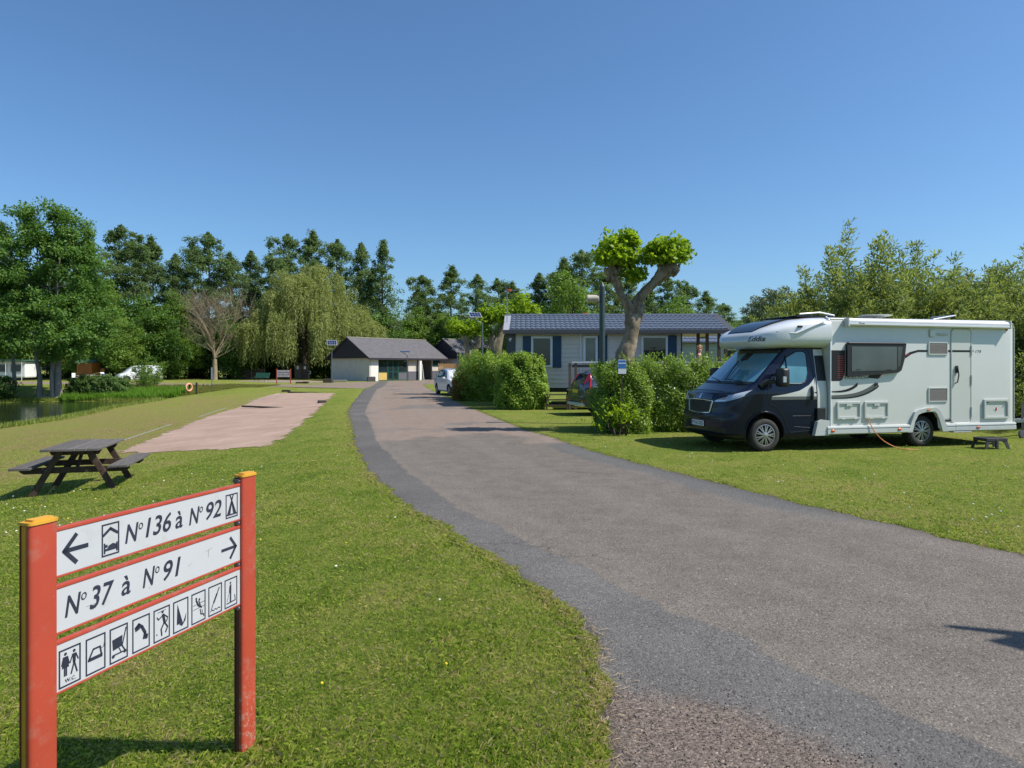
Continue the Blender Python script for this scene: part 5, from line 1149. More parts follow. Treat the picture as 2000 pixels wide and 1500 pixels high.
for k in range(13):
    z0 = zf+.178*k; z1 = min(z0+.174, ze)
    mb = MB(); mb.add([(.26,-.016,z0),(XW,-.016,z0),(XW,0,z1),(.26,0,z1),(.26,.03,z0),(XW,.03,z0),(XW,.03,z1),(.26,.03,z1)], [(0,1,2,3),(4,7,6,5),(0,4,5,1),(3,2,6,7),(0,3,7,4),(1,5,6,2)]); mb.obj('cladding_board', M_CLAD, mh)
mb = MB(); mb.box(.26, XW, .031, .12, zf, ze-.02); mb.box(XW-.1, XW, .121, MW, zf, ze-.02); mb.box(.02, .12, .3, MW, zf, ze-.02); mb.box(.12, XW-.1, MW-.1, MW, zf, ze-.02); mb.obj('wall', M_CLAD, mh)
mb = MB(); mb.prism([(.0, zf-.05),(.30, zf-.05),(.36, ze),(-.02, ze)], lambda a, b, d: (a, -.03+d, b), .32); gp = mb.obj('corner_panel', M_GREY_T, mh)
mb = MB(); o_ = (.13, 2.74); s_ = .09
mb.prism([(o_[0]-s_, o_[1]+.02),(o_[0]-.02,o_[1]-.02),(o_[0]-.01,o_[1]-.10),(o_[0]+.03,o_[1]-.02),(o_[0]+s_,o_[1]+.09),(o_[0]+.02,o_[1]+.05),(o_[0],o_[1]+.10),(o_[0]-.03,o_[1]+.03)], lambda a, b, d: (a, -.0315-d, b), .004); mb.obj('bird_emblem', M_WFR, gp)
mb = MB(); mb.box(.1, XW, .1, MW-.1, zf-.18, zf-.001); mb.obj('chassis', M_BLACK, mh)
for x in (.8, 2.6, 4.6, 6.4):
    for y in (.5, 3.3): mb = MB(); mb.box(x, x+.35, y, y+.3, 0, zf-.18); mb.obj('support_block', M_CONC, mh)
# roof: rows of pressed tiles
def tile_roof(root, x0, x1, y0, z0, y1, z1, nrow, pitch_=.20):
    nc = int((x1-x0)/pitch_*8); dx = (x1-x0)/nc
    for i in range(nrow):
        a, b = i/nrow, (i+1)/nrow; mb = MB(); vs = []
        for j in range(nc+1):
            x = x0+dx*j; w = abs(math.sin(math.pi*(x-x0)/pitch_))**.7*.035
            for (u, l) in ((a, -.012), (a, .045), (min(1, b+.01/nrow), .004)): vs.append((x, y0+(y1-y0)*u, z0+(z1-z0)*u + l + w*(1 if l != -.012 else 0)))
        mb.add(vs, [(3*j+r_, 3*j+3+r_, 3*j+4+r_, 3*j+1+r_) for j in range(nc) for r_ in (0, 1)]); mb.obj('tile_row', M_TILE, root, smooth=40, fix=False)
roof = bpy.data.objects.new('roof', None); COL.objects.link(roof); roof.parent = mh
tile_roof(roof, .12, ML-.14, -.28, ze+.03, MW/2, zr, 6); tile_roof(roof, .12, ML-.14, MW+.28, ze+.03, MW/2, zr, 6)
for xa, xb in ((-.14, .13), (ML-.15, ML+.14)):
    mb = MB()
    for ya in (-.30, MW+.30): mb.add([(xa, ya, ze+.02),(xb, ya, ze+.02),(xb, MW/2, zr+.045),(xa, MW/2, zr+.045),(xa, ya, ze-.12),(xb, ya, ze-.12),(xb, MW/2, zr-.08),(xa, MW/2, zr-.08)], [(0,1,2,3),(4,7,6,5),(0,4,5,1),(0,3,7,4),(1,5,6,2)])
    mb.obj('verge', M_GREY_T if xa > 1 else paint('pale_verge', (.30,.31,.34), .5), roof)
mb = MB(); mb.tube([(-.1, MW/2, zr+.04), (ML+.1, MW/2, zr+.04)], .06, 8); mb.obj('ridge_cap', M_TILE, roof)
mb = MB(); mb.bbox(-.14, ML+.14, -.36, -.28, ze-.13, ze+.03, .012); mb.obj('gutter', M_GREY_T, roof)
mb = MB(); mb.box(XW, ML, -.2, MW, ze-.07, ze-.03); mb.obj('porch_ceiling', M_CLAD, roof)
def mh_window(x0, x1, z0, z1, shl=0, shr=0, sill=True, pane=M_PANE1):
    w = bpy.data.objects.new('window', None); COL.objects.link(w); w.parent = mh
    mb = MB(); f = .085
    mb.bbox(x0, x1, -.055, -.018, z1-f, z1, .006); mb.bbox(x0, x1, -.055, -.018, z0, z0+f, .006); mb.bbox(x0, x0+f, -.054, -.019, z0+f, z1-f, .006); mb.bbox(x1-f, x1, -.054, -.019, z0+f, z1-f, .006)
    mb.obj('window_frame', M_WFR, w); mb = MB(); mb.box(x0+f, x1-f, -.035, -.030, z0+f, z1-f); mb.obj('pane', pane, w)
    for s_, wd in ((-1, shl), (1, shr)):
        if wd:
            a = (x0-wd-.01) if s_ < 0 else x1+.01; mb = MB(); mb.bbox(a, a+wd, -.06, -.02, z0-.02, z1+.01, .008); mb.obj('shutter', M_NAVYS, mh)
mh_window(.97, 1.82, 1.62, 2.88, .32, .34); mh_window(3.05, 3.62, 1.78, 2.90, 0, .37, pane=glassy('frosted_pane', (.10,.125,.11), .2)); mh_window(5.35, 6.40, 1.62, 2.90, 0, .34)
for x in (2.92, 4.62): mb = MB(); mb.bbox(x, x+.05, -.05, -.016, zf, ze-.02, .006); mb.obj('cover_strip', M_WFR, mh)
mb = MB(); mb.box(XW-.02, XW+.02, -.035, -.0, zf, ze-.02); mb.obj('corner_trim', M_BLACK, mh)
for x in (7.62, 7.98, 8.45, 8.72): mb = MB(); mb.box(x-.055, x+.055, .0, .11, .0, ze-.07); mb.obj('porch_post', M_POSTB, mh)
mb = MB(); mb.box(XW+.1, ML, .3, MW, zf-.12, zf); mb.obj('porch_floor', M_POSTB, mh)
# deck and railing in front of the home
dk = thing('deck', 'brown timber deck with railing in front of the mobile home', 'deck', (2.28, 27.3, 0), R(-1.2)); dk.scale = (1.073, 1.0, 1.05)
for k in range(40):
    mb = MB(); mb.box(.15*k, .15*k+.14, 0, 1.66, .70, .73); mb.obj('deck_board', M_POSTB, dk)
mb = MB(); mb.box(0, 6, 0, .04, .50, .695); mb.obj('deck_skirt', M_POSTB, dk)
for x in (-.02, .20, 1.9, 3.8, 5.8): mb = MB(); mb.box(x, x+.09, -.06, -.001, 0, 1.78); mb.obj('post', M_POSTB, dk)
mb = MB(); mb.bbox(.1, 6, -.08, .04, 1.79, 1.83, .005); mb.obj('handrail', M_WFR, dk); mb = MB(); mb.bbox(.1, 6, -.04, .0, 1.62, 1.72, .005); mb.obj('rail', M_POSTB, dk)
for k in range(3): mb = MB(); mb.box(-.85, -.05, -.1+.0*k, .2, .16+.2*k, .20+.2*k); mb.obj('step_board', M_POSTB, dk)
mb = MB(); mb.box(-.85, -.80, -.1, .2, 0, .60); mb.box(-.10, -.051, -.1, .2, 0, .60); mb.obj('step_side', M_POSTB, dk)
# TV aerials: one on the left end, one over the ridge
M_AOR = paint('orange_plastic', (0.70, 0.14, 0.03), 0.5)
def aerial(lbl, loc, h, rz):
    a = thing('aerial', lbl, 'aerial', loc, rz); mb = MB(); mb.tube([(0,0,0),(0,0,h)], .018, 6); mb.obj('mast', M_GALV, a)
    mb = MB(); mb.tube([(-.15,0,h-.05),(1.0,0,h-.05)], .012, 5); mb.obj('boom', M_GALV, a); mb = MB(); mb.bbox(.03, .18, -.04, .04, h-.10, h-.0, .015); mb.obj('dipole_box', M_AOR, a)
    for k in range(8): mb = MB(); mb.tube([(.25+.09*k, -.16, h-.05), (.25+.09*k, .16, h-.05)], .005, 4); mb.obj('element', M_GALV, a)
    for s in (-1, 1): mb = MB(); mb.tube([(.02, 0, h-.05), (-.12, .0, h-.05+s*.22)], .012, 5); mb.obj('reflector', M_STEEL, a)
aerial('tv aerial with orange box standing at the left end of the mobile home', (-.22, 30.2, 3.05), 2.1, R(-8)); aerial('low tv aerial with orange box over the middle of the mobile home roof', (3.3, 31.7, 4.0), .22, R(-3))
# neighbouring mobile home glimpsed through the porch
m2 = thing('mobile_home', 'pale green mobile home with tiled roof seen through the porch', 'mobile home', (8.0, 36.5, 0), R(2))
mb = MB(); M_PG = paint('pale_green_cladding', (0.36, 0.42, 0.38), .7, var=.05)
for k in range(12): mb = MB(); mb.box(0, 6.5, 0, .05, .7+.19*k, .7+.19*k+.18); mb.obj('cladding_board', M_PG, m2)
mb = MB(); mb.box(0, 6.5, .051, 3.6, .7, 2.98); mb.obj('wall', M_PG, m2)
r2 = bpy.data.objects.new('roof', None); COL.objects.link(r2); r2.parent = m2
tile_roof(r2, -.2, 6.7, -.25, 3.0, 1.8, 3.75, 4, .22); tile_roof(r2, -.2, 6.7, 3.85, 3.0, 1.8, 3.75, 4, .22)
mb = MB(); mb.box(3.4, 4.4, -.05, -.001, 1.7, 2.7); w_ = mb.obj('window', M_WFR, m2); mb = MB(); mb.box(3.5, 4.3, -.056, -.051, 1.8, 2.6); mb.obj('pane', M_GLASS, w_)
# bits of ridge seen left of the mobile home: red roses trellis
M_DWOOD0 = wood('dark_stake_wood', (0.05, 0.04, 0.032), (0.10, 0.08, 0.065))
# ------------------------------------------------------------------ lamps and poles
M_LPOLE = paint('blue_grey_pole', (0.10, 0.14, 0.16), 0.45, 0.3, var=0.08); M_SOLAR = glassy('solar_cells', (0.006, 0.014, 0.055), 0.15); M_LHEAD = paint('pale_lamp_head', (0.45, 0.47, 0.50), 0.4, 0.3)
def solar_lamp(lbl, loc, rz, h=4.35, arm=1.0, tilt=38, psz=(.60,.42)):
    r = thing('solar_lamp', lbl, 'lamp', loc, rz, 'solar lamps along the roads')
    mb = MB(); mb.tube([(0,0,-.1),(0,0,h)], [.055,.045], 12); mb.obj('pole', M_LPOLE, r, smooth=50); mb = MB(); mb.lathe([(.09,0),(.09,.03),(.06,.05),(.055,.3)], 14, 'Z', cap=False); mb.obj('base_collar', M_LPOLE, r)
    mb = MB(); mb.tube([(0,0,h-.1),(-.05,0,h+.02),(-.5*arm,0,h+.20)], .026, 8); mb.obj('arm', M_LPOLE, r, smooth=50)
    mb = MB(); e = arm; mb.add([(-.42*e,-.07,h+.15),(-.42*e,.07,h+.15),(-.98*e,.03,h+.36),(-.98*e,-.03,h+.36),(-.42*e,-.07,h+.21),(-.42*e,.07,h+.21),(-.98*e,.03,h+.385),(-.98*e,-.03,h+.385)], [(0,3,2,1),(4,5,6,7),(0,1,5,4),(1,2,6,5),(2,3,7,6),(3,0,4,7)]); mb.obj('lamp_head', M_LHEAD, r)
    # panel tilted towards the sun, on a short bracket
    c = Vector((-.40*e, -.10, h+.42)); Mt = Matrix.Translation(c) @ Matrix.Rotation(-rz, 4, 'Z') @ Matrix.Rotation(R(20), 4, 'Z') @ Matrix.Rotation(R(tilt), 4, 'X')
    mb = MB(); mb.M = Mt; mb.bbox(-psz[0]/2, psz[0]/2, -psz[1]/2, psz[1]/2, -.015, .012, .005); p_ = mb.obj('panel_frame', M_LHEAD, r)
    mb = MB(); mb.M = Mt
    for i in range(4):
        for j in range(2): mb.box(-psz[0]/2+.025+i*(psz[0]-.05)/4+.006, -psz[0]/2+.025+(i+1)*(psz[0]-.05)/4-.006, -psz[1]/2+.025+j*(psz[1]-.05)/2+.006, -psz[1]/2+.025+(j+1)*(psz[1]-.05)/2-.006, .0125, .015)
    mb.obj('solar_cells', M_SOLAR, p_)
    mb = MB(); mb.tube([(-.40*e, 0, h+.18), tuple(c-Vector((0,0,.01)))], .02, 6); mb.obj('bracket', M_LPOLE, r)
    return r
p = G(942, 779); solar_lamp('tall solar street lamp on a blue grey pole in front of the bushes', (p.x, p.y, 0), R(12), 4.05, 1.0, 34, (.66, .50))
p = G(648, 748); solar_lamp('dark solar street lamp in front of the cream gable wall', (p.x, p.y, 0), R(80), 3.75, .4, 55, (1.0, .62))
solar_lamp('solar street lamp by the porch of the wash house', (-12.2, 79.5, 0), R(40), 3.0, .9, 20, (1.3, .5)); solar_lamp('slim lamp in front of the service building gable', (-6.2, 77.5, 0), R(0), 3.3, .7, 10, (.5, .4))
p = (7.42, 3.52); solar_lamp('solar street lamp on the grass beside the near end of the road', (p[0], p[1], 0), R(-22), 4.15, 1.0, 30, (.52, .34))
fl = thing('camera_pole', 'dark pole with a cream cylindrical camera housing behind the hedge', 'camera pole', (2.72, 20.6, 0))
mb = MB(); mb.tube([(0,0,0),(0,0,4.15)], .085, 14); mb.tube([(0,0,4.15),(0,0,4.28)], [.085,.03], 14); mb.obj('pole', paint('dark_teal_pole', (.035,.06,.062), .45), fl, smooth=40)
mb = MB(); mb.lathe([(.105,-.46),(.12,-.45),(.12,-.12),(.105,-.11)], 20, 'X', (0,0,3.78)); mb.obj('housing', paint('cream_housing', (.50,.46,.38), .5), fl, smooth=40); mb = MB(); mb.tube([(-.12,0,3.78),(.02,0,3.78)], .05, 8); mb.bbox(-.14, -.08, -.09, .09, 3.66, 3.90, .01); mb.obj('bracket', M_STEEL, fl)
mb = MB(); mb.bbox(-.13, .13, -.01, .01, 0, .36, .006); np_ = thing('pitch_sign', 'small blue and white pitch number plate on a stake before the big pollard', 'plate', (2.80, 17.36, 1.55), R(4)); np_.scale = (.8, .8, 1); mb.obj('plate', M_WFR, np_)
mb = MB(); mb.box(-.02, .02, .0105, .04, -1.53, .30); mb.obj('stake', M_DWOOD0, np_)
mb = MB(); mb.box(-.125, .125, -.013, -.0102, .14, .35); mb.obj('blue_field', paint('sky_blue_print', (.03,.16,.42), .5), np_); mb = MB(); mb.box(-.125, .125, -.0145, -.0132, .26, .285); mb.obj('white_band', M_WFR, np_)

# ------------------------------------------------------------------ things round the pond and the far lawn
M_DWOOD = wood('dark_post_wood', (0.05, 0.04, 0.032), (0.10, 0.08, 0.065)); 
p = G(369, 771); lb = thing('lifebuoy', 'faded orange lifebuoy on its stake at the pond edge', 'lifebuoy', p, R(68))
mb = MB(); n1, n2 = 28, 10; Rr, rr_ = .30, .085
vs = [((Rr+rr_*math.cos(b))*math.cos(a), rr_*math.sin(b), .62+(Rr+rr_*math.cos(b))*math.sin(a)) for a in np.linspace(0, 2*math.pi, n1, endpoint=False) for b in np.linspace(0, 2*math.pi, n2, endpoint=False)]
mb.add(vs, [(i*n2+j, ((i+1)%n1)*n2+j, ((i+1)%n1)*n2+(j+1)%n2, i*n2+(j+1)%n2) for i in range(n1) for j in range(n2)]); mb.obj('ring', paint('faded_orange', (.62,.28,.16), .6, dirt=((.6,.5,.4), 5, .7)), lb, smooth=60)
mb = MB(); mb.box(.12, .2, .09, .16, -.1, .95); mb.obj('stake', M_DWOOD, lb)
p = G(384, 770); mb = MB(); mb.bbox(-.06, .06, -.05, .05, -.1, .98, .01); o = mb.obj('wooden_post', M_DWOOD); o.location = p; tag(o, 'dark wooden post standing to the right of the lifebuoy', 'post')
p = G(414, 763); o = thing('marker_pole', 'grey metal pole with a narrow rounded plate on the pond lawn', 'pole', p); mb = MB(); mb.tube([(0,0,-.1),(0,0,2.0)], .03, 8); mb.obj('pole', M_LPOLE, o); mb = MB(); mb.bbox(-.06, .06, -.04, -.031, .95, 2.0, .02) if False else mb.bbox(-.06, .06, -.055, -.035, .95, 2.0, .008); mb.obj('plate', M_LHEAD, o)
p = G(511, 744.5); bn = thing('park_bench', 'green park bench on the far lawn in front of the willow', 'bench', p, R(-18)); M_GB = paint('bench_green', (0.07, 0.22, 0.15), .6, var=.1)
for k in range(4): mb = MB(); mb.bbox(-.95, .95, -.02-.11*k, .07-.11*k, .43, .46, .005); mb.obj('seat_slat', M_GB, bn)
for k in range(4): mb = MB(); y = .10+.045*k; mb.bbox(-.95, .95, y, y+.03, .50+.12*k, .60+.12*k, .005); mb.obj('back_slat', M_GB, bn)
for x in (-.7, .7):
    mb = MB(); mb.tube([(x, -.38, 0), (x, -.3, .42), (x, .08, .42), (x, .28, .98)], .022, 6); mb.tube([(x, .08, .42), (x, .32, 0)], .022, 6); mb.obj('frame', M_BLACK, bn)
p = G(466, 740.5); lf = thing('low_fence', 'low brown panel fence with three pale posts under the trees', 'fence', p, R(4)); M_FP = wood('pale_post_wood', (.24,.20,.13), (.36,.31,.21))
for k in range(3): mb = MB(); mb.box(1.7*k-.06, 1.7*k+.06, -.06, .06, 0, 1.42); mb.obj('post', M_FP, lf)
for k in range(7): mb = MB(); mb.box(.07, 3.33, -.02, .02, .05+.19*k, .05+.19*k+.17); mb.obj('board', M_POSTB, lf)
p = G(590, 741); cbn = thing('shed', 'small brown wooden cabinet with notices behind the gravel yard', 'shed', p, R(6))
for k in range(8): mb = MB(); mb.box(-.85+.215*k, -.85+.215*k+.205, -.5, -.47, 0, 1.95); mb.obj('plank', M_POSTB, cbn)
mb = MB(); mb.box(-.85, .87, -.469, .5, 0, 1.95); mb.obj('body', M_POSTB, cbn); mb = MB(); mb.box(-.95, .97, -.6, .6, 1.951, 2.03); mb.obj('roof', M_DWOOD, cbn)
for x in (-.45, .45): mb = MB(); mb.box(x-.13, x+.13, -.52, -.501, 1.35, 1.75); mb.obj('notice', M_PLATE, cbn)
p = G(603, 741); o = thing('small_sign', 'small blue and white sign on a short post beside the cabinet', 'sign', p); mb = MB(); mb.tube([(0,0,0),(0,0,.8)], .03, 6); mb.obj('post', M_PLATE, o); mb = MB(); mb.bbox(-.3, .3, -.05, -.02, .68, 1.12, .01); q_ = mb.obj('plate', M_PLATE, o); mb = MB(); mb.box(-.2, .2, -.053, -.0502, .80, 1.0); mb.obj('arrow_field', M_BLUE, q_)
def log(lbl, px, py, w, h, d, rz, mat=None):
    p = G(px, py); mb = MB(); mb.bbox(-w/2, w/2, -d/2, d/2, -.05, h, min(.04, h*.3)); o = mb.obj('sleeper' if w > 1.2 else 'wood_block', mat or M_DWOOD); o.location = p; o.rotation_euler = (0, 0, rz); tag(o, lbl, 'timber'); return o
log('dark timber block at the head of the gravel pitch', 559, 765, .6, .14, .35, R(5)); log('short timber block at the right side of the gravel pitch', 629, 787, .4, .13, .6, R(20))
a_, b_ = G(562, 767.5), G(652, 765.5); log('long dark sleeper closing the far end of the gravel pitch', 607, 766.5, (b_-a_).length, .04, .16, math.atan2((b_-a_).y, (b_-a_).x))
a_, b_ = G(470, 799), G(618, 793.5); log('half buried sleeper across the middle of the gravel pitch', 545, 796, (b_-a_).length, .03, .13, math.atan2((b_-a_).y, (b_-a_).x))
log('dark stone block at the foot of the lamp in front of the wash house', 641, 747.5, 1.0, .42, .7, R(10)); log('pale stone slab lying by the foot of the same lamp', 663, 746, 1.6, .22, .7, R(12), M_CONC)
log('first of two dark logs lying in the grass by the gravel yard', 587, 749, .9, .18, .35, R(8)); log('second of two dark logs lying in the grass by the gravel yard', 597.5, 749, .55, .2, .35, R(-8))
log('small dark bin at the corner of the wash house', 725, 745, .9, .55, .6, R(20), paint('dark_grey_bin', (.08,.07,.075), .7))
for i, (xa, ya, xb, yb) in enumerate(((226, 865, 335, 828.5), (388, 814, 441, 797), (484, 784, 541, 769))):
    a_, b_ = G(xa, ya), G(xb, yb); L = (b_-a_).length; k = MB(); k.bbox(0, L, -.05, .05, -.1, .008, .008)
    o = k.obj('kerb', M_CONC); o.location = a_; o.rotation_euler = (0, -math.atan2((b_-a_).z, L), math.atan2((b_-a_).y, (b_-a_).x))
    tag(o, ['long half sunk concrete kerb nearest the picnic table', 'middle concrete kerb left of the gravel pitch', 'farthest concrete kerb left of the gravel pitch'][i], 'kerb', 'kerbs along the gravel pitch')

# far left bank: hut, chairs, table, lounger, awning tent
M_ORW = wood('orange_hut_wood', (0.38, 0.13, 0.04), (0.52, 0.20, 0.07), 3, (8, 8, 1)); M_GRF = paint('green_hut_roof', (0.05, 0.13, 0.09), .7)
def at(px, D, z=0): return Vector(((px-1000)/1333.333*D, D, z))
hut = thing('wooden_hut', 'small orange wooden hut with a green roof behind the pond trees', 'hut', at(150, 82), R(5))
for k in range(9): mb = MB(); mb.box(.19*k, .19*k+.18, 0, .03, 0, 2.15); mb.obj('plank', M_ORW, hut)
mb = MB(); mb.box(0, 1.71, .031, 2.0, 0, 2.15); mb.obj('wall', M_ORW, hut)
for k in range(6): mb = MB(); mb.box(1.9+.19*k, 1.9+.19*k+.18, .3, .33, 0, 1.0 if k < 4 else 1.45); mb.obj('plank', M_ORW, hut)
mb = MB(); mb.add([(-.15,-.25,2.16),(1.9,-.25,2.16),(1.9,2.2,2.16),(-.15,2.2,2.16),(-.15,1,2.55),(1.9,1,2.55)], [(0,1,5,4),(2,3,4,5),(0,4,3),(1,2,5),(0,3,2,1)]); mb.obj('roof', M_GRF, hut)
M_PLW = paint('white_plastic', (.75,.75,.75), .45)
def chair(lbl, px, D, rz):
    r = thing('garden_chair', lbl, 'chair', at(px, D), rz, 'white garden chairs by the hut')
    mb = MB(); mb.bbox(-.26, .26, -.25, .25, .42, .45, .01); mb.obj('seat', M_PLW, r); mb = MB(); mb.bbox(-.25, .25, .22, .26, .46, .95, .01); mb.obj('backrest', M_PLW, r)
    for sx in (-1, 1):
        for sy in (-1, 1): mb = MB(); mb.beam((sx*.26, sy*.25, 0), (sx*.22, sy*.21, .42), .05, .05); mb.obj('leg', M_PLW, r)
        mb = MB(); mb.box(sx*.26-.025, sx*.26+.025, -.25, .24, .64, .67); mb.obj('armrest', M_PLW, r)
chair('white garden chair left of the table by the hut', 147, 78, R(80)); chair('white garden chair right of the table by the hut', 193, 78, R(-70))
r = thing('garden_table', 'white garden table between the white chairs by the hut', 'table', at(172, 78)); mb = MB(); mb.bbox(-.55, .55, -.4, .4, .70, .74, .01); mb.obj('tabletop', M_PLW, r)
for sx in (-.45, .45):
    for sy in (-.3, .3): mb = MB(); mb.box(sx-.025, sx+.025, sy-.025, sy+.025, 0, .70); mb.obj('leg', M_PLW, r)
r = thing('sun_lounger', 'lounger with a blue towel between the hut and the white van', 'lounger', at(215, 77), R(175)); mb = MB(); mb.add([(-.9,-.3,.32),(.4,-.3,.34),(1.0,-.3,1.05),(-.9,.3,.32),(.4,.3,.34),(1.0,.3,1.05),(-.9,-.3,.27),(.4,-.3,.29),(1.02,-.3,1.0),(-.9,.3,.27),(.4,.3,.29),(1.02,.3,1.0)], [(0,1,4,3),(1,2,5,4),(6,9,10,7),(7,10,11,8),(0,6,7,1),(1,7,8,2),(3,4,10,9),(4,5,11,10),(2,8,11,5),(0,3,9,6)]); mb.obj('bed', M_PLW, r)
mb = MB(); mb.add([(-.6,-.25,.35),(.4,-.25,.37),(.85,-.25,.92),(-.6,.25,.35),(.4,.25,.37),(.85,.25,.92)], [(0,1,4,3),(1,2,5,4)]); mb.obj('towel', paint('blue_towel', (.05,.06,.25), .9), r)
for x in (-.7, .3): mb = MB(); mb.box(x-.03, x+.03, -.28, .28, 0, .27); mb.obj('leg', M_PLW, r)
cv = thing('caravan', 'white caravan with a green roof and awning window at the far left edge', 'caravan', at(-45, 82), R(3))
mb = MB(); mb.bbox(0, 5.6, 0, 2.2, .35, 2.35, .15); mb.obj('body', M_PLW, cv); mb = MB(); mb.bbox(-.2, 5.9, -.9, 2.4, 2.36, 2.50, .05); mb.obj('roof', M_GRF, cv)
for x0 in (.5, 2.2, 3.9):
    mb = MB(); mb.bbox(x0, x0+1.3, -.05, -.001, 1.0, 2.0, .02); w_ = mb.obj('window', paint('awning_grey', (.35,.37,.40), .6), cv); mb = MB(); mb.box(x0+.1, x0+1.2, -.056, -.051, 1.1, 1.9); mb.obj('pane', M_GLASS, w_)
for x in (-.1, 2.0, 3.85, 5.7): mb = MB(); mb.tube([(x, -.8, 0), (x, -.8, 2.35)], .03, 6); mb.obj('awning_pole', M_PLW, cv)
mb = MB(); mb.box(0.2, 5.4, .2, 2.0, 0, .349); mb.obj('chassis', M_BLACK, cv)

# ------------------------------------------------------------------ cars
def loft(secs, mat, name, parent, smooth=40):
    """secs: list of (x, [ (y,z)... ]) half profiles from the sill up to the centre line, mirrored"""
    mb = MB(); P = []
    for x, pr in secs: P.append([(x, -y, z) for y, z in pr] + [(x, y, z) for y, z in pr[::-1]])
    n_ = len(P[0]); mb.add([p for s in P for p in s], [(i*n_+k, i*n_+(k+1)%n_, (i+1)*n_+(k+1)%n_, (i+1)*n_+k) for i in range(len(P)-1) for k in range(n_)] + [tuple(range(n_)), tuple((len(P)-1)*n_+k for k in range(n_))])
    return mb.obj(name, mat, parent, smooth=smooth)
def make_car(name, label, loc, rz, paintm, L, Wd, H, prof, wb, r=.32, van=False):
    """prof: rows (x, belt_z, roof_z, half width at belt, half width at roof, sill z); nose at x=0"""
    root = thing(name, label, 'van' if van else 'car', loc, rz)
    secs = []
    for x, bz, rz_, wbt, wr, sz in prof:
        secs.append((x, [(wbt*.90, sz), (wbt*.985, sz+.10), (wbt*1.0, sz+(bz-sz)*.55), (wbt*.975, bz-.02), (wbt*.955, bz), (wr+(wbt*.955-wr)*.45, bz+(rz_-bz)*.55), (wr, rz_-.045), (wr*.90, rz_-.008), (.0001, rz_)]))
    b = loft(secs, [paintm, M_BLACK], 'body', root, 35)
    cuts = [cutter(x, r+.02, r*1.22, y0, y1, 28) for x in wb for y0, y1 in ((-Wd, -Wd/2+.30), (Wd/2-.30, Wd))]
    bool_cut(b, cuts, lambda c, n: min(math.hypot(c.x-x, c.z-r-.02) for x in wb) < r*1.225 and abs(n.y) < .8 and c.z > r*.6 or abs(abs(c.y)-(Wd/2-.30)) < .004, 32)
    P = np.array(prof)
    def sidep(x, u, off=.006):
        bz, rz_, wbt, wr = (float(np.interp(x, P[:,0], P[:,k])) for k in (1,2,3,4)); 
        if u < 0: z = bz+u; y = wbt*.985
        else: z = bz+(rz_-bz)*u; y = np.interp(u, [0,.55,.94,1], [wbt*.955, wr+(wbt*.955-wr)*.45, wr, wr*.9])
        return y+off, z
    def sidewin(pts, nm='side_window', mat=M_GLASS):
        for s in (-1, 1):
            mb = MB(); vs = []
            for x, u in pts: y, z = sidep(x, u); vs.append((x, s*y, z))
            for x, u in pts: y, z = sidep(x, u, -.01); vs.append((x, s*y, z))
            n_ = len(pts); mb.add(vs, [tuple(range(n_)), tuple(range(2*n_-1, n_-1, -1))]+[(i, (i+1)%n_, n_+(i+1)%n_, n_+i) for i in range(n_)]); mb.obj(nm, mat, b)
    for x in wb: wheel(root, x, -(Wd/2-.13), -1, r, .20); wheel(root, x, Wd/2-.13, 1, r, .20)
    return root, b, sidewin, P
# dark estate with its tail towards us
M_DKB = paint('dark_blue_metallic', (0.022, 0.030, 0.062), 0.28, 0.2, var=.06, coat=1.0)
vprof = [(0,.62,.63,.72,.60,.32),(.25,.78,.80,.86,.72,.24),(1.0,.90,.92,.93,.80,.22),(1.25,.92,1.0,.93,.76,.22),(2.0,.95,1.47,.935,.68,.22),(2.5,.97,1.57,.935,.67,.22),(3.4,.98,1.60,.93,.66,.22),(4.1,1.0,1.56,.92,.64,.24),(4.45,1.02,1.50,.90,.62,.27),(4.62,1.03,1.28,.88,.68,.30),(4.74,1.02,1.08,.86,.76,.34),(4.82,.80,.84,.82,.74,.38)]
car, cb_, sw, P = make_car('parked_car', 'dark blue estate car with tall red tail lamps parked behind the hedge', (2.27+4.82*math.cos(R(14)), 23.55+.9+4.82*math.sin(R(14)), 0), R(180+14), M_DKB, 4.82, 1.87, 1.6, vprof, (.95, 3.75), .34)
sw([(1.55,.12),(2.1,.86),(2.85,.88),(2.85,.06),(1.5,.05)]); sw([(2.95,.06),(2.95,.88),(3.55,.88),(3.62,.06)]); sw([(3.72,.06),(3.68,.86),(4.05,.84),(4.28,.60),(4.30,.10)])
def tailp(x, y, z): return (x, y, z)
mb = MB(); mb.add([(4.50,-.52,1.46),(4.50,.52,1.46),(4.735,.60,1.10),(4.735,-.60,1.10),(4.46,-.52,1.46),(4.46,.52,1.46),(4.70,.60,1.10),(4.70,-.60,1.10)], [(0,1,2,3),(7,6,5,4),(0,4,5,1),(1,5,6,2),(2,6,7,3),(3,7,4,0)]); mb.obj('rear_window', M_GLASS, cb_)
for s in (-1, 1):
    mb = MB(); mb.add([(4.47,s*.63,1.47),(4.52,s*.55,1.47),(4.74,s*.62,1.08),(4.80,s*.56,.80),(4.76,s*.82,.78),(4.66,s*.885,.80),(4.58,s*.88,1.0),(4.50,s*.74,1.30)], [(0,1,2,7),(2,3,4,5,6,7)]); bm = bmesh.new()
    o = mb.obj('tail_lamp', M_REDL, cb_); so = o.modifiers.new('thick', 'SOLIDIFY'); so.thickness = .05; so.offset = 0
    mb = MB(); mb.bbox(4.80, 4.835, s*.70-.10, s*.70+.10, .50, .56, .008); mb.obj('reflector', M_REDL, cb_); mb = MB(); mb.bbox(4.765, 4.815, min(s*.58, s*.80), max(s*.58, s*.80), .755, .79, .006); mb.obj('lamp_trim', M_CHROME, cb_)
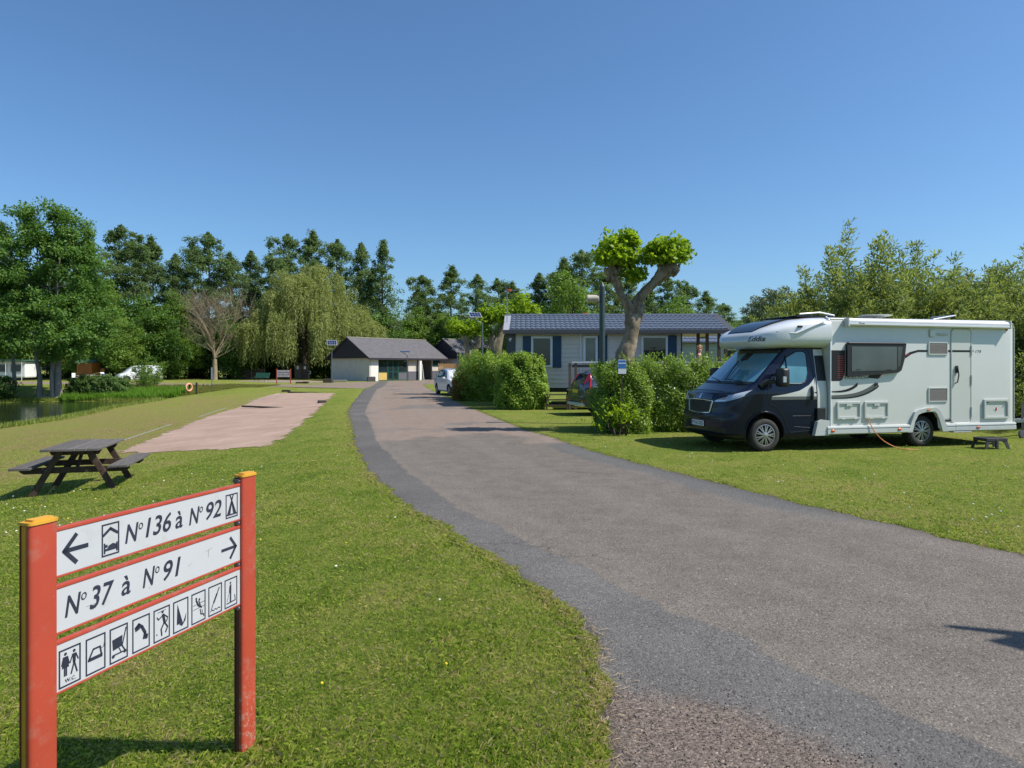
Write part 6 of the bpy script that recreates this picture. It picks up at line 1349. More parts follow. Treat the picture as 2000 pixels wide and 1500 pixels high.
mb = MB(); mb.bbox(4.80, 4.835, -.27, .27, .80, .92, .006); pq = mb.obj('number_plate', paint('plate_yellow', (.62,.46,.03), .5), cb_)
mb = MB(); mb.bbox(4.55, 4.86, -.80, .80, .36, .46, .03); mb.obj('skid_plate', M_TRIM, cb_)
for s in (-1, 1): mb = MB(); mb.tube([(1.9,s*.62,1.50),(2.2,s*.62,1.61),(4.0,s*.60,1.61),(4.25,s*.60,1.53)], .018, 6); mb.obj('roof_rail', M_BLACK, cb_)
# white hatchback facing the hedge
M_WCAR = paint('white_car_paint', (.70,.71,.74), .25, var=.02, coat=.8)
wprof = [(0,.60,.61,.62,.50,.30),(.12,.74,.76,.74,.58,.24),(.55,.92,.95,.84,.66,.20),(.95,1.0,1.06,.86,.68,.20),(1.35,1.02,1.30,.86,.64,.20),(1.75,1.02,1.52,.86,.60,.20),(2.3,1.02,1.60,.86,.60,.20),(3.0,1.03,1.59,.86,.60,.20),(3.6,1.04,1.50,.85,.59,.24),(3.85,1.05,1.36,.83,.60,.28),(4.05,.98,1.05,.80,.66,.32)]
p = at(884, 41.5); a_ = R(112)
wc, wb_, sw, P = make_car('parked_car', 'white hatchback parked with its nose behind the bushes by the road', (p.x+.9, p.y-1.4, 0), a_, M_WCAR, 4.05, 1.72, 1.6, wprof, (.72, 3.35), .31)
sw([(1.25,.2),(1.8,.82),(2.35,.86),(2.35,.05),(1.15,.05)]); sw([(2.43,.05),(2.43,.86),(3.1,.86),(3.25,.06)]); sw([(3.33,.06),(3.2,.84),(3.55,.8),(3.68,.12)])
mb = MB(); mb.add([(1.05,-.66,1.06),(1.05,.66,1.06),(1.78,.52,1.535),(1.78,-.52,1.535),(1.02,-.64,1.03),(1.02,.64,1.03),(1.80,.5,1.50),(1.80,-.5,1.50)], [(0,1,2,3),(7,6,5,4),(0,4,5,1),(1,5,6,2),(2,6,7,3),(3,7,4,0)]); mb.obj('windscreen', M_GLASS, wb_)
for s in (-1, 1):
    mb = MB(); mb.bbox(1.25, 1.42, min(s*.88, s*1.04), max(s*.88, s*1.04), .98, 1.10, .03); mb.obj('wing_mirror', M_WCAR, wb_); mb = MB(); mb.ball((.30, s*.62, .74), (.22, .14, .09), 10); mb.obj('headlight', M_LAMP, wb_)
# small white van on the far bank
vp = [(0,.62,.64,.66,.55,.32),(.15,.82,.86,.78,.62,.24),(.75,1.0,1.06,.83,.70,.22),(1.15,1.05,1.42,.84,.70,.22),(1.6,1.05,1.72,.84,.72,.22),(2.0,1.05,1.82,.84,.74,.22),(3.0,1.05,1.84,.84,.75,.22),(4.0,1.05,1.83,.84,.75,.22),(4.28,1.05,1.76,.83,.74,.26),(4.38,1.05,1.6,.82,.76,.30)]
p = at(228, 74); vn, vb_, sw, P = make_car('parked_van', 'small white panel van on the far bank beside the pond trees', (p.x, p.y, 0), R(46), M_WCAR, 4.38, 1.68, 1.84, vp, (.78, 3.5), .31, True)
sw([(1.05,.12),(1.62,.78),(2.05,.8),(2.05,.04),(.98,.04)]); sw([(2.1,-.25),(2.1,-.22),(2.3,-.22),(2.3,-.25)], 'door_handle', M_BLACK); sw([(.9,-.62),(.9,-.55),(3.2,-.55),(3.2,-.62)], 'rub_strip', M_BLACK)
mb = MB(); mb.add([(.78,-.62,1.08),(.78,.62,1.08),(1.58,.58,1.70),(1.58,-.58,1.70),(.80,-.6,1.04),(.80,.6,1.04),(1.60,.56,1.66),(1.60,-.56,1.66)], [(0,1,2,3),(7,6,5,4),(0,4,5,1),(1,5,6,2),(2,6,7,3),(3,7,4,0)]); mb.obj('windscreen', M_GLASS, vb_)

# ------------------------------------------------------------------ person on the porch
def skin_mesh(name, pts, edges, rads, mat, parent, sub=2):
    me = bpy.data.meshes.new(name); me.from_pydata(pts, edges, []); o = bpy.data.objects.new(name, me); COL.objects.link(o)
    s = o.modifiers.new('skin', 'SKIN'); s.use_smooth_shade = True; ss = o.modifiers.new('sub', 'SUBSURF'); ss.levels = sub; ss.render_levels = sub
    for i, r_ in enumerate(rads): me.skin_vertices[0].data[i].radius = (r_, r_) if not isinstance(r_, tuple) else r_
    me.skin_vertices[0].data[0].use_root = True
    dg = bpy.context.evaluated_depsgraph_get(); m2_ = bpy.data.meshes.new_from_object(o.evaluated_get(dg)); m2_.materials.clear(); m2_.materials.append(mat)
    bpy.data.objects.remove(o); bpy.data.meshes.remove(me); m2_.polygons.foreach_set('use_smooth', [True]*len(m2_.polygons))
    q = link_mesh(name, m2_, parent); return q
M_SKIN = paint('skin', (0.55, 0.30, 0.20), .6, var=.05); M_HAIR = paint('blond_hair', (0.42, 0.25, 0.12), .7, var=.25, scale=40, bmp=.5); M_TOPP = paint('pink_patterned_top', (0.50, 0.22, 0.20), .8, var=.4, scale=22); M_TROU = paint('grey_trousers', (.12,.12,.14), .85)
ps = thing('person', 'person with curly blond hair in a pink patterned top standing on the mobile home deck', 'person', (7.62, 27.8, .77), R(75))
bp = [(0,0,.95),(0,.0,1.10),(0,0,1.28),(0,0,1.42),(0,-.01,1.50),(0,-.02,1.60),(0,-.03,1.70)]; be = [(i, i+1) for i in range(6)]; br = [(.16,.11),(.145,.10),(.165,.11),(.13,.08),(.055,.055),(.075,.085),(.07,.085)]
for s in (-1, 1):
    k = len(bp); bp += [(s*.18,0,1.40),(s*.24,.03,1.15),(s*.22,-.12,.95),(s*.21,-.18,.89)]; br += [.055,.042,.033,.03]; be += [(3, k),(k,k+1),(k+1,k+2),(k+2,k+3)]
    for j, (dx, dy, ln) in enumerate(((-.02,-.02,.07),(-.007,-.03,.08),(.008,-.03,.075),(.02,-.02,.06),(-.035,.01,.05))):
        q = len(bp); bp += [(s*.21+dx,-.18+dy,.86),(s*.21+dx,-.18+dy*1.3,.86-ln)]; br += [.010,.008]; be += [(k+3, q),(q,q+1)]
    k = len(bp); bp += [(s*.09,0,.90),(s*.10,-.01,.50),(s*.10,.02,.09),(s*.10,-.13,.035)]; br += [.09,.062,.042,.035]; be += [(0,k),(k,k+1),(k+1,k+2),(k+2,k+3)]
skin_mesh('body', bp, be, br, M_SKIN, ps)
tp_ = [(0,0,.98),(0,0,1.12),(0,0,1.28),(0,0,1.42)]; tr_ = [(.18,.125),(.165,.115),(.185,.125),(.15,.10)]; te = [(0,1),(1,2),(2,3)]
for s in (-1, 1): k = len(tp_); tp_ += [(s*.18,0,1.405),(s*.225,.02,1.26)]; tr_ += [.07,.06]; te += [(3,k),(k,k+1)]
skin_mesh('top', tp_, te, tr_, M_TOPP, ps)
tp_ = [(0,0,.97),(-.09,0,.90),(-.10,-.01,.50),(-.10,.02,.13),(.09,0,.90),(.10,-.01,.50),(.10,.02,.13)]; skin_mesh('trousers', tp_, [(0,1),(1,2),(2,3),(0,4),(4,5),(5,6)], [(.17,.12),.10,.075,.06,.10,.075,.06], M_TROU, ps)
mb = MB(); 
for _ in range(46):
    th = rnd.uniform(0, 6.28); ph = rnd.uniform(-.35, 1.5); r_ = .105; x, y, z = r_*math.cos(ph)*math.cos(th), r_*1.1*math.cos(ph)*math.sin(th), r_*1.15*math.sin(ph)
    if y < -.045 and z < .05: continue
    mb.ball((x, y-.02, z+1.69), rnd.uniform(.028, .045), 6)
mb.obj('hair', M_HAIR, ps, smooth=80)
mb = MB(); mb.ball((0,-.118,1.665), (.014,.02,.02), 6); mb.obj('nose', M_SKIN, ps, smooth=80)
for s in (-1, 1): mb = MB(); mb.ball((s*.032,-.108,1.695), .009, 6); mb.obj('eye', M_BLACK, ps)
mb = MB(); mb.ball((0,-.108,1.625), (.022,.008,.006), 6); mb.obj('mouth', M_REDD, ps)
# rose trellis colour beside the mobile home
# ------------------------------------------------------------------ vegetation
F_ALD = foliage_mat('alder_leaves', (0.028, 0.052, 0.018), (0.064, 0.104, 0.036), (0.120, 0.168, 0.062))
F_BIG = foliage_mat('big_alder_leaves', (0.030, 0.070, 0.014), (0.068, 0.132, 0.026), (0.135, 0.210, 0.050))
F_MID = foliage_mat('mixed_green_leaves', (0.038, 0.080, 0.014), (0.085, 0.145, 0.026), (0.150, 0.215, 0.045))
F_DRK = foliage_mat('thicket_leaves', (0.018, 0.042, 0.010), (0.045, 0.085, 0.020), (0.090, 0.140, 0.034))
F_WEEP = foliage_mat('weeping_willow_leaves', (0.078, 0.105, 0.028), (0.155, 0.182, 0.058), (0.225, 0.240, 0.090), 0.46)
F_WIL = foliage_mat('willow_scrub_leaves', (0.052, 0.082, 0.022), (0.118, 0.155, 0.046), (0.200, 0.235, 0.090), 0.5, 0.5, 0.3)
F_PLANE = foliage_mat('plane_leaves', (0.036, 0.080, 0.005), (0.130, 0.205, 0.010), (0.225, 0.285, 0.022), 0.5)
F_HEDGE = foliage_mat('hedge_leaves', (0.045, 0.085, 0.009), (0.105, 0.170, 0.018), (0.185, 0.260, 0.034), 0.4, 0.42, 0.4)
F_FEATH = foliage_mat('feathery_bush_leaves', (0.055, 0.105, 0.012), (0.120, 0.190, 0.022), (0.220, 0.290, 0.045), 0.35)
F_GREY = foliage_mat('grey_willow_leaves', (0.050, 0.070, 0.030), (0.095, 0.120, 0.055), (0.15, 0.18, 0.09), 0.2)
B_DARK = bark_mat('dark_bark', (0.035, 0.028, 0.022), (0.085, 0.070, 0.055)); B_PALE = bark_mat('pale_bark', (0.17, 0.15, 0.125), (0.30, 0.27, 0.23)); B_TAN = bark_mat('tan_twigs', (0.20, 0.155, 0.100), (0.34, 0.275, 0.190), 10)
B_PLANE = bark_mat('plane_bark', (0.10, 0.075, 0.048), (0.33, 0.275, 0.195), 4.5, (1, 1, .55), .7)

def limb(mb, a, b, r0, r1, sag=.15, n=5, seg=6):
    a, b = Vector(a), Vector(b); L = (b-a).length; j = Vector((rnd.gauss(0, 1), rnd.gauss(0, 1), rnd.gauss(0, .5)))*L*.06
    pts = []; 
    for k in range(n+1):
        u = k/n; p = a.lerp(b, u); p.z += math.sin(math.pi*u)*L*sag*(-1 if sag < 0 else 1)*.5; p += j*math.sin(math.pi*u); pts.append(p)
    mb.tube(pts, [r0+(r1-r0)*k/n for k in range(n+1)], seg, cap=False)
def make_tree(name, label, loc, trunk_mesh, crown_mesh, rz=0, sc=1, group=None):
    r = thing(name, label, 'tree', loc, rz, group); link_mesh('trunk', trunk_mesh, r); link_mesh('crown', crown_mesh, r)
    r.scale = sc if isinstance(sc, tuple) else (sc, sc, sc); return r
def alder_variant(h=18, w=3.6, nc=190, per=85, leaf=.25, base=.16, seed=1, mat=None, taper=.75, sparse=0.0, lobes=5):
    """tall belt tree: single stem with rising boughs, ragged lobed outline and a leafy spire"""
    rnd.seed(seed); r = np.random.default_rng(seed); tb = MB(); lean = (rnd.gauss(0, .3), rnd.gauss(0, .3))
    def stem(u): return Vector((lean[0]*u*u+.14*math.sin(u*7+seed), lean[1]*u*u, h*u))
    tb.tube([stem(k/12) for k in range(13)], [max(.02, .24*(1-k/12.5)) for k in range(13)], 8, cap=False)
    ph = r.uniform(0, 6.28, 6); C, Rr, T = [], [], []; i = 0
    while len(C) < nc:
        i += 1; u = base+(1-base)*r.random()**1.05; a = r.uniform(0, 6.283)
        prof = (1-u)**taper*(.55+.45*min(1, (u-base)/.18)); lob = 1+.42*math.sin(u*lobes*6.3+ph[0]+1.4*math.sin(a+ph[1]))+.30*math.sin(2*a+u*21+ph[2])
        L = w*prof*lob+.22; f = r.random()**.55
        if sparse and math.sin(u*23+a*2+ph[3]) < sparse-1: continue
        s0 = stem(max(0, u-.05*f)*.985); c = s0+Vector((math.cos(a)*L*f, math.sin(a)*L*f, L*f*.30+r.normal()*.2))
        if c.z > h*.985: continue
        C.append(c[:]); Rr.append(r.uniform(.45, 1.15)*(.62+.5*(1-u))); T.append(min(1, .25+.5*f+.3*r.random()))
        if len(C) % 4 == 0: limb(tb, stem(max(0, u-.05)*.96), c, .05*(1-u)+.015, .01, .12, 4, 4)
    for k in range(5): C.append(stem(.93+.014*k)[:]); Rr.append(.42-.05*k); T.append(.7)
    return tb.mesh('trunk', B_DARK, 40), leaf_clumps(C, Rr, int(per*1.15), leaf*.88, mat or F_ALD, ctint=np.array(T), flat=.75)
def round_variant(ells, n, per, leaf, mat, seed, th=2.0, tr=.2, crad=(.6, 1.1), bark=None, stems=((0, 0),)):
    rnd.seed(seed); C = blob_centers(ells, n, .45); Rr = rng.uniform(*crad, n); tb = MB(); top = max(e[2] for e in ells)
    for sx, sy in stems:
        p = [Vector((sx+(k/5)**1.5*rnd.gauss(0, .3)+sx*.12*k, sy+sy*.12*k, top*.95*k/5)) for k in range(6)]; tb.tube(p, [tr*(1-.14*k) for k in range(6)], 8, cap=False)
        for c in C[rng.choice(len(C), min(len(C), 14//max(1, len(stems)//2)), False)]:
            u = rnd.uniform(.3, .9); q = p[int(u*5)]; limb(tb, q, c, tr*.35, .02, .15, 4, 5)
    return tb.mesh('trunk', bark or B_DARK, 40), leaf_clumps(C, Rr, per, leaf, mat)

# --- tall trees of the shelter belt
AV = [alder_variant(18, 4.8, 250, 98, .23, .12, 3, taper=.58, lobes=5), alder_variant(18, 5.4, 270, 92, .24, .10, 8, taper=.45, lobes=4), alder_variant(18, 3.8, 190, 90, .22, .14, 21, taper=.70, lobes=7), alder_variant(18, 5.0, 170, 60, .24, .26, 34, taper=.8, sparse=.75, lobes=8), alder_variant(18, 5.0, 250, 92, .23, .08, 47, taper=.50, lobes=6)]
def by_px(px, top, D, z0=0.0): return at(px, D, z0), (1.75+(715-top)/1333.333*D-z0)
G1 = 'tall trees of the belt beyond the pond'; G2 = 'trees behind the mobile home'
left_row = [(-70,430,98,1,'tall dark tree beyond the left edge behind the pond alder'),(10,430,96,0,'dark tree rising directly behind the big pond alder'),(178,452,97,2,'narrow dark tree at the right shoulder of the big pond alder'),(222,434,96,1,'high dark tree with a side bough, next right of the pond alder'),(262,462,94,4,'dark tree above the white van'),
 (302,458,98,0,'dark tree above the bank bush with pale stem'),(345,492,95,2,'low gap tree left of the highest middle tree'),(375,474,99,4,'tree at the left flank of the peak above the bare tree'),(411,447,96,1,'tall peaked dark tree straight above the bare twiggy tree'),(452,490,97,0,'dark tree between the bare tree and the weeping willow'),
 (488,486,100,2,'slim dark tree over the left edge of the weeping willow'),(530,490,98,4,'dark tree over the left shoulder of the weeping willow'),(572,452,103,1,'broad dark tree rising behind the left top of the willow'),(612,448,104,0,'broad dark tree rising directly behind the top of the willow'),(655,462,104,4,'dark tree behind the right top of the willow'),
 (702,468,101,2,'thin tree with see-through crown right of the willow'),(746,465,98,3,'airy open-branched tree with a spiky top right of the willow'),(728,520,99,2,'short airy tree leaning on the spiky tree')]
right_row = [(812,560,104,2,'small dark tree left of the first pair above the wash house roof'),(834,534,106,1,'dark round-headed tree above the right end of the wash house'),(882,517,108,0,'tallest tree above the service building'),(926,532,100,2,'thin tree above the solar street lamp'),(975,540,92,4,'grey green tree above the small pollards'),
 (1004,548,86,0,'tree just left of the tv aerial'),(1052,530,72,2,'pointed tree over the left end of the mobile home roof'),(1082,528,74,4,'pointed tree over the left part of the mobile home roof'),(1108,500,70,0,'high pointed tree left of the big pollard'),(1143,486,72,1,'highest tree over the mobile home beside the camera pole'),
 (1182,520,74,4,'dark tree hidden behind the left head of the big pollard'),(1225,540,76,1,'dark tree behind the fork of the big pollard'),(1268,552,74,0,'dark tree behind the right limb of the big pollard'),(1305,540,70,1,'dark tree just right of the big pollard'),(1340,548,72,4,'dark tree over the right half of the mobile home roof'),
 (1382,566,74,0,'dark tree over the right end of the mobile home roof'),(1420,590,76,1,'low dark tree right of the mobile home roof'),(1462,610,80,4,'low dark tree behind the overcab of the motorhome')]
def put(rows, variants, name, grp, hbase=18, widen=1.0):
    for i, (px, top, D, v, lbl) in enumerate(rows):
        loc, h = by_px(px, top, D); s = h/hbase; make_tree(name, lbl, loc, *variants[v], rz=i*1.7, sc=(s*widen, s*widen, s), group=grp)
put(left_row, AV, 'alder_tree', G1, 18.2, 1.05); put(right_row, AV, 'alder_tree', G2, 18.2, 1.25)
# --- rounder, brighter trees lower down in front of them
RV = [round_variant([(0,0,5,2.8,2.6,3.2),(1.2,.3,3.2,2.4,2.4,2.2),(-1.5,0,3.6,2.2,2.2,2.3)], 150, 110, .22, F_MID, 5),
      round_variant([(0,0,6,2.4,2.2,4),(.9,0,3.5,2.6,2.4,2.4),(-1.0,.2,2.6,2.4,2.2,2)], 150, 110, .22, F_MID, 6),
      round_variant([(0,0,4.4,3.2,2.8,3.6),(-1.5,0,2.2,2.4,2.2,2)], 150, 110, .22, F_BIG, 9)]
mids = [(190,560,86,1,'bright green tree between the pond alder and the white van'),(236,600,84,0,'round green tree right behind the white van'),(285,560,88,2,'dark round tree left of the bare tree'),(330,585,90,1,'green tree between the bank bush and the bare tree'),(365,640,92,0,'low green tree to the left of the bare trunk'),(455,600,93,2,'green tree between the bare tree and willow curtain'),
 (120,540,92,1,'green tree behind the big pond alder'),(20,560,92,0,'green tree behind the caravan'),(742,585,97,2,'dense green tree against the right side of the willow'),(775,640,100,0,'low bush tree above the left end of the wash house ridge')]
put([m for m in mids], RV, 'broadleaf_tree', 'lower green trees beyond the pond', 8.9)
mids2 = [(806,610,101,1,'low green tree above the middle of the wash house roof'),(858,590,104,0,'low green tree above the service building ridge'),(915,600,99,2,'low green tree behind the first small pollard'),(1000,590,74,1,'low tree behind the second small pollard'),(1062,580,62,0,'light green tree behind the left mobile home roof'),(1118,545,62,1,'pale green broad tree below the highest tree'),(1160,590,64,2,'low green tree behind the camera pole'),
 (1245,600,64,0,'low green tree seen through the pollard fork'),(1330,590,62,1,'green tree above the porch of the mobile home'),(1392,605,60,2,'green tree right above the porch end'),(1437,622,56,0,'bright green low tree left of the overcab'),(1490,620,54,1,'green tree behind the front of the motorhome roof')]
put(mids2, RV, 'broadleaf_tree', 'lower green trees behind the mobile home', 8.9)
# --- dense undergrowth that reads as one mass
def thicket(name, label, x0, y0, x1, y1, h, dep, n, leaf, mat, seed):
    r = np.random.default_rng(seed); m_ = 900; u = r.random(m_); hh = h*(.55+.45*np.sin(u*37)*np.sin(u*91+1))*(.7+.3*r.random(m_))
    C = np.stack([x0+(x1-x0)*u+r.normal(size=m_)*.6, y0+(y1-y0)*u+r.uniform(-dep, dep, m_), r.random(m_)**.8*hh], 1)
    me = leaf_clumps(C, r.uniform(.5, 1.1, m_), n//m_, leaf, mat, up=.3); o = link_mesh(name, me); tag(o, label, 'undergrowth', kind='stuff')
thicket('undergrowth', 'dark undergrowth at the foot of the tree belt beyond the pond', -95, 96, -16, 99, 6.5, 2.2, 70000, .30, F_DRK, 1)
thicket('undergrowth', 'dark undergrowth behind the buildings and the mobile home', -19, 108, 28, 60, 6.5, 2.5, 60000, .30, F_DRK, 2)
thicket('undergrowth', 'undergrowth in the far left corner beyond the pond', -160, 80, -92, 97, 9, 4, 30000, .4, F_DRK, 3)
thicket('undergrowth', 'undergrowth beyond the willow scrub on the right', 26, 60, 90, 44, 8, 4, 40000, .35, F_DRK, 4)

# --- wooded hills far behind
def hillz(x, y): return np.maximum(-2, (34+3*np.sin(x*.011+1)+2.5*np.sin(x*.027+.6)+1.5*np.sin(y*.03+x*.02))*sstep(y, 260, 470) - 30*sstep(y, 600, 900))
hm, t, b = new_mat('distant_woods'); n = noise(t, .09, 8, .75, pos(t)); r = ramp(t, n.outputs['Fac'], [(.35, (.014,.032,.016)), (.65, (.050,.082,.034))]); t.links.new(r.outputs[0], b.inputs['Base Color']); b.inputs['Roughness'].default_value = .95; bump(t, b, n.outputs['Fac'], 1.0, 6)
def hillz2(x, y):
    return hillz(x, y) + .7*np.sin(x*.9+np.sin(y*.7)*2)*np.sin(y*.8+x*.13)+.5*np.sin(x*2.1+y)
me = grid_mesh('hills', np.arange(-620, 620, 2.6), np.arange(255, 700, 7.0), hillz2, {}); me.materials.append(hm); tag(link_mesh('hills', me), 'distant wooded hills', kind='structure')

# --- the big multi-stemmed alder on the far bank of the pond
p = at(96, 57, WL+.1); base = Vector(p)
ells = [(-3.2,.5,6.4,4.2,3.4,3.6),(-1.4,0,10.6,3.6,3.2,4.0),(1.6,.2,9.4,3.0,3.0,4.6),(-.6,0,13.8,2.2,2.2,2.4),(2.1,0,13.0,1.6,1.8,2.2),(-5.6,.4,9.4,3.2,3.0,4.6),(3.0,.2,6.2,2.4,2.6,3.0),(.4,-1.6,5.6,3.6,2.2,2.6),(-6.5,0,5.2,3.0,2.6,3.0)]
rnd.seed(5); C = blob_centers(ells, 520, .40); C = C[C[:, 2] > 2.3]; Rr = rng.uniform(.45, 1.05, len(C)); tb = MB(); stems = [(-.75,0,.20),(.05,.3,.15),(.35,-.2,.17),(.75,.1,.27),(-2.9,.2,.17),(-.2,.8,.16)]
for sx, sy, rr0 in stems:
    lx = rnd.gauss(0, .5)+sx*.9; pts = [Vector((sx+lx*(k/7)**1.6, sy+rnd.gauss(0, .1), 11.5*k/7)) for k in range(8)]; tb.tube(pts, [rr0*1.25]+[rr0*(1-.12*k) for k in range(1, 8)], 9, cap=False)
    for c in C[rng.choice(len(C), 9, False)]: limb(tb, pts[rnd.choice((2, 3, 4, 5))], c, .07, .02, .15, 5, 5)
for _ in range(26):
    a = rnd.uniform(-2.8, -.3); x = rnd.uniform(-.9, 1.1); tb.tube([(x, 0, .35), (x+math.cos(a)*.4, math.sin(a)*.4, .15), (x+math.cos(a)*.9, math.sin(a)*.7, -.15)], [.05, .035, .02], 5)
big = thing('alder_tree', 'big multi-stemmed alder with full crown standing at the far edge of the pond', 'tree', base); big.scale = (1.0, 1.0, 1.07)
tb.obj('trunk', B_PALE, big, smooth=50); link_mesh('crown', leaf_clumps(C, Rr, 185, .21, F_BIG), big)
# --- willow with hanging curtains
def weeping(label, loc, w, h, d):
    root = thing('weeping_willow', label, 'tree', loc); rnd.seed(3); tb = MB(); tb.tube([(0,0,0),(.1,0,1.5),(0,.1,3.5),(.2,0,6)], [.55,.42,.38,.25], 10)
    nC = 270; P, Dd, NN, LL, T = [], [], [], [], []
    for i in range(nC):
        a = rnd.uniform(0, 2*math.pi); rr_ = math.sqrt(rnd.random())*.98; asym = 1.0+.10*math.cos(a); x, y = math.cos(a)*rr_*w*asym, math.sin(a)*rr_*d
        zt = h*(1-.62*rr_**2.3)*rnd.uniform(.86, 1.0)
        if x < -w*.35: zt *= .92
        zt = max(zt, h*.46)
        if i % 3 == 0: zt *= rnd.uniform(.62, .9)
        if i % 6 == 0: limb(tb, (.2, 0, rnd.uniform(3, 6)), (x, y, zt-.3), .12, .02, .25, 6, 5)
        ct = rnd.random(); cr = rnd.uniform(.45, .95)
        for s in range(15):
            b_ = rnd.uniform(0, 2*math.pi); q = math.sqrt(rnd.random())*cr; sx, sy = x+math.cos(b_)*q, y+math.sin(b_)*q; Ls = rnd.uniform(.35, .9)*min(zt-.9, h*.45); k = int(Ls/.17)+2; ox, oy = math.cos(b_)*.25+x/w*.35, math.sin(b_)*.25+y/d*.35
            u = np.arange(k)/k; z = zt - (q/cr)**2*.5 + .25*np.sin(u*2.5) - Ls*u**1.15; px = sx+ox*np.sqrt(u)+.08*np.sin(u*9+s); py = sy+oy*np.sqrt(u)
            P.append(np.stack([px, py, z], 1)+rng.normal(size=(k, 3))*.07); dd = np.stack([np.full(k, ox*.5), np.full(k, oy*.5), -np.ones(k)*(.3+.9*u)], 1)+rng.normal(size=(k, 3))*.30; Dd.append(dd)
            T.append(np.clip(.55*ct+.45*rng.random(k), 0, 1))
    P = np.concatenate(P); Dd = unit(np.concatenate(Dd)); T = np.concatenate(T); nr = unit(np.cross(Dd, rng.normal(size=P.shape)))
    out = unit(P*np.array([1/w, 1/d, .0])+1e-6)*.6+nr; out -= (out*Dd).sum(1)[:, None]*Dd
    me = card_mesh('crown', P, unit(out), .33*(.7+.6*rng.random(len(P))), .095, F_WEEP, T, Dd)
    tb.obj('trunk', B_DARK, root, smooth=50); link_mesh('crown', me, root)
weeping('large weeping willow with yellow green curtains left of the wash house', at(594, 92, 0), 9.4, 16.0, 6.8)
# --- bare twiggy tree
def bare(label, loc, h):
    root = thing('bare_tree', label, 'tree', loc); rnd.seed(12); tb = MB(); tw = MB()
    def br(p, d, L, r, lev):
        n_ = 4; pts = [p]; 
        for k in range(n_): d = (d+Vector((rnd.gauss(0, .09), rnd.gauss(0, .09), rnd.gauss(.03, .05)))).normalized(); pts.append(pts[-1]+d*L/n_)
        (tb if lev < 3 else tw).tube(pts, [r*(1-.13*k) for k in range(n_+1)], 6 if lev < 2 else 3, cap=False)
        if lev >= 6: return
        for k in range(3 if lev < 5 else 4):
            q = pts[rnd.choice((2, 3, 4))] if lev else pts[rnd.choice((2, 3, 4))]; a = Vector((rnd.gauss(0, 1), rnd.gauss(0, 1), rnd.gauss(.25, .5))).normalized(); nd = (d*1.0+a*.62).normalized(); br(q, nd, L*rnd.uniform(.62, .88), r*.56, lev+1)
    tb.tube([(0,0,-.1),(.05,0,1.2),(0,.05,2.6)], [.36,.29,.26], 10, cap=False)
    for k in range(7): a = k*2.2+rnd.random()*.5; sp = (.12, .55, .35, .62, .25, .5, .4)[k]; br(Vector((0,.05,2.4+.1*k)), Vector((math.cos(a)*sp*.7, math.sin(a)*sp*.7, .85)).normalized(), h*.25, .10, 1)
    for k in range(6): a = k*1.05+.3; br(Vector((0,.05,2.7+.25*k)), Vector((math.cos(a)*.8, math.sin(a)*.8, .5)).normalized(), h*.145, .06, 2)
    tb.obj('trunk', B_TAN, root, smooth=50); o = tw.obj('twigs', B_TAN, root, fix=False)
bare('bare tan twiggy tree with a pale trunk on the far lawn', at(419, 86, 0), 13.2)
# --- pollarded plane trees
def pollard(label, loc, pts, edges, rads, heads, leaf, per, yaw=0, knobs=()):
    root = thing('pollard_plane_tree', label, 'tree', loc, yaw)
    o = skin_mesh('trunk', pts, edges, rads, B_PLANE, root, 2); me = o.data
    co = np.empty(len(me.vertices)*3); me.vertices.foreach_get('co', co); co = co.reshape(-1, 3); nrm = np.empty(len(co)*3); me.vertices.foreach_get('normal', nrm); nrm = nrm.reshape(-1, 3)
    k = .016*np.sin(co[:, 0]*11+co[:, 2]*5)*np.sin(co[:, 2]*9+co[:, 1]*13)+.012*np.sin(co[:, 2]*31+co[:, 0]*27)*np.sin(co[:, 1]*23+co[:, 0]*9); co += nrm*k[:, None]; me.vertices.foreach_set('co', co.ravel()); me.update()
    C, Rr, T = [], [], []; tw = MB(); rnd.seed(len(pts)); kb = MB()
    for ki in knobs:
        for _ in range(7): q = Vector(pts[ki])+Vector((rnd.gauss(0, 1), rnd.gauss(0, 1), rnd.gauss(0, 1))).normalized()*rads[ki]*.8; kb.ball(q, tuple(rnd.uniform(.045, .085) for _ in range(3)), 8)
    if knobs: kb.obj('pruning_knobs', B_PLANE, root, smooth=80)
    for (c, r3, n_) in heads:
        for _ in range(n_):
            d = Vector((rnd.gauss(0, 1), rnd.gauss(0, 1), abs(rnd.gauss(0.2, .9)))).normalized(); f = rnd.uniform(.35, 1.08)*(1.32 if rnd.random() < .16 else 1); q = Vector((c[0]+d.x*r3[0]*f, c[1]+d.y*r3[1]*f, c[2]+d.z*r3[2]*f)); C.append(q[:]); Rr.append(rnd.uniform(.09, .24)*max(r3)/.6); T.append(rnd.random())
            if rnd.random() < .35: tw.tube([(c[0], c[1], c[2]-r3[2]*.2), tuple(Vector((c[0], c[1], c[2])).lerp(q, .6)), q[:]], [.016, .010, .005], 4, cap=False)
    link_mesh('crown', leaf_clumps(C, Rr, per, leaf, F_PLANE, flat=.9, aspect=.75, up=.5, ctint=np.array(T)), root); tw.obj('shoots', B_DARK, root)
D = 18.15
def q_(px, py, dy=0.0): return ((px-1222)/1333.333*D, dy, 1.75+(715-py)/1333.333*D)
pts = [q_(1205, 845), q_(1208, 790), q_(1216, 725), q_(1219, 698), q_(1232, 660), q_(1236, 625), q_(1228, 597), q_(1212, 575), q_(1204, 552,-.05), q_(1193, 538,-.1), q_(1190, 526, .02), q_(1206, 530, .1),
       q_(1243, 590,.05), q_(1262, 567,.05), q_(1285, 545,.02), q_(1300, 533,0), q_(1312, 528,-.12), q_(1322, 520,.05), q_(1303, 517,.12), q_(1293, 522,-.1), q_(1254, 604,.06), q_(1258, 592,.12)]
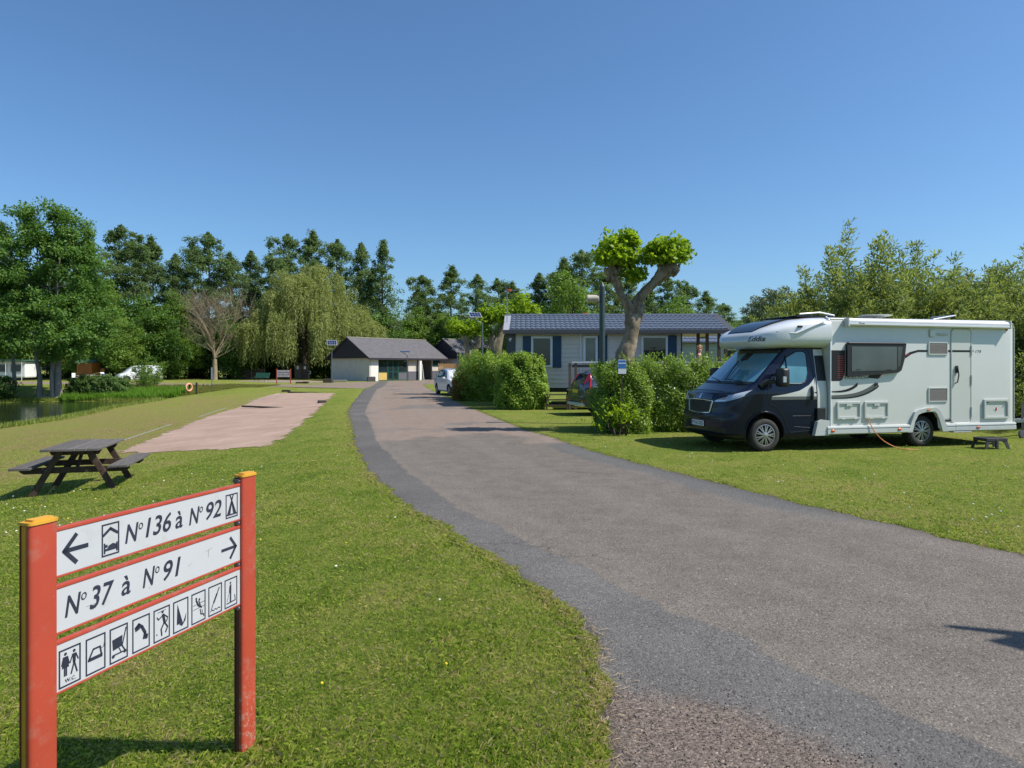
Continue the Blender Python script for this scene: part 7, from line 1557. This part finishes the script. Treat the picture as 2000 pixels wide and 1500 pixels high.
ed = [(0,1),(1,2),(2,3),(3,4),(4,5),(5,6),(6,7),(7,8),(8,9),(9,10),(9,11),(5,12),(12,13),(13,14),(14,15),(15,16),(16,17),(15,18),(15,19),(5,20),(20,21)]
rd = [.22,.21,.25,.28,.20,.18,.135,.115,.12,.165,.14,.13,.145,.13,.14,.18,.17,.16,.17,.15,.11,.09]
pollard('big pollarded plane tree with two leafy heads rising from the hedge', (222/1333.333*D, D, 0), pts, ed, rd,
   [(q_(1200, 512), (.50,.48,.66), 120), (q_(1226, 480), (.34,.34,.36), 40), (q_(1236, 545,-.05), (.30,.28,.36), 36), (q_(1228, 515, .1), (.34,.3,.42), 30), (q_(1306, 508), (.56,.52,.56), 130), (q_(1280, 505,-.1), (.3,.3,.36), 36)], .115, 20, knobs=(10, 11, 9, 15, 16, 17, 18, 19))
D = 42.0
def q_(px, py, dy=0.0): return ((px-930)/1333.333*D, dy, 1.75+(715-py)/1333.333*D)
pollard('small pollarded plane tree with a leaning pale limb left of the solar lamp', ((930-1000)/1333.333*D, D, 0), [q_(916,770),q_(916,715),q_(917,690),q_(910,668),q_(906,652),q_(928,692),q_(934,672),q_(936,652),q_(932,683,.1),q_(918,668,.1),q_(905,658,.1)], [(0,1),(1,2),(2,3),(3,4),(2,5),(5,6),(6,7),(5,8),(8,9),(9,10)], [.28,.27,.22,.18,.22,.20,.17,.2,.14,.12,.1],
   [(q_(900,650),(.75,.7,.85),60),(q_(930,645),(.8,.7,.7),60)], .15, 24)
D = 37.5
def q_(px, py, dy=0.0): return ((px-975)/1333.333*D, dy, 1.75+(715-py)/1333.333*D)
pollard('small dark-trunked pollarded plane tree between the solar lamp and the mobile home', ((975-1000)/1333.333*D, D, 0), [q_(968,790),q_(968,720),q_(970,680),q_(978,650),q_(985,632),q_(960,650),q_(953,638)], [(0,1),(1,2),(2,3),(3,4),(2,5),(5,6)], [.30,.30,.28,.22,.2,.2,.18],
   [(q_(958,628),(.85,.7,.80),70),(q_(985,618),(.6,.6,.5),40),(q_(950,655),(.5,.5,.6),30)], .15, 24)
D = 33.0
pollard('pollarded plane tree showing only its leafy head above the mobile home roof', ((1020-1000)/1333.333*D, D, 0), [(0,0,0),(0,0,1.5),(0,.1,3.2),(.05,0,4.0)], [(0,1),(1,2),(2,3)], [.28,.26,.24,.26], [((.0,0,4.15),(.72,.6,.85),80)], .14, 26)

# --- hedges and bushes
def hedge(name, label, x0, x1, y0, y1, h, n, leaf, mat, seed, shoots=60, round_=.35, cat='hedge', lean=None):
    root = thing(name, label, cat, ((x0+x1)/2, (y0+y1)/2, 0)); r = np.random.default_rng(seed); hx, hy = (x1-x0)/2, (y1-y0)/2
    d = unit(r.normal(size=(n, 3))); d[:, 2] = np.where(d[:, 2] < -.55, -d[:, 2], d[:, 2]); d = unit(d); m_ = np.max(np.abs(d/np.array([1, 1, 1])), 1)
    cube = d/m_[:, None]; P = cube*(1-round_) + d*round_*1.15; f = .72+.34*r.random(n)**.6
    bump_ = 1+.075*np.sin(P[:, 0]*hx*4.1+seed)*np.sin(P[:, 2]*h*3.3+P[:, 1]*5)+.06*np.sin(P[:, 0]*hx*9+P[:, 2]*7)
    f = f*bump_; X = np.stack([P[:, 0]*hx*f, P[:, 1]*hy*f, (P[:, 2]*.5+.5)*h*1.03*np.where(P[:, 2] > 0, f, 1)], 1); lo_, hi_ = np.percentile(X[:, 2], (2, 98)); X[:, 2] = np.clip((X[:, 2]-lo_)/(hi_-lo_)*(h-.06)+.03+r.normal(size=n)*.03, .01, None)
    nr = unit(d*.8+r.normal(size=(n, 3))*.55+np.array([0, 0, .5])); tint = np.clip(.5*r.random(n)+.35*(bump_-.87)/.26+.1, 0, 1)
    me1 = card_mesh('foliage', X, nr, leaf*(.6+.8*r.random(n)), leaf*.6, mat, tint)
    foliage = link_mesh('foliage', me1, root)
    sh = []; sd2 = []; tb = MB()
    for _ in range(shoots):
        x, y = r.uniform(-hx*.95, hx*.95), r.uniform(-hy*.8, hy*.8); L = r.uniform(.12, .42); lx, ly = r.normal()*.12, r.normal()*.12; k = int(L/leaf*3)+4; u = np.linspace(0, 1, k)
        edge_ = 1-.25*(abs(x)/hx)**4; sh.append(np.stack([x+lx*u, y+ly*u, h*.93*edge_+L*u], 1)+r.normal(size=(k, 3))*.012); a = r.uniform(0, 6.28, k); sd2.append(np.stack([np.cos(a), np.sin(a), .9*np.ones(k)], 1)); tb.tube([(x, y, h*.7), (x+lx, y+ly, h*.93*edge_+L)], [.008, .003], 4, cap=False)
    P = np.concatenate(sh); dv = unit(np.concatenate(sd2)); nr = unit(np.cross(dv, r.normal(size=P.shape)))
    tag(link_mesh('new_shoots', card_mesh('new_shoots', P, nr, leaf*1.1, leaf*.55, mat, .6+.4*r.random(len(P)), dv), root), kind='stuff')
    for _ in range(26): x, y = r.uniform(-hx*.8, hx*.8), r.uniform(-hy*.6, hy*.6); tb.tube([(x, y, 0), (x*1.02, y, h*.4), (x*1.05+r.normal()*.1, y+r.normal()*.1, h*.85)], [.03, .022, .01], 5, cap=False)
    tb.obj('stems', B_DARK, root, fix=False); return root
hedge('hedge', 'long clipped green hedge between the road and the mobile home, round the big pollard', 2.36, 6.4, 18.05, 19.7, 1.86, 66000, .056, F_HEDGE, 2, 110)
hedge('hedge', 'darker left end of the long hedge round the foot of the big pollard', 2.32, 3.6, 17.55, 18.7, 1.82, 23000, .056, F_HEDGE, 3, 22, .6)
hedge('bush', 'dense dark green bush behind the solar street lamp', -2.75, .15, 34.0, 38.4, 2.35, 30000, .10, F_HEDGE, 4, 40, .6, 'bush')
hedge('bush', 'small reddish brown bush in front of the white hatchback', -3.05, -2.2, 34.3, 36, 1.35, 7000, .09, foliage_mat('reddish_leaves', (.06,.05,.012), (.12,.095,.02), (.20,.15,.03)), 14, 10, .8, 'bush')
hedge('bush', 'brighter feathery bush at the left corner of the mobile home', -.55, 1.36, 27.2, 28.9, 2.05, 26000, .10, F_FEATH, 5, 120, .75, 'bush')
hedge('bush', 'low dark bush under the two small pollards', -2.4, .2, 39, 41, 2.2, 12000, .12, F_HEDGE, 6, 20, .7, 'bush')
def shootbush(name, label, loc, h, w, ns, leaf, la, mat, per, seed, upright=.8, stems_mat=None, cat='shrub', fill=0):
    """many upright or arching stems carrying narrow leaves"""
    root = thing(name, label, cat, loc) if label else None; r = np.random.default_rng(seed); tb = MB(); P, Dd, T = [], [], []
    for i in range(ns):
        a = r.uniform(0, 6.283); rad = math.sqrt(r.random()); hh = h*(1-.42*rad**1.6)*r.uniform(.72, 1.03); bx, by = math.cos(a)*rad*w*.45, math.sin(a)*rad*w*.45; tx, ty = math.cos(a)*rad*w*(1.05), math.sin(a)*rad*w*1.05
        k = 10; u = np.linspace(0, 1, k); sx = bx+(tx-bx)*u**1.4+.10*np.sin(u*5+i); sy = by+(ty-by)*u**1.4+.1*np.cos(u*4+i); sz = hh*u**(.92)
        tb.tube(list(zip(sx, sy, sz)), [max(.004, .028*(1-q)) for q in u], 4, cap=False)
        ct = r.random()
        for j in range(per):
            q = r.uniform(.10, 1.0)**.8; L = (1-q)*.75+.12; b_ = r.uniform(0, 6.283); ox, oy, oz = math.cos(b_)*L, math.sin(b_)*L, L*r.uniform(.2, 1.0); X0, Y0, Z0 = np.interp(q, u, sx), np.interp(q, u, sy), np.interp(q, u, sz)
            m_ = max(4, int(L/leaf*2.2)); v = r.random(m_); P.append(np.stack([X0+ox*v, Y0+oy*v, Z0+oz*v], 1)+r.normal(size=(m_, 3))*.025); dd = np.array([ox, oy, oz+.1])/L*.8+r.normal(size=(m_, 3))*.65; Dd.append(dd); T.append(np.clip(.45*ct+.55*r.random(m_), 0, 1))
    P = np.concatenate(P); Dd = unit(np.concatenate(Dd)); T = np.concatenate(T); nr = np.cross(Dd, r.normal(size=P.shape)); nr = unit(nr)
    mt = tb.mesh('stems', stems_mat or B_DARK, fix=False); ml = card_mesh('crown', P, nr, leaf*(.6+.8*r.random(len(P))), leaf*la, mat, T, Dd)
    if root: link_mesh('stems', mt, root); link_mesh('crown', ml, root); return root
    return mt, ml
WV = [shootbush('x', None, None, 6.2, 2.2, 34, .14, .30, F_WIL, 150, s) for s in (31, 32, 33)]
scrub = [(1535,560,25,0,'willow shrub just above the overcab of the motorhome'),(1592,520,24,1,'willow shrub above the roof panel of the motorhome'),(1640,500,23.5,2,'willow shrub left of the tallest willow shoots'),(1668,424,22.5,0,'tallest willow shrub with feathery shoots above the motorhome window'),(1745,438,22,1,'second tall feathery willow shrub above the fridge vents'),(1705,520,21,2,'low dense willow shrub between the two tallest ones'),
 (1786,520,21.5,1,'low willow shrub above the satellite dish'),(1826,462,22.5,2,'slim tall willow shrub above the entrance door'),(1868,530,21,0,'dense willow shrub right of the satellite dish'),(1915,505,22,1,'dense willow shrub above the rear end of the motorhome'),(1962,500,21,2,'willow shrub over the rear corner of the motorhome'),(1995,476,22.5,0,'tall willow shrub cut by the right edge'),
 (2070,500,21,1,'willow shrub outside the right edge behind the trailer'),(2150,490,23,2,'willow shrub farther right behind the trailer'),(1560,600,21.5,1,'low willow shrub behind the cab of the motorhome'),(2030,560,20,0,'low willow shrub behind the trailer drawbar'),(1620,590,20.5,2,'low willow shrub behind the skylight'),(1940,590,19.6,1,'low willow shrub touching the rear roof edge')]
for i, (px, top, D, v, lbl) in enumerate(scrub):
    loc, h = by_px(px, top, D); r = thing('willow_shrub', lbl, 'shrub', loc, i*2.1, 'willow shrubs behind the motorhome'); s = h/6.3; link_mesh('stems', WV[v][0], r); link_mesh('crown', WV[v][1], r); r.scale = (max(s, .8)*1.12, max(s, .8)*1.12, s)
GVv = round_variant([(0,0,5,1.3,1.3,4.6),(0,0,2.5,1.8,1.8,2.4)], 110, 130, .17, F_GREY, 41, crad=(.4, .7))
for px, top, D, lbl in ((1478,556,44,'narrow grey green willow left of the scrub'),(1503,540,42,'tallest narrow grey green willow left of the scrub'),(1532,534,40,'grey green willow half hidden by the scrub'),(1890,505,40,'dark grey green tree top behind the right scrub'),(1945,490,38,'grey tree top near the right edge behind the scrub'),(1838,520,42,'grey green tree top behind the slim willow shoots')):
    loc, h = by_px(px, top, D); make_tree('grey_willow', lbl, loc, *GVv, rz=px, sc=h/9.6, group='grey willows behind the scrub')
# --- pond banks
o = shootbush('bank_shrub', 'loose light green shrub on the pond bank in front of the white van', at(290, 62, -.7), 4.0, 2.0, 18, .16, .5, F_MID, 40, 77)
hedge('bank_bushes', 'dark low bushes along the far pond bank left of the alder stems', -49, -40.5, 53.5, 56, 1.9, 18000, .20, F_DRK, 7, 30, .6, 'bushes').location.z = -.9
hedge('bank_bushes', 'dark leafy bushes on the far pond bank right of the alder stems', -37.6, -33, 57.2, 59.5, 1.7, 14000, .18, F_DRK, 8, 30, .6, 'bushes').location.z = -.9
n = 15000; u = rng.random(n); x = -37.5+9.8*u; y = 56.4+rng.random(n)*3.2; z = hz(x, y); ok = pond_sd(x, y) > -.2; x, y, z = x[ok], y[ok], z[ok]; n = len(x)
hh = (.3+.45*rng.random(n)); dv = unit(np.stack([rng.normal(size=n)*.22, rng.normal(size=n)*.22, np.ones(n)], 1)); nr = unit(np.cross(dv, rng.normal(size=(n, 3))))
tag(link_mesh('reeds', card_mesh('reeds', np.stack([x, y, z-.03], 1), nr, hh, .055, foliage_mat('reed_leaves', (.05,.11,.01), (.10,.19,.02), (.17,.26,.05)), rng.random(n), dv)), 'bright green reeds and long grass on the far pond bank', 'reeds', kind='stuff')
# rough grass fringe right round the pond
n = 26000; k = rng.integers(0, len(POND), n); a = POND[k]; b_ = POND[(k+1) % len(POND)]; f = rng.random(n)[:, None]; q = a+(b_-a)*f+rng.normal(size=(n, 2))*.35; s = pond_sd(q[:, 0], q[:, 1]); q = q[(s > -.05) & (q[:, 0] > -60)]; n = len(q)
dv = unit(np.stack([rng.normal(size=n)*.4, rng.normal(size=n)*.4, np.ones(n)], 1)); nr = unit(np.cross(dv, rng.normal(size=(n, 3))))
tag(link_mesh('bank_grass', card_mesh('bank_grass', np.stack([q[:, 0], q[:, 1], hz(q[:, 0], q[:, 1])-.02], 1), nr, .12+.25*rng.random(n), .035, foliage_mat('bank_grass_blades', (.06,.10,.012), (.13,.17,.03), (.24,.24,.08)), rng.random(n), dv)), 'rough grass fringe along the pond edge', 'grass', kind='stuff')
n = 24000; x = rng.uniform(-33, -21, n); y = 57+rng.random(n)*5; z = hz(x, y); dv = unit(np.stack([rng.normal(size=n)*.5, rng.normal(size=n)*.5, np.ones(n)], 1)); nr = unit(np.cross(dv, rng.normal(size=(n, 3))))
tag(link_mesh('weeds', card_mesh('weeds', np.stack([x, y, z-.02], 1), nr, .12+.35*rng.random(n)*np.clip((-22-x)/8, .1, 1), .05, foliage_mat('weed_leaves', (.06,.08,.015), (.12,.13,.03), (.20,.18,.06)), rng.random(n), dv)), 'low weeds between the bank shrub and the lifebuoy', 'weeds', kind='stuff')
# lighter ground-level leaves at the hedge foot
h_ = shootbush('young_plant', 'young yellow green saplings sprouting at the foot of the hedge', (2.75, 17.35, 0), .95, .42, 7, .11, .5, F_PLANE, 7, 91)
